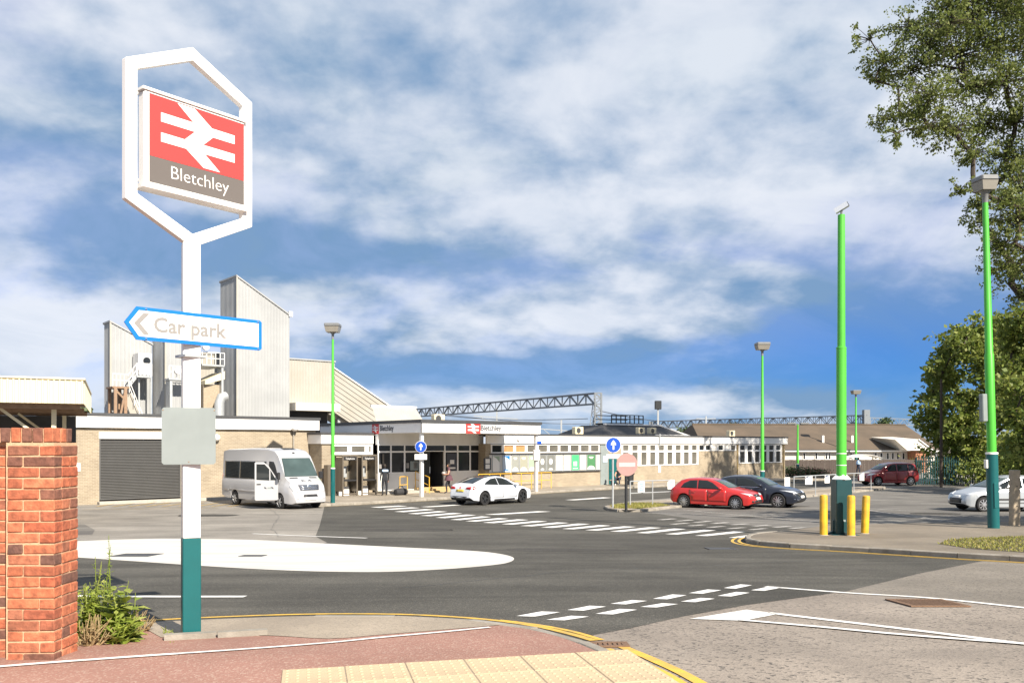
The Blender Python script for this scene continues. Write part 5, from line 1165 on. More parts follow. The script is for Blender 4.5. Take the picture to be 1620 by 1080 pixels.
t = thing('litter_bin', 'black litter bin on the far pavement behind the no entry sign', 'litter bin', W(sfor(996, 40.6), 40.6, .12), TH); MB().lathe([(.27, -.02), (.30, .9), (.30, .95), (.2, 1.02), (0, 1.03)], 16).build('body', 'black_metal', t, True)
MB().box(-.16, .16, -.315, -.28, .72, .86).build('slot', 'plastic_black', t)
ga_, gb_ = G(997, 800.5, .1), G(1066, 796.5, .1)
railing('guard_rail', 'grey pedestrian guard rail between the no entry sign and red car', [ga_, gb_], 1.12, 'galv', r=.028, mid=True, posts=3, cat='guard rail')
gc_, gd_ = G(1256, 786, .1), G(1378, 774.5, .1)
railing('guard_rail', 'grey guard rail running right from the dark car', [gc_, gd_], 1.1, 'galv', r=.028, mid=False, posts=5, cat='guard rail')
def rail_notice(p, w_, h_, label, z=.62, mat='white_paint'):
    t = thing('notice', label, 'notice', p+Vector((0, -.05, z)), R(8), 'notices tied to the guard rail'); MB().box(-w_/2, w_/2, -.006, .006, 0, h_).build('board', mat, t)
    pr = MB()
    for k in range(4): pr.box(-w_*.33+(.05 if k == 2 else 0), w_*.33-(.06 if k == 1 else 0), -.009, -.006, h_*(.16+.19*k), h_*(.23+.19*k))
    for q_ in pr.split(): q_.build('print_line', 'sign_blue', t)
rail_notice(ga_.lerp(gb_, .24), .32, .48, 'white notice on the guard rail left of the red car'); rail_notice(ga_.lerp(gb_, .93), .34, .44, 'white notice half hidden behind the tail of the red car', .7)
for px, lab in [(1245, 'white notice on the rail above the dark car bonnet'), (1279, 'white and blue notice at the first rail post after the dark car'), (1308, 'white notice on the guard rail left of the green pole'), (1363, 'white notice at the right end of the guard rail')]:
    yy = gc_.lerp(gd_, (px-1256)/122); yy = Vector(((px-810)/F*yy.y, yy.y, yy.z)); rail_notice(yy, .42 if px == 1279 else .3, .48, lab, .62)
b = G(1275, 790, .1)
# old post at right
b = G(1605, 831, .1); t = thing('concrete_post', 'old grey brown gate post at the far right edge', 'post', b, R(5)); MB().bbox(-.12, .12, -.11, .11, -.05, (831-743)*b.y/F, .02).build('post', 'wood_old', t)
for z in (.6, 1.2): MB().lathe([(.02, -.116), (.02, -.11)], 10, 'Y', (0, 0, z)).build('hole', 'black_metal', t)
p = Vector(((1489-810)/F*59, 59, 0)); t = thing('old_pole', 'thin dark wooden pole rising through the tree by the palisade fence', 'pole', p); MB().tube([(0, 0, -.05), (0, 0, EYE+(704-600)*59/F)], [.11, .08], 8).build('shaft', 'bark', t, True)

# ------------------------------------------------------------------ phone kiosks
def kiosk(px, label):
    s_ = sfor(px, 41.9); t = thing('phone_kiosk', label, 'phone kiosk', W(s_, 41.9, .12), TH, 'phone kiosks beside the entrance'); w_, d_, h_ = .94, .92, 2.16
    fr = MB(); e = .07
    for x in (-w_/2, w_/2-e):
        for y in (-d_/2, d_/2-e): fr.box(x, x+e, y, y+e, -.02, h_)
    fr.build('frame', 'kiosk_steel', t)
    MB().bbox(-w_/2-.02, w_/2+.02, -d_/2-.02, d_/2+.02, h_+.002, h_+.1, .02).build('roof', 'kiosk_steel', t)
    hd = MB().box(-w_/2+e+.002, w_/2-e-.002, -d_/2+.01, -d_/2+.05, h_-.2, h_-.004).build('header', 'plastic_black', t); text('lettering', 'Telephone', .13, 'white_paint', t, (0, -d_/2+.006, h_-.15), align='CENTER', depth=.001)
    for x in (-w_/2+.02, w_/2-.05): MB().box(x, x+.03, -d_/2+e+.002, d_/2-e-.002, .25, h_-.05).build('side_panel', 'kiosk_steel', t)
    MB().box(-w_/2+e+.002, w_/2-e-.002, d_/2-.05, d_/2-.03, .25, h_-.05).build('back_panel', 'kiosk_glass', t)
    MB().bbox(-.2, .16, .18, .38, 1.0, 1.62, .02).build('telephone', 'galv', t); MB().box(-w_/2+e+.002, w_/2-e-.002, -d_/2+.01, d_/2-.06, .82, .9).build('shelf', 'plastic_black', t)
    MB().box(-.3, .3, .2, .36, .0, .5).build('pedestal', 'white_panel', t); MB().bar((.1, .16, 1.5), (.1, .16, 1.25), .06).build('handset', 'plastic_black', t)
    MB().box(-w_/2+e+.002, w_/2-e-.002, -d_/2+.02, -d_/2+.045, .1, .16).build('kick_bar', 'kiosk_steel', t)
    return t
kiosk(547.5, 'left phone kiosk, half behind the green lamp post'); kiosk(577.5, 'right phone kiosk, nearest the entrance glazing')
s_ = sfor(526, 42.4); t = thing('kiosk_shadow', 'dark brown box standing in for the kiosk shadow on the wall behind the lamp post', 'kiosk_shadow', W(sfor(523, 42.7), 42.7, .12), TH); MB().bbox(-.3, .3, -.25, .25, -.02, 1.7, .03).build('casing', 'kiosk_steel', t)  # solid dark box imitating the shadow the kiosks cast on the wall

# ------------------------------------------------------------------ vehicles
def interp(tab, x):
    xs_ = [t[0] for t in tab]; ys_ = [t[1] for t in tab]; return float(np.interp(x, xs_, ys_))
class Car:
    def __init__(s, name, label, cat, pos, heading, L, Wd, top, belt, plan, wt, wheels, r, paint, zb=None, pitch=0):
        s.t = thing(name, label, cat, pos, heading); s.L, s.W, s.r, s.wheels = L, Wd, r, wheels
        s.paint = paint; NX = 110; st = np.unique(np.concatenate([np.linspace(0, 1, NX), [((wx+L/2)+o)/L for wx in wheels for o in np.linspace(-r*1.14, r*1.14, 19)]]))
        zb = zb or [(0, .42), (.04, .27), (.15, .2), (.85, .19), (.95, .22), (1, .34)]
        rows = []
        for u in st:
            x = -L/2+u*L; zt = interp(top, u); hw = Wd/2*interp(plan, u); bz = min(interp(belt, u), zt-.015); zbo = min(interp(zb, u), bz-.1); az = zbo
            for wx in wheels:
                d_ = abs(x-wx); ra = r*1.14
                if d_ < ra: az = max(az, r+math.sqrt(ra*ra-d_*d_)*1.0)
            az = min(az, bz-.06); mid = max(az+.03, min(zbo+(bz-zbo)*.55, bz-.05)); cab = max(0, min(1, (zt-bz-.03)/.3)); wtt = hw*(interp(wt, u)*cab+.90*(1-cab))
            sh_ = az+.02
            pts = [(hw*.0, az-.0), (hw*.93, az), (hw*.985, sh_), (hw*1.0, mid), (hw*.985, bz-.04), (hw*.955, bz), (wtt, bz+(zt-.045-bz)*1.0 if cab > 0 else bz+(zt-bz)*.5), (wtt*.9, zt-.012), (wtt*.5, zt+.012*cab+.006), (0, zt+.02*cab+.008)]
            row = [(x, -y, z) for y, z in pts]+[(x, y, z) for y, z in reversed(pts[1:-1])]
            rows.append(row)
        n = len(rows[0]); vs = [p for r_ in rows for p in r_]; fs = []; mi = []
        for i in range(len(rows)-1):
            for j in range(n):
                k = (j+1) % n; fs.append((i*n+j, i*n+k, (i+1)*n+k, (i+1)*n+j)); mi.append(1 if j in (0, n-1) else 0)
        fs += [tuple(reversed(range(n))), tuple(range((len(rows)-1)*n, len(rows)*n))]; mi += [0, 0]
        b = MB(); b.add(vs, fs); b.mi = mi; s.body = b.build('body', [paint, 'plastic_black'], s.t, True)
        bm = bmesh.new(); bm.from_mesh(s.body.data); s.bvh = BVHTree.FromBMesh(bm); bm.free()
    def decal(s, name, pts, view, mat, off=.004, cuts=2, parent=None, depth=.0):
        """a piece of trim, glass or lamp lying on the body, its outline given as seen from one side"""
        bm = bmesh.new(); vs = [bm.verts.new((a, b, 0)) for a, b in pts]; bm.faces.new(vs); bmesh.ops.triangulate(bm, faces=list(bm.faces))
        for _ in range(cuts):
            ed = [e for e in bm.edges if e.calc_length() > .09]
            if ed: bmesh.ops.subdivide_edges(bm, edges=ed, cuts=1); bmesh.ops.triangulate(bm, faces=list(bm.faces))
        for v in bm.verts:
            a, b = v.co.x, v.co.y
            if view in ('L', 'R'): sg = 1 if view == 'L' else -1; o = Vector((a, sg*4, b)); d = Vector((0, -sg, 0))
            elif view == 'F': o = Vector((6, a, b)); d = Vector((-1, 0, 0))
            elif view == 'B': o = Vector((-6, a, b)); d = Vector((1, 0, 0))
            else: o = Vector((a, b, 6)); d = Vector((0, 0, -1))
            h, nn, _, _ = s.bvh.ray_cast(o, d)
            if h is None:
                h, nn, _, _ = s.bvh.find_nearest(o+d*4)
            if nn.dot(d) > 0: nn = -nn
            v.co = h+nn*off-d*off*.5
        me = bpy.data.meshes.new(name); bmesh.ops.recalc_face_normals(bm, faces=list(bm.faces)); bm.to_mesh(me); bm.free(); me.materials.append(M[mat]); me.polygons.foreach_set('use_smooth', [True]*len(me.polygons))
        o = link(name, me, parent or s.t); sd = o.modifiers.new('thick', 'SOLIDIFY'); sd.thickness = .006; sd.offset = 0; return o
    def wheel(s, x, side, spokes=10, rim='rim_silver'):
        w_ = MB(); y0 = side*(s.W/2*.985); wd = .2; r = s.r
        e = bpy.data.objects.new('wheel', None)
        w_.lathe([(r*.66, -wd/2), (r*.93, -wd/2), (r, -wd/2+.035), (r, wd/2-.035), (r*.93, wd/2), (r*.70, wd/2), (r*.66, wd/2-.03), (r*.66, -wd/2)], 28, 'Y', (x, y0-side*wd/2, r), cap=False)
        ob = w_.build('wheel', 'rubber', s.t, True); yo = y0-.012*side
        q = MB(); q.lathe([(r*.70, -.03*side), (r*.72, 0), (r*.64, .0), (r*.62, -.03*side)], 28, 'Y', (x, yo, r), cap=False)
        for k in range(spokes):
            a = 2*math.pi*k/spokes; q.bar((x+r*.1*math.cos(a), yo, r+r*.1*math.sin(a)), (x+r*.66*math.cos(a), yo-side*.008, r+r*.66*math.sin(a)), r*.14 if spokes < 8 else r*.105, .02, (0, 1, 0))
        q.lathe([(r*.16, -.012), (r*.16, .012)], 14, 'Y', (x, yo, r)); q.build('rim', rim, ob)
        MB().lathe([(0, -.002), (r*.63, .002)], 24, 'Y', (x, yo-side*.07, r)).build('brake_disc', 'plastic_black', ob)
    def allwheels(s, **k):
        for x in s.wheels:
            for sd in (-1, 1): s.wheel(x, sd, **k)
        for x in s.wheels: MB().box(x-s.r*1.12, x+s.r*1.12, -s.W/2*.86, s.W/2*.86, s.r*.75, s.r*1.9 if s.r < .36 else s.r*1.9).build('wheel_arch_lining', 'plastic_black', s.t)
    def mirror(s, x, z, side):
        y = side*(s.W/2*.96); m_ = MB(); bm = bmesh.new(); bmesh.ops.create_uvsphere(bm, u_segments=12, v_segments=8, radius=1)
        m_.bm(bm, Matrix.Translation((x, y+side*.13, z)) @ Matrix.Diagonal((.10, .12, .075, 1))); m_.bar((x, y-side*.06, z-.03), (x, y+side*.08, z-.02), .05); m_.build('wing_mirror', s.paint, s.t, True)
    def plate(s, view, z, mat, reg=None, w_=.52, hgt=.11, y=0):
        p = s.decal('number_plate', [(y-w_/2, z), (y+w_/2, z), (y+w_/2, z+hgt), (y-w_/2, z+hgt)], view, mat, .012)
        return p
car_paint('paint_red', (.42, .022, .02)); car_paint('paint_maroon', (.26, .022, .026)); car_paint('paint_dark', (.018, .022, .034), .3); car_paint('paint_white', (.60, .63, .68)); car_paint('paint_silver', (.44, .47, .5), .35); car_paint('paint_van', (.47, .47, .48), .25)
PLAN = [(0, .74), (.015, .82), (.05, .91), (.14, .98), (.3, 1), (.72, 1), (.88, .97), (.95, .90), (.985, .80), (1, .70)]
HATCH_TOP = [(0, .55), (.008, .72), (.02, .92), (.045, 1.02), (.09, 1.20), (.14, 1.36), (.2, 1.42), (.33, 1.455), (.46, 1.435), (.56, 1.34), (.66, 1.16), (.73, 1.00), (.78, .965), (.86, .90), (.93, .81), (.965, .72), (.985, .62), (1, .48)]
def side_glass(c, segs, mat='car_glass', sides=('L', 'R')):
    for sd in sides:
        for sgm in segs: c.decal('window', sgm, sd, mat, .004, 3)
def doors(c, xs_, z0, belt, sides=('L', 'R')):
    for sd in sides:
        sg = 1 if sd == 'L' else -1
        for a, b in zip(xs_, xs_[1:]):
            ds = c.decal('door', [(a+.01, z0), (b-.01, z0), (b-.005, belt), (a+.005, belt)], sd, c.paint, .003, 3); x = a+.14
            c.decal('handle', [(x, belt-.13), (x+.19, belt-.13), (x+.19, belt-.095), (x, belt-.095)], sd, c.paint, .022, 1, ds)
        for x in xs_: c.decal('door_seam', [(x-.006, z0), (x+.006, z0), (x+.006, belt), (x-.006, belt)], sd, 'plastic_black', .002, 2)
def wipe(c, y0, y1, z, hgt, view='F', mat='plastic_black', name='grille', off=.005): return c.decal(name, [(y0, z), (y1, z), (y1, z+hgt), (y0, z+hgt)], view, mat, off, 2)

# red hatchback
def at_wheels(pa, pb, off=0.0): a, b = G(*pa, off), G(*pb, off); return a, b
hd = R(-36); L = 4.27; p = G(1122, 804); n_ = Vector((-math.sin(hd), math.cos(hd))); ctr = Vector((p.x, p.y))+n_*.78
c = Car('red_hatchback', 'bright red five door hatchback parked nose right beside the dark car', 'car', onground(ctr.x-.0, ctr.y), hd, L, 1.80, HATCH_TOP, [(0, .86), (.1, .95), (.4, .93), (.75, .87), (1, .7)], PLAN, [(0, .80), (.1, .76), (.3, .74), (.5, .74), (.68, .80), (1, .8)], (-1.32, 1.31), .325, 'paint_red'); car1 = c
c.t.scale = (.93,)*3
side_glass(c, [[(-1.5, .985), (-.62, .965), (-.66, 1.36), (-1.05, 1.34), (-1.35, 1.20)], [(-.58, .965), (.36, .945), (.60, .93), (.12, 1.25), (-.15, 1.35), (-.60, 1.37)]])
c.decal('windscreen', [(-.70, 1.02), (.70, 1.02), (.56, 1.37), (-.56, 1.37)], 'F', 'screen_glass', .004, 4); c.decal('rear_window', [(-.6, 1.08), (.6, 1.08), (.5, 1.33), (-.5, 1.33)], 'B', 'car_glass', .004, 3)
doors(c, [-1.0, -.58, .52] if False else [-1.02, -.10, .86], .36, .90)
for sg in (-1, 1):
    c.decal('headlight', [(sg*.44, .66), (sg*.80, .70), (sg*.84, .80), (sg*.60, .77), (sg*.46, .74)], 'F', 'lamp_clear', .006, 2); c.decal('tail_light', [(sg*.45, .82), (sg*.82, .82), (sg*.8, .96), (sg*.5, .94)], 'B', 'tail_red', .006, 2)
    c.decal('fog_light', [(sg*.58, .36), (sg*.72, .36), (sg*.70, .46), (sg*.58, .44)], 'F', 'plastic_black', .006, 1)
wipe(c, -.34, .34, .60, .13); wipe(c, -.5, .5, .33, .13, name='lower_grille'); c.plate('F', .475, 'plate_white'); c.plate('B', .62, 'plate_yellow')
c.decal('badge', [(-.05, .63), (.05, .63), (.05, .72), (-.05, .72)], 'F', 'chrome', .012, 1)
c.allwheels(spokes=11); c.mirror(.62, 1.0, 1); c.mirror(.62, 1.0, -1)
# dark saloon-backed car behind it
hd2 = R(-34); p = G(1231, 803); n_ = Vector((-math.sin(hd2), math.cos(hd2))); f_ = Vector((math.cos(hd2), math.sin(hd2))); ctr = Vector((p.x, p.y))+n_*.80-f_*1.42
SAL_TOP = [(0, .58), (.008, .75), (.02, .95), (.06, 1.02), (.13, 1.14), (.22, 1.33), (.31, 1.42), (.42, 1.44), (.52, 1.42), (.62, 1.28), (.71, 1.05), (.755, .97), (.82, .94), (.9, .86), (.95, .77), (.98, .66), (1, .5)]
c = Car('dark_hatchback', 'dark blue grey car parked behind the red hatchback', 'car', onground(ctr.x, ctr.y), hd2, 4.6, 1.82, SAL_TOP, [(0, .88), (.1, .96), (.4, .94), (.75, .88), (1, .7)], PLAN, [(0, .80), (.2, .74), (.5, .73), (.68, .80), (1, .8)], (-1.37, 1.42), .335, 'paint_dark')
side_glass(c, [[(-1.5, 1.0), (-.55, .975), (-.6, 1.33), (-1.0, 1.28)], [(-.5, .975), (.42, .955), (.66, .94), (.2, 1.26), (-.1, 1.34), (-.54, 1.35)]]); c.decal('windscreen', [(-.70, 1.03), (.70, 1.03), (.56, 1.36), (-.56, 1.36)], 'F', 'screen_glass', .004, 4); c.decal('rear_window', [(-.6, 1.08), (.6, 1.08), (.5, 1.3), (-.5, 1.3)], 'B', 'car_glass', .004, 3)
doors(c, [-1.05, -.1, .9], .36, .92)
for sd in ('L', 'R'): c.decal('sill_trim', [(-1.5, .955), (.62, .925), (.62, .945), (-1.5, .975)], sd, 'chrome', .006, 3)
for sg in (-1, 1):
    c.decal('headlight', [(sg*.42, .66), (sg*.78, .70), (sg*.86, .82), (sg*.62, .80), (sg*.44, .75)], 'F', 'lamp_clear', .006, 2); c.decal('tail_light', [(sg*.45, .82), (sg*.82, .82), (sg*.8, .96), (sg*.5, .94)], 'B', 'tail_red', .006, 2); c.decal('bumper_trim', [(sg*.5, .36), (sg*.78, .42), (sg*.78, .45), (sg*.5, .39)], 'F', 'chrome', .008, 1)
wipe(c, -.40, .40, .56, .2); wipe(c, -.5, .5, .33, .12, name='lower_grille'); wipe(c, -.42, .42, .70, .025, 'F', 'chrome', 'grille_bar', .012); c.plate('F', .46, 'plate_white'); c.plate('B', .62, 'plate_yellow')
c.allwheels(spokes=10); c.mirror(.66, 1.02, 1); c.mirror(.66, 1.02, -1)
# white electric saloon
hd3 = R(48); pw = G(765.5, 799); n_ = Vector((-math.sin(hd3), math.cos(hd3))); f_ = Vector((math.cos(hd3), math.sin(hd3))); ctr = Vector((pw.x, pw.y))+n_*.84+f_*1.44
EV_TOP = [(0, .52), (.006, .70), (.015, .92), (.035, 1.05), (.07, 1.10), (.14, 1.21), (.24, 1.36), (.34, 1.43), (.43, 1.445), (.52, 1.41), (.62, 1.27), (.72, 1.04), (.77, .94), (.84, .88), (.91, .79), (.955, .69), (.985, .58), (1, .45)]
c = Car('white_saloon', 'white electric saloon with dark glass roof standing by the entrance', 'car', onground(ctr.x, ctr.y), hd3, 4.69, 1.85, EV_TOP, [(0, .90), (.08, .98), (.35, .97), (.72, .88), (1, .66)], PLAN, [(0, .80), (.2, .70), (.5, .70), (.68, .78), (1, .8)], (-1.44, 1.43), .345, 'paint_white')
c.t.scale = (.95,)*3
side_glass(c, [[(-1.42, 1.045), (-.42, 1.00), (-.45, 1.365), (-.85, 1.32), (-1.25, 1.16)], [(-.38, 1.00), (.55, .965), (.86, .95), (.35, 1.24), (.0, 1.345), (-.41, 1.37)]])
c.decal('windscreen', [(-.70, 1.00), (.70, 1.00), (.55, 1.37), (-.55, 1.37)], 'F', 'screen_glass', .004, 4); c.decal('rear_window', [(-.66, -.62), (-.70, .62), (-.62, .62), (-.62, .62)], 'T', 'car_glass', .004, 3) if False else None
c.decal('glass_roof', [(-2.0, -.58), (-1.3, -.56), (-.5, -.54), (.35, -.54), (.35, .54), (-.5, .54), (-1.3, .56), (-2.0, .58)], 'T', 'car_glass', .004, 4)
doors(c, [-1.05, -.10, .95], .36, .93)
for sg in (-1, 1):
    c.decal('headlight', [(sg*.5, .60), (sg*.84, .64), (sg*.86, .74), (sg*.66, .70)], 'F', 'lamp_clear', .006, 2); c.decal('tail_light', [(sg*.36, .84), (sg*.80, .80), (sg*.86, .92), (sg*.80, .97), (sg*.42, .93)], 'B', 'tail_red', .006, 2)
for sg, sd in ((1, 'L'), (-1, 'R')): c.decal('tail_light', [(-2.30, .83), (-2.02, .90), (-2.08, .96), (-2.30, .95)], sd, 'tail_red', .005, 1)
c.plate('B', .70, 'plate_yellow'); c.plate('F', .42, 'plate_white'); wipe(c, -.7, .7, .30, .17, 'B', 'plastic_black', 'rear_diffuser'); wipe(c, -.5, .5, .28, .1, name='lower_grille')
for sd in ('L', 'R'): c.decal('sill_trim', [(-1.05, .22), (1.05, .22), (1.05, .30), (-1.05, .30)], sd, 'plastic_black', .003, 3)
c.allwheels(spokes=5, rim='rim_dark'); c.mirror(.80, 1.0, 1); c.mirror(.80, 1.0, -1)
# maroon people carrier far right
MPV_TOP = [(0, .6), (.006, .85), (.015, 1.05), (.03, 1.25), (.06, 1.48), (.1, 1.58), (.2, 1.63), (.45, 1.64), (.55, 1.58), (.66, 1.38), (.76, 1.12), (.8, 1.06), (.88, .98), (.94, .88), (.975, .74), (1, .55)]
yv = 61.5; pc = Vector(((1410.5-810)/F*yv, yv)); c = Car('maroon_people_carrier', 'dark red people carrier parked nose left by the palisade fence', 'car', onground(pc.x, pc.y+.6), R(180+8), 4.0, 1.78, MPV_TOP, [(0, .92), (.1, 1.02), (.5, 1.0), (.8, .95), (1, .7)], PLAN, [(0, .8), (.3, .78), (.6, .78), (1, .8)], (-1.25, 1.27), .32, 'paint_maroon')
side_glass(c, [[(-1.75, 1.08), (-1.12, 1.06), (-1.12, 1.52), (-1.55, 1.50)], [(-1.06, 1.06), (-.22, 1.05), (-.22, 1.54), (-1.06, 1.53)], [(-.16, 1.05), (.72, 1.03), (.42, 1.36), (.1, 1.53), (-.16, 1.54)]])
c.decal('windscreen', [(-.68, 1.14), (.68, 1.14), (.58, 1.54), (-.58, 1.54)], 'F', 'screen_glass', .004, 3); c.decal('rear_window', [(-.6, 1.1), (.6, 1.1), (.55, 1.5), (-.55, 1.5)], 'B', 'car_glass', .004, 3); doors(c, [-1.08, -.18, .78], .36, 1.0)
for sg in (-1, 1):
    c.decal('headlight', [(sg*.45, .72), (sg*.8, .76), (sg*.84, .9), (sg*.6, .86)], 'F', 'lamp_clear', .006, 2); c.decal('tail_light', [(sg*.66, .9), (sg*.84, .9), (sg*.78, 1.3), (sg*.68, 1.3)], 'B', 'tail_red', .006, 2)
wipe(c, -.4, .4, .55, .15); c.plate('F', .42, 'plate_white'); c.plate('B', .62, 'plate_yellow'); c.allwheels(spokes=8); c.mirror(.72, 1.1, 1); c.mirror(.72, 1.1, -1)
# silver hatch cut by the right edge
ps = G(1553, 809); hd5 = R(180+2); ctr = Vector((ps.x+1.27, ps.y+.75))
SIL_TOP = [(0, .6), (.008, .8), (.02, 1.0), (.05, 1.15), (.1, 1.36), (.18, 1.47), (.32, 1.52), (.45, 1.50), (.55, 1.40), (.66, 1.20), (.76, 1.02), (.82, .95), (.9, .85), (.95, .76), (.98, .66), (1, .5)]
c = Car('silver_hatchback', 'silver hatchback behind the large lamp post at the right edge', 'car', onground(ctr.x, ctr.y), hd5, 4.05, 1.75, SIL_TOP, [(0, .88), (.1, .98), (.4, .96), (.78, .88), (1, .7)], PLAN, [(0, .8), (.3, .75), (.6, .75), (1, .8)], (-1.25, 1.27), .32, 'paint_silver')
side_glass(c, [[(-1.4, 1.02), (-.45, .99), (-.45, 1.42), (-1.1, 1.38)], [(-.4, .99), (.62, .965), (.80, .95), (.32, 1.25), (.0, 1.40), (-.4, 1.42)]]); c.decal('windscreen', [(-.68, 1.03), (.68, 1.03), (.56, 1.42), (-.56, 1.42)], 'F', 'screen_glass', .004, 3); c.decal('rear_window', [(-.6, 1.1), (.6, 1.1), (.52, 1.4), (-.52, 1.4)], 'B', 'car_glass', .004, 3); doors(c, [-.95, -.2, .85], .36, .93)
for sd in ('L', 'R'): c.decal('side_strip', [(-1.0, .50), (.82, .50), (.82, .57), (-1.0, .57)], sd, 'plastic_black', .008, 3)
for sg in (-1, 1):
    c.decal('headlight', [(sg*.36, .68), (sg*.78, .70), (sg*.86, .86), (sg*.58, .82)], 'F', 'lamp_clear', .006, 2); c.decal('tail_light', [(sg*.62, .85), (sg*.82, .85), (sg*.8, 1.05), (sg*.66, 1.05)], 'B', 'tail_red', .006, 2)
wipe(c, -.45, .45, .36, .2); c.plate('F', .56, 'plate_white'); c.plate('B', .62, 'plate_yellow'); c.allwheels(spokes=9); c.mirror(.72, 1.03, 1); c.mirror(.72, 1.03, -1)
# minibus with open driver's door
hb_ = R(-45); pa = G(443.7, 804.5); f_ = Vector((math.cos(hb_), math.sin(hb_))); n_ = Vector((-math.sin(hb_), math.cos(hb_))); Lv = 6.6; wbf = 2.27
ctr = Vector((pa.x, pa.y))+n_*.92-f_*wbf
VAN_TOP = [(0, 1.0), (.001, 2.3), (.006, 2.52), (.02, 2.62), (.08, 2.68), (.4, 2.72), (.66, 2.70), (.74, 2.62), (.79, 2.40), (.84, 1.95), (.885, 1.46), (.905, 1.38), (.95, 1.22), (.975, 1.0), (.99, .75), (1, .5)]
VPLAN = [(0, .94), (.01, .97), (.05, 1), (.8, 1), (.9, .98), (.95, .92), (.98, .84), (1, .76)]
c = Car('minibus', 'silver minibus with the driver door open outside the depot', 'minibus', onground(ctr.x, ctr.y), hb_, Lv, 1.99, VAN_TOP, [(0, 1.25), (.7, 1.25), (.86, 1.22), (.95, 1.0), (1, .6)], VPLAN, [(0, .9), (.6, .87), (.75, .82), (.86, .85), (1, .85)], (wbf-4.15, wbf), .345, 'paint_van', zb=[(0, .45), (.1, .32), (.9, .28), (.97, .25), (1, .32)]); van = c
for sd in ('L', 'R'):
    sg = 1 if sd == 'L' else -1
    c.decal('window', [(-2.95, 1.30), (-1.5, 1.30), (-1.5, 2.12), (-2.95, 2.12)], sd, 'car_glass', .005, 4); c.decal('window', [(-1.46, 1.30), (.0, 1.30), (.0, 2.12), (-1.46, 2.12)], sd, 'car_glass', .005, 4); c.decal('window', [(.04, 1.30), (.98, 1.30), (.98, 2.12), (.04, 2.12)], sd, 'car_glass', .005, 3)
    c.decal('rub_strip', [(-2.9, .70), (.95, .70), (.95, .78), (-2.9, .78)], sd, c.paint, .014, 3)
    if sd == 'L': c.decal('window', [(1.26, 1.34), (2.12, 1.28), (1.74, 1.92), (1.56, 2.1), (1.26, 2.12)], sd, 'car_glass', .005, 3); c.decal('door_seam', [(1.04, .4), (1.056, .4), (1.056, 2.15), (1.04, 2.15)], sd, 'plastic_black', .003, 3)
    else: c.decal('door_opening', [(1.22, .42), (1.84, .42), (2.16, 1.0), (2.19, 1.26), (1.76, 1.93), (1.58, 2.12), (1.22, 2.14)], sd, 'plastic_black', .004, 4)
c.decal('windscreen', [(-.84, 1.46), (.84, 1.46), (.72, 2.28), (-.72, 2.28)], 'F', 'screen_glass', .005, 4)
c.decal('grille', [(-.46, .86), (.46, .86), (.52, 1.10), (-.52, 1.10)], 'F', 'print_dark', .008, 3)
for z in (.90, .97, 1.04): c.decal('grille_bar', [(-.46, z), (.46, z), (.46, z+.025), (-.46, z+.025)], 'F', 'chrome', .018, 2)
def ring(c, name, z, r_, view, mat):
    b = MB(); h, nn, _, _ = c.bvh.ray_cast(Vector((6, 0, z)), Vector((-1, 0, 0))); x = h.x+.03
    b.lathe([(r_*.86, -.008), (r_, 0), (r_*.86, .008)], 24, 'X', (x, 0, z))
    for k in range(3):
        a = R(90+120*k); b.bar((x, 0, z), (x, r_*.9*math.cos(a), z+r_*.9*math.sin(a)), .02)
    return b.build(name, mat, c.t, True)
ring(c, 'badge', .99, .105, 'F', 'chrome')
for sg in (-1, 1):
    c.decal('headlight', [(sg*.58, .80), (sg*.80, .82), (sg*.88, 1.02), (sg*.80, 1.14), (sg*.62, 1.04)], 'F', 'lamp_clear', .01, 3); c.decal('bonnet_vent', [(sg*.30, 1.385), (sg*.68, 1.375), (sg*.68, 1.41), (sg*.30, 1.42)], 'F', 'plastic_black', .004, 2); c.decal('tail_light', [(sg*.84, .9), (sg*.92, .9), (sg*.92, 1.5), (sg*.84, 1.5)], 'B', 'tail_red', .006, 2); c.decal('fog_light', [(sg*.62, .50), (sg*.74, .50), (sg*.74, .60), (sg*.62, .60)], 'F', 'lamp_clear', .008, 1)
c.decal('lower_grille', [(-.36, .58), (.36, .58), (.32, .68), (-.32, .68)], 'F', 'plastic_black', .006, 2); c.plate('F', .43, 'plate_white', w_=.52)
text('registration', 'BU17 XMW', .1, 'print_dark', c.t, (c.bvh.ray_cast(Vector((6, 0, .49)), Vector((-1, 0, 0)))[0].x+.03, 0, .455), rot=(R(90), 0, R(90)), align='CENTER', sx=.85) if False else None
c.decal('rear_window', [(-.75, 1.3), (.75, 1.3), (.75, 2.1), (-.75, 2.1)], 'B', 'car_glass', .005, 3)
c.decal('roof_hatch', [(-1.2, -.35), (-.4, -.35), (-.4, .35), (-1.2, .35)], 'T', 'plastic_black', .03, 2); c.decal('roof_vent', [(1.2, -.3), (1.5, -.3), (1.5, .3), (1.2, .3)], 'T', 'plastic_black', .02, 2)
h, nn, _, _ = c.bvh.ray_cast(Vector((6, 0, 2.5)), Vector((-1, 0, 0))); MB().bbox(h.x-.05, h.x+.03, -.05, .05, 2.44, 2.54, .01).build('marker_light', 'plastic_black', c.t)
for k, (sgx) in enumerate((-1, 1)): c.decal('bonnet_logo', [(sgx*.05, 1.25), (sgx*.15, 1.27), (sgx*.24, 1.24), (sgx*.22, 1.31), (sgx*.12, 1.29)], 'F', 'print_dark', .006, 1)
text('lettering', 'Kidz', .16, 'white_paint', c.t, (.62, -(1.0), 1.40), align='CENTER') if False else None
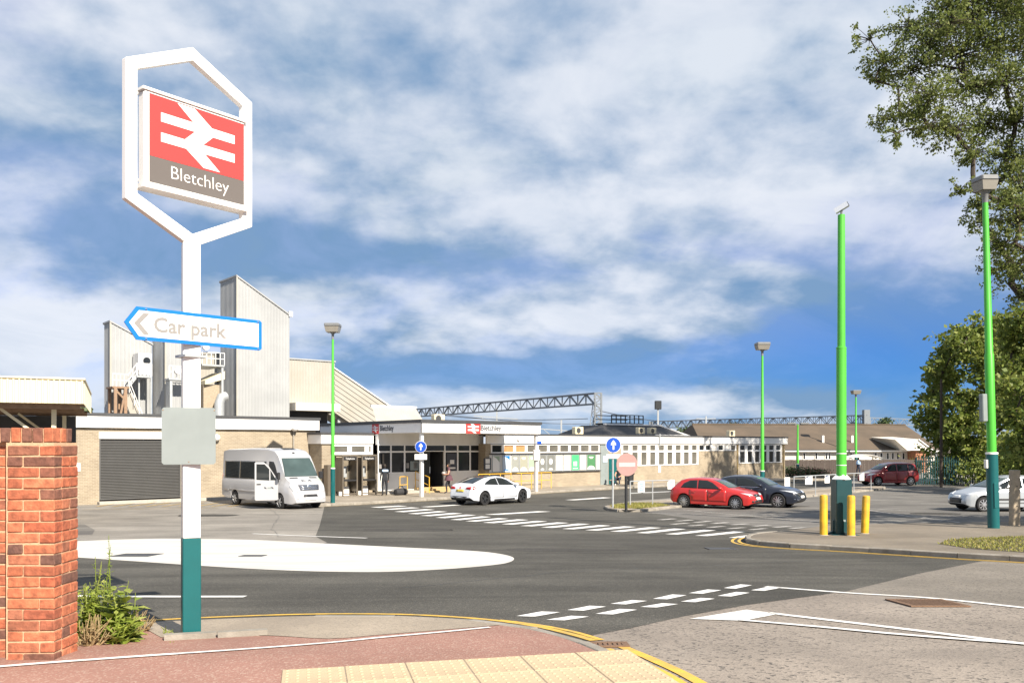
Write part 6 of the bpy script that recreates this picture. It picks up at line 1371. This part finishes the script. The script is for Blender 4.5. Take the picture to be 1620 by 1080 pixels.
# open door: its own shape, hinged at the front edge
door = bpy.data.objects.new('open_door', None)
dr = MB(); prof = [(0, .45), (-.04, .42), (-.95, .42), (-1.0, .47), (-1.0, 2.08), (-.95, 2.12), (-.62, 2.12), (-.40, 1.93), (0.0, 1.30)]
dr.prism(prof, 0, .07); dro = dr.build('door', 'paint_van', van.t); yd = -.985
dro.location = (2.18, yd, 0); dro.rotation_euler = (0, 0, R(66)); dro['label'] = 'open white driver door'
MB().prism([(-.93, 1.34), (-.38, 1.30), (-.38, 1.80), (-.58, 2.02), (-.93, 2.03)], -.006, -.001).build('window', 'car_glass', dro); MB().prism([(-.33, 1.31), (-.08, 1.31), (-.33, 1.76)], -.006, -.001).build('window', 'car_glass', dro)
MB().bbox(-.92, -.74, -.035, -.001, 1.12, 1.16, .008).build('handle', 'plastic_black', dro)
for k in range(2):
    x = -.62+k*.3; MB().prism([(x, 1.02), (x+.1, 1.0), (x+.13, .92), (x+.04, .95)], -.005, -.001).build('door_logo', 'print_dark', dro)
MB().box(-.46, -.30, -.0048, -.001, .93, 1.0).build('door_logo', 'panel_back', dro)
m_ = MB(); m_.bbox(-.06, .06, -.36, -.15, 1.34, 1.66, .03); m_.bar((-.02, 0, 1.4), (-.02, -.2, 1.42), .05); m_.build('wing_mirror', 'plastic_black', dro)
m_ = MB(); m_.bbox(2.13, 2.25, 1.10, 1.30, 1.32, 1.66, .03); m_.bar((2.19, .95, 1.36), (2.19, 1.14, 1.4), .05); m_.build('wing_mirror', 'plastic_black', van.t)
van.allwheels(spokes=6)
# ------------------------------------------------------------------ people
def person(label, loc, rotz, J, edges, radii, hair, mats, extra=None):
    """J joints (x right, y forward, z up); one skinned body with materials by limb"""
    t = thing('person', label, 'person', loc, rotz)
    names = list(J); idx = {n: i for i, n in enumerate(names)}
    me = bpy.data.meshes.new('body'); me.from_pydata([J[n] for n in names], [(idx[a], idx[b]) for a, b, _ in edges], [])
    o = bpy.data.objects.new('body', me); C.objects.link(o); sk = o.modifiers.new('skin', 'SKIN'); sk.use_smooth_shade = True
    for i, n in enumerate(names):
        sv = me.skin_vertices[0].data[i]; r_ = radii[n]; sv.radius = r_ if isinstance(r_, tuple) else (r_, r_); sv.use_root = (n == 'pelvis')
    ss = o.modifiers.new('sub', 'SUBSURF'); ss.levels = 2; ss.render_levels = 2
    dg = bpy.context.evaluated_depsgraph_get(); dg.update(); m2 = bpy.data.meshes.new_from_object(o.evaluated_get(dg)); bpy.data.objects.remove(o); m2.name = 'body'
    m2.materials.clear(); keys = list(mats); [m2.materials.append(M[mats[k]]) for k in keys]
    for p in m2.polygons:
        best = 1e9; kk = 0; cpt = p.center
        for a, b, tg in edges:
            A, B = Vector(J[a]), Vector(J[b]); d = B-A; u = max(0, min(1, (cpt-A).dot(d)/max(1e-9, d.length_squared))); rr = radii[a] if not isinstance(radii[a], tuple) else max(radii[a]); q = (cpt-(A+d*u)).length/rr
            if q < best: best = q; kk = keys.index(tg)
        p.material_index = kk; p.use_smooth = True
    link('body', m2, t)
    hb = Vector(J['head']); f = MB(); bm = bmesh.new(); bmesh.ops.create_uvsphere(bm, u_segments=14, v_segments=10, radius=1)
    for v in list(bm.verts):
        if v.co.y > .35 and v.co.z < .35: bm.verts.remove(v)
    f.bm(bm, Matrix.Translation(hb+Vector((0, -.012, .02))) @ Matrix.Diagonal((.094, .112, .125, 1))); f.build('hair', hair, t, True)
    for s_ in (-1, 1):
        e = MB(); bm = bmesh.new(); bmesh.ops.create_uvsphere(bm, u_segments=6, v_segments=5, radius=.011); e.bm(bm, Matrix.Translation(hb+Vector((s_*.03, .088, .0)))); e.build('eye', 'plastic_black', t)
    e = MB(); e.bar(hb+Vector((-.022, .092, -.062)), hb+Vector((.022, .092, -.062)), .008); e.build('mouth', 'noentry_red', t)
    e = MB(); e.add([hb+Vector(v) for v in ((-.014, .085, -.03), (.014, .085, -.03), (0, .118, -.03), (0, .09, .008))], [(0, 2, 1), (0, 3, 2), (1, 2, 3), (0, 1, 3)]); e.build('nose', 'skin', t)
    return t
def skeleton(hip=.92, pose=None):
    J = dict(pelvis=(0, 0, hip), waist=(0, 0, hip+.14), chest=(0, .01, hip+.33), neck0=(0, 0, hip+.50), neck=(0, .01, hip+.56), head=(0, .025, hip+.69), crown=(0, .02, hip+.77),
             shl=(-.17, 0, hip+.45), ell=(-.225, -.02, hip+.17), wrl=(-.23, .06, hip-.07), hdl=(-.228, .08, hip-.14), shr=(.17, 0, hip+.45), elr=(.225, -.02, hip+.17), wrr=(.23, .06, hip-.07), hdr=(.228, .08, hip-.14),
             hil=(-.09, 0, hip-.05), knl=(-.10, .02, hip*.53), anl=(-.11, -.02, .085), tol=(-.125, .14, .035), hir=(.09, 0, hip-.05), knr=(.10, .02, hip*.53), anr=(.11, -.02, .085), tor=(.125, .14, .035))
    if pose: J.update(pose)
    for sd, sg in (('l', -1), ('r', 1)):
        h = Vector(J['hd'+sd]); w_ = Vector(J['wr'+sd]); d = (h-w_).normalized(); sidev = Vector((0, 1, 0)) if abs(d.y) < .7 else Vector((0, 0, 1)); sidev = (sidev-d*sidev.dot(d)).normalized()
        for k in range(4): J[f'f{k}a{sd}'] = tuple(h+sidev*(.03-.019*k)+d*.03); J[f'f{k}b{sd}'] = tuple(h+sidev*(.03-.019*k)+d*(.085-.008*abs(k-1.3))+Vector((-sg*.018, 0, 0)))
        J['tha'+sd] = tuple(w_+d*.03+sidev*.03); J['thb'+sd] = tuple(w_+d*.075+sidev*.058)
    return J
def skel_edges(top='top', arm='top', fore='skin', legs='legs'):
    E = [('pelvis', 'waist', legs), ('waist', 'chest', top), ('chest', 'neck0', top), ('neck0', 'neck', 'skin'), ('neck', 'head', 'skin'), ('head', 'crown', 'skin')]
    for s_ in 'lr':
        E += [('neck0', 'sh'+s_, top), ('sh'+s_, 'el'+s_, arm), ('el'+s_, 'wr'+s_, fore), ('wr'+s_, 'hd'+s_, 'skin'), ('pelvis', 'hi'+s_, legs), ('hi'+s_, 'kn'+s_, legs), ('kn'+s_, 'an'+s_, legs), ('an'+s_, 'to'+s_, 'shoe')]
        for k in range(4): E += [('hd'+s_, f'f{k}a{s_}', 'skin'), (f'f{k}a{s_}', f'f{k}b{s_}', 'skin')]
        E += [('wr'+s_, 'tha'+s_, 'skin'), ('tha'+s_, 'thb'+s_, 'skin')]
    return E
RAD = dict(pelvis=(.15, .115), waist=(.135, .10), chest=(.16, .11), neck0=(.085, .07), neck=.055, head=(.085, .1), crown=(.06, .075))
for s_ in 'lr':
    RAD.update({'sh'+s_: .068, 'el'+s_: .047, 'wr'+s_: .031, 'hd'+s_: (.02, .038), 'hi'+s_: .095, 'kn'+s_: .062, 'an'+s_: .042, 'to'+s_: (.04, .03), 'tha'+s_: .012, 'thb'+s_: .009})
    for k in range(4): RAD[f'f{k}a{s_}'] = .0095; RAD[f'f{k}b{s_}'] = .0075
sp_ = lambda px, Y, z=.12: W(sfor(px, Y), Y, z)
# man in black by the kiosk, seen from behind
J = skeleton(.93, dict(knl=(-.12, .03, .49), knr=(.11, -.02, .49)))
person('person in black with a pale blue collar standing by the phone kiosk', sp_(608.5, 40.6), R(25), J, skel_edges(fore='top'), RAD, 'hair_dark', dict(skin='skin', top='cloth_black', legs='cloth_black', shoe='shoe'))
b = sp_(608.5, 40.6); tp_ = bpy.context.scene.objects.get('person'); MB().bbox(-.17, .17, -.15, -.09, 1.32, 1.44, .02).build('collar_band', 'cloth_blue', tp_)
# bag on the floor beside
t = thing('bag', 'black holdall lying on the pavement beside the entrance steps', 'bag', sp_(634, 40.5), R(50)); q = MB(); q.lathe([(.0, -.42), (.16, -.40), (.2, -.2), (.2, .2), (.16, .40), (0, .42)], 14, 'X', (0, 0, .18)); q.build('body', 'bag_grey', t, True)
MB().tube([(-.2, 0, .36), (-.12, 0, .5), (.12, 0, .5), (.2, 0, .36)], .02, 6).build('handle', 'bag_grey', t, True)
# woman carrying things beside the white car
J = skeleton(.90, dict(ell=(-.24, .06, 1.10), wrl=(-.12, .27, 1.10), hdl=(-.06, .31, 1.11), elr=(.24, .05, 1.10), wrr=(.12, .28, 1.06), hdr=(.06, .32, 1.07), knl=(-.09, .16, .50), anl=(-.10, .12, .095), tol=(-.11, .27, .04), knr=(.09, -.02, .48), anr=(.09, -.22, .14), tor=(.10, -.10, .05)))
pw_ = person('woman in dark patterned top walking beside the white saloon holding a bundle', sp_(710, 40.3), R(100), J, skel_edges(arm='skin'), RAD, 'hair_dark', dict(skin='skin', top='cloth_floral', legs='cloth_black', shoe='shoe'))
f = MB(); f.lathe([(.15, 1.05), (.18, .98), (.24, .80), (.25, .74)], 18); f.build('skirt', 'cloth_floral', pw_, True)
f = MB(); bm = bmesh.new(); bmesh.ops.create_icosphere(bm, subdivisions=2, radius=1); f.bm(bm, Matrix.Translation(W(sfor(710, 40.3), 40.3, 0)*0+Vector((0, .30, 1.17))) @ Matrix.Diagonal((.17, .12, .09, 1))); fo = f.build('bundle', 'noentry_white', None, True)
fo.location = sp_(710, 40.3); fo.rotation_euler = (0, 0, R(100)); tag(fo, 'pale bundle held in the arms of the woman by the white car', 'bundle')
# seated person near the green door
J = skeleton(.50, dict(knl=(-.13, .42, .52), anl=(-.13, .40, .10), tol=(-.14, .54, .045), knr=(.13, .44, .50), anr=(.12, .46, .10), tor=(.13, .60, .045), ell=(-.25, .12, .70), wrl=(-.15, .34, .62), hdl=(-.12, .40, .60), elr=(.25, .12, .70), wrr=(.15, .35, .60), hdr=(.12, .41, .58)))
ps_ = W(sfor(979, 40.6), 40.6, .12); person('person sitting on a low bench by the green door, legs forward', ps_, R(160), J, skel_edges(arm='skin'), RAD, 'hair_brown', dict(skin='skin', top='cloth_black', legs='cloth_navy', shoe='white_paint'))
t = thing('bench', 'low wooden bench under the seated person by the green door', 'bench', ps_+Vector((.0, .06, 0)), R(160)); MB().bbox(-.6, .6, -.2, .2, .33, .39, .01).build('seat', 'wood_old', t)
for x in (-.5, .5): MB().box(x-.04, x+.04, -.16, .16, -.02, .328).build('leg', 'black_metal', t)
# man in pale blue shirt far right
J = skeleton(.93, dict(knl=(-.10, .08, .50), anl=(-.10, .10, .085), tol=(-.11, .25, .035), knr=(.10, -.03, .49), anr=(.10, -.16, .10), tor=(.11, -.02, .04)))
person('man in pale blue shirt and dark trousers standing by the brown fence', Vector(((1358-810)/F*80, 80, 0)), R(20), J, skel_edges(arm='top', fore='skin'), RAD, 'hair_dark', dict(skin='skin', top='cloth_blue', legs='cloth_navy', shoe='shoe'))

# ------------------------------------------------------------------ trees and plants
def leaves(pts, size, seed, droop=.3):
    """small folded leaf faces at the given points"""
    rg = np.random.default_rng(seed); n = len(pts); pts = np.array(pts)
    a = rg.normal(size=(n, 3)); a[:, 2] -= droop; a /= np.linalg.norm(a, axis=1)[:, None]; b = rg.normal(size=(n, 3)); b -= a*np.sum(a*b, axis=1)[:, None]; b /= np.linalg.norm(b, axis=1)[:, None]
    s = size*rg.uniform(.6, 1.35, (n, 1)); w_ = s*.34; c = np.cross(a, b)
    v = np.stack([pts, pts+a*s*.5+b*w_+c*s*.1, pts+a*s, pts+a*s*.5-b*w_+c*s*.1], axis=1).reshape(-1, 3)
    i = np.arange(n)*4; f = np.stack([i, i+1, i+2, i+3], axis=1)
    return v, f
def crown_mesh(name, pts, size, seed, mat, parent, droop=.3):
    v, f = leaves(pts, size, seed, droop); me = bpy.data.meshes.new(name); me.vertices.add(len(v)); me.vertices.foreach_set('co', v.ravel()); me.loops.add(f.size); me.polygons.add(len(f))
    me.polygons.foreach_set('loop_start', np.arange(len(f))*4); me.polygons.foreach_set('loop_total', np.full(len(f), 4)); me.loops.foreach_set('vertex_index', f.ravel().astype(np.int32)); me.update(); me.validate(); me.materials.append(M[mat]); return link(name, me, parent)
def tree(name, label, base, fork, clumps, leaf, per, mat, r0, group=None, seed=1, limb_min=.02, spread=.5, droop=.3, twigs=True, hang=0.0, fluff=.21):
    """trunk from base to fork; limbs grow from it to every clump (centre, radius); leaves fill the clumps"""
    rr = random.Random(seed); base = Vector(base); t = thing(name, label, 'tree', base, 0, group)
    nodes = [dict(p=Vector((0, 0, 0)), par=-1), dict(p=Vector(fork)-base, par=0)]
    nodes[1]['p'] = Vector(fork)-base
    cl = sorted([(Vector(c)-base, r_) for c, r_ in clumps], key=lambda q: (q[0]-nodes[1]['p']).length)
    for c, r_ in cl:
        dc = (c-nodes[1]['p']).length
        best = min(range(1, len(nodes)), key=lambda i: (nodes[i]['p']-c).length+.35*(nodes[i]['p']-nodes[1]['p']).length)
        a = nodes[best]['p']; n_ = max(2, int((c-a).length/1.1)); par = best; up = Vector((rr.gauss(0, 1), rr.gauss(0, 1), rr.gauss(0, 1)+.8))*.10*(c-a).length
        for k in range(1, n_+1):
            u = k/n_; p = a.lerp(c, u)+up*math.sin(math.pi*u)+Vector((rr.gauss(0, .06), rr.gauss(0, .06), rr.gauss(0, .06)))*(c-a).length*.25*(1-abs(2*u-1)); nodes.append(dict(p=p, par=par)); par = len(nodes)-1
        nodes[-1]['tip'] = r_
    cnt = [0]*len(nodes)
    for i, nd in enumerate(nodes):
        if 'tip' in nd:
            j = i
            while j >= 0: cnt[j] += 1; j = nodes[j]['par']
    tot = max(cnt); rad = lambda i: max(limb_min, r0*math.sqrt(max(cnt[i], 1)/tot)*.8)
    MB().tube([(0, 0, -.1), tuple(Vector((0, 0, .0)).lerp(nodes[1]['p'], .08)), tuple(nodes[1]['p']*.55), tuple(nodes[1]['p'])], [r0*1.5, r0*1.12, r0*.95, r0*.85], 10).build('trunk', 'bark', t, True)
    kids = {}
    for i, nd in enumerate(nodes): kids.setdefault(nd['par'], []).append(i)
    # chains of nodes become limbs
    lm = []; 
    def chain(i, start):
        pts = [nodes[start]['p']]; rs = []; j = i; rs.append(rad(i))
        while True:
            pts.append(nodes[j]['p']); rs.append(rad(j)); k = kids.get(j, [])
            if not k: break
            k = sorted(k, key=lambda q: -cnt[q])
            for o in k[1:]: chain(o, j)
            j = k[0]
        lm.append((pts, rs))
    for k in kids.get(1, []): chain(k, 1)
    big = sorted(lm, key=lambda q: -q[1][0])
    for pts, rs in big[:10]: MB().tube(pts, rs, 7).build('limb', 'bark', t, True)
    tw = MB()
    for pts, rs in big[10:]: tw.tube(pts, rs, 5, False)
    P_ = []
    for c, r_ in cl:
        k = int(per*(r_/1.0)**2)
        sub = [c+Vector((rr.gauss(0, 1), rr.gauss(0, 1), rr.gauss(0, .75)))*r_*spread for _ in range(max(3, int(k/26)))]
        for s_ in sub:
            if twigs: tw.tube([c.lerp(s_, .1), c.lerp(s_, .6)+Vector((0, 0, .05*r_)), s_], [limb_min*.7, limb_min*.5, limb_min*.3], 4, False)
            m_ = k//len(sub)
            for _ in range(m_): P_.append(tuple(s_+Vector((rr.gauss(0, 1), rr.gauss(0, 1), rr.gauss(0, .7)-hang))*r_*fluff))
    if tw.v: tw.build('twigs', 'bark', t, True, fix=False)['kind'] = 'stuff'
    cr = crown_mesh('crown', P_, leaf, seed, mat, t, droop); cr['kind'] = 'stuff'
    return t
# the large tree overhanging from the right
rr = random.Random(5); DT = 53.0; cls = []
for px, py, r_ in [(1376, 62, 15), (1402, 98, 25), (1384, 128, 16), (1436, 42, 28), (1474, 68, 32), (1440, 112, 30), (1500, 34, 32), (1545, 22, 36), (1600, 20, 38), (1520, 86, 36), (1575, 72, 36), (1472, 150, 32), (1530, 140, 32), (1592, 130, 34), (1440, 182, 24), (1398, 190, 17), (1416, 212, 15), (1470, 200, 27), (1510, 205, 28), (1560, 200, 30), (1608, 190, 30),
                   (1540, 245, 22), (1590, 245, 26), (1518, 300, 15), (1605, 268, 26), (1612, 300, 30), (1582, 318, 24), (1556, 352, 20), (1610, 350, 30), (1590, 388, 28), (1606, 425, 26), (1618, 470, 22), (1580, 425, 16), (1540, 325, 16), (1500, 10, 30), (1570, -20, 40), (1490, -30, 30), (1640, 60, 40), (1660, 150, 44), (1660, 240, 40), (1665, 330, 40), (1660, 420, 36), (1660, 500, 34), (1640, 540, 28), (1620, -40, 40), (1690, 20, 50), (1710, 130, 55), (1715, 260, 55), (1715, 380, 50)]:
    d = DT+rr.uniform(-2.6, 2.6); cls.append((P(px, py, d), r_*d/F*1.12))
big_base = onground((1800-810)/F*DT, DT+.5)
tree('large_tree', 'large dark leafed tree reaching in over the top right corner', big_base, big_base+Vector((.6, 0, 9.0)), cls, .18, 740, 'leaf_big', .38, seed=3, limb_min=.036, spread=.66, hang=.1, fluff=.16)
# the fuller tree behind the palisade fence
cls = []; D2 = 66
for k in range(70):
    a = rr.uniform(0, 6.28); u = rr.random()**.5; zz = rr.uniform(-1, 1); rx = math.sqrt(max(0, 1-zz*zz))
    px = 1556+rx*math.cos(a)*80*(1.0 if zz < .2 else .9); py = 628-zz*112; d = D2+rx*math.sin(a)*4.5
    if zz < -.7: px += 10
    cls.append((P(px, py, d), rr.uniform(.9, 1.35)))
b2_ = onground((1560-810)/F*D2, D2); tree('rounded_tree', 'full mid green tree with layered boughs behind the palisade fence', b2_, b2_+Vector((0, 0, 3.2)), cls, .34, 330, 'leaf_mid', .3, seed=7, limb_min=.03, spread=.5, droop=.5)
cls = []; D3 = 50
for k in range(46):
    zz = rr.uniform(-1, 1); a = rr.uniform(0, 6.28); rx = math.sqrt(1-zz*zz); cls.append((P(1650+rx*math.cos(a)*60, 610-zz*130, D3+rx*math.sin(a)*3.5), rr.uniform(.8, 1.2)))
b3_ = onground((1650-810)/F*D3, D3); tree('shady_tree', 'dark tree filling the right edge between the lamp post and the frame', b3_, b3_+Vector((0, 0, 3)), cls, .30, 330, 'leaf_mid', .28, seed=9, limb_min=.03, spread=.5, droop=.4)
# off to the right, the tree that shades the footway
cls = []
for k in range(40):
    zz = rr.uniform(-1, 1); a = rr.uniform(0, 6.28); rx = math.sqrt(1-zz*zz); cls.append((Vector((20.4+rx*math.cos(a)*3.6, 24.5+rx*math.sin(a)*3.6, 6.2+zz*2.8)), rr.uniform(.8, 1.2)))
b4_ = onground(20.4, 24.5); tree('roadside_tree', 'broad roadside tree right of the lamp post throwing shade on the footway', b4_, b4_+Vector((0, 0, 3)), cls, .26, 330, 'leaf_mid', .26, seed=12, spread=.5)
# hedge and bushes under the trees
def bush(label, px, py, d, rx, rz, leaf, n, mat, seed, name='bush', flower=None):
    r2 = random.Random(seed); b = onground((px-810)/F*d, d); t = thing(name, label, 'bush', b); st = MB(); pts = []
    for k in range(14):
        a = r2.uniform(0, 6.28); q = Vector((math.cos(a)*rx*r2.uniform(.2, .8), math.sin(a)*rx*.6*r2.uniform(.2, .8), rz*r2.uniform(.5, 1.0))); st.tube([(q.x*.2, q.y*.2, -.05), q*.6, q], [.03, .02, .01], 5)
        for _ in range(n//14): pts.append(tuple(q+Vector((r2.gauss(0, 1)*rx*.28, r2.gauss(0, 1)*rx*.22, r2.gauss(0, 1)*rz*.22-rz*.15))))
    pts = [(x, y, max(z, .03)) for x, y, z in pts]
    st.build('stems', 'bark', t, True); cr = crown_mesh('foliage', pts, leaf, seed, mat, t); cr['kind'] = 'stuff'
    if flower:
        fl = crown_mesh('flowers', [tuple(Vector(p)+Vector((0, -.1, .06))) for p in r2.sample(pts, 130)], .13, seed+1, flower, t); fl['kind'] = 'stuff'
    return t
bush('leafy bush behind the palisade fence left part', 1500, 760, 64, 2.2, 2.3, .22, 1800, 'leaf_mid', 21); bush('dense dark bush behind the palisade fence under the large lamp', 1590, 760, 60, 3.0, 2.6, .22, 2600, 'leaf_mid', 22)
bush('green hedge at the far right edge behind the gate post', 1700, 800, 30, 1.0, 1.5, .12, 1800, 'leaf_mid', 23); bush('straggly shrub by the right edge of the palisade fence', 1640, 770, 52, 2.6, 2.4, .2, 2000, 'leaf_mid', 29)
bush('low flower bed shrub with pink flowers by the twin lamp', 1272, 755, 79, 1.5, .75, .14, 900, 'leaf_far', 24, flower='flower_pink'); bush('low bush at the left end of the brown fence by the wing', 1250, 755, 79.5, .9, .8, .14, 600, 'leaf_far', 25); bush('pink flowering shrub right of the twin lamp', 1296, 755, 79, 1.2, .65, .14, 700, 'leaf_far', 26, flower='flower_pink')
def far_tree(label, px, top, d, w_, seed):
    r2 = random.Random(seed); zt_ = EYE+(704-top)*d/F; cl_ = [(Vector(((px-810)/F*d+r2.gauss(0, w_*.4), d+r2.gauss(0, w_*.3), zt_-w_*r2.uniform(.3, 1.8))), w_*.35) for _ in range(16)]; b = Vector(((px-810)/F*d, d, 0))
    tree('far_tree', label, b, b+Vector((0, 0, zt_-w_*1.6)), cl_, .5, 60, 'leaf_far', .25, 'trees beyond the railway', seed, .05)
far_tree('small dark tree top between cream canopy and silver tower', 128, 636, 110, 2.2, 31); far_tree('pair of tree tops beyond the brown tiled roof', 1396, 655, 180, 3.2, 32); far_tree('pale tree top behind the left end of the brown roof', 1160, 664, 175, 3.4, 33); far_tree('low tree top behind the dark hipped roof', 1090, 668, 170, 2.6, 34); far_tree('tree behind the palisade fence glimpsed right of the lamp', 1600, 690, 110, 4, 35)
# weeds at the foot of the wall
def weed(name, label, px, py, h, n, leaf, spread_, seed, mat='leaf_weed', stalk='leaf_weed', lean=.15, cat='plant', lr=.5):
    r2 = random.Random(seed); b = G(px, py, .0); t = thing(name, label, cat, b+Vector((0, 0, .02))); st = MB(); lv = MB()
    for k in range(n):
        a = r2.uniform(0, 6.28); hh = h*r2.uniform(.55, 1.0) if k else h; rt = Vector((math.cos(a)*spread_*.35*r2.random(), math.sin(a)*spread_*.3*r2.random(), -.03)); tp = rt+Vector((math.cos(a)*spread_*r2.random()+r2.gauss(0, lean*.2)*hh, math.sin(a)*spread_*.6*r2.random(), hh)) if k else rt+Vector((lean*hh*.3, 0, hh))
        md = rt.lerp(tp, .5)+Vector((r2.gauss(0, .02), r2.gauss(0, .02), .04*hh)); st.tube([rt, md, tp], [.006, .0045, .002], 5, False)
        for j in range(int(hh/.03)):
            u = (j+1)/(hh/.03+1); p = rt.lerp(md, u*2) if u < .5 else md.lerp(tp, u*2-1); ang = r2.uniform(0, 6.28); l_ = leaf*(1.25-u*.8)*r2.uniform(.6, 1.2); d = Vector((math.cos(ang), math.sin(ang), r2.uniform(-.2, .7))).normalized(); sd = d.cross(Vector((0, 0, 1))).normalized()*l_*.18*lr*2
            lv.add([p, p+d*l_*.45+sd+Vector((0, 0, .1*l_)), p+d*l_, p+d*l_*.45-sd+Vector((0, 0, .1*l_))], [(0, 1, 2, 3)])
    st.build('stem', stalk, t, True, fix=False); lv.build('leaf', mat, t, fix=False)['kind'] = 'stuff'; return t
weed('tall_weed', 'tall thin seeding weed standing highest beside the brick wall', 170, 1010, .84, 3, .06, .05, 41, lean=.05); weed('tall_weed', 'shorter bushy weed stem left of the tall thin one', 146, 1006, .66, 9, .075, .14, 42)
weed('leafy_weed', 'broad leafed green weed at the right of the weed clump', 192, 1018, .50, 9, .17, .14, 43, lr=.9); weed('leafy_weed', 'dense yellow green weed clump against the brick wall', 165, 1014, .50, 34, .10, .24, 44, lr=.8); weed('leafy_weed', 'low green weed spreading in front of the clump', 182, 1022, .28, 24, .13, .22, 45, lr=.8)
weed('leafy_weed', 'green weed close against the bricks', 132, 1016, .44, 18, .09, .12, 50, lr=.8)
weed('dry_weed', 'pale dry grassy stalks at the wall foot', 140, 1026, .26, 34, .05, .18, 46, 'dry_stalk', 'dry_stalk'); weed('dry_weed', 'brown dead stalks right of the green weeds', 218, 1004, .22, 30, .05, .15, 47, 'dry_stalk', 'dry_stalk'); weed('small_weed', 'tiny weed on the edging left of the totem foot', 262, 1007, .10, 8, .05, .06, 48); weed('small_weed', 'tiny weed in the red path near the edging stones', 268, 1022, .05, 6, .04, .05, 49)
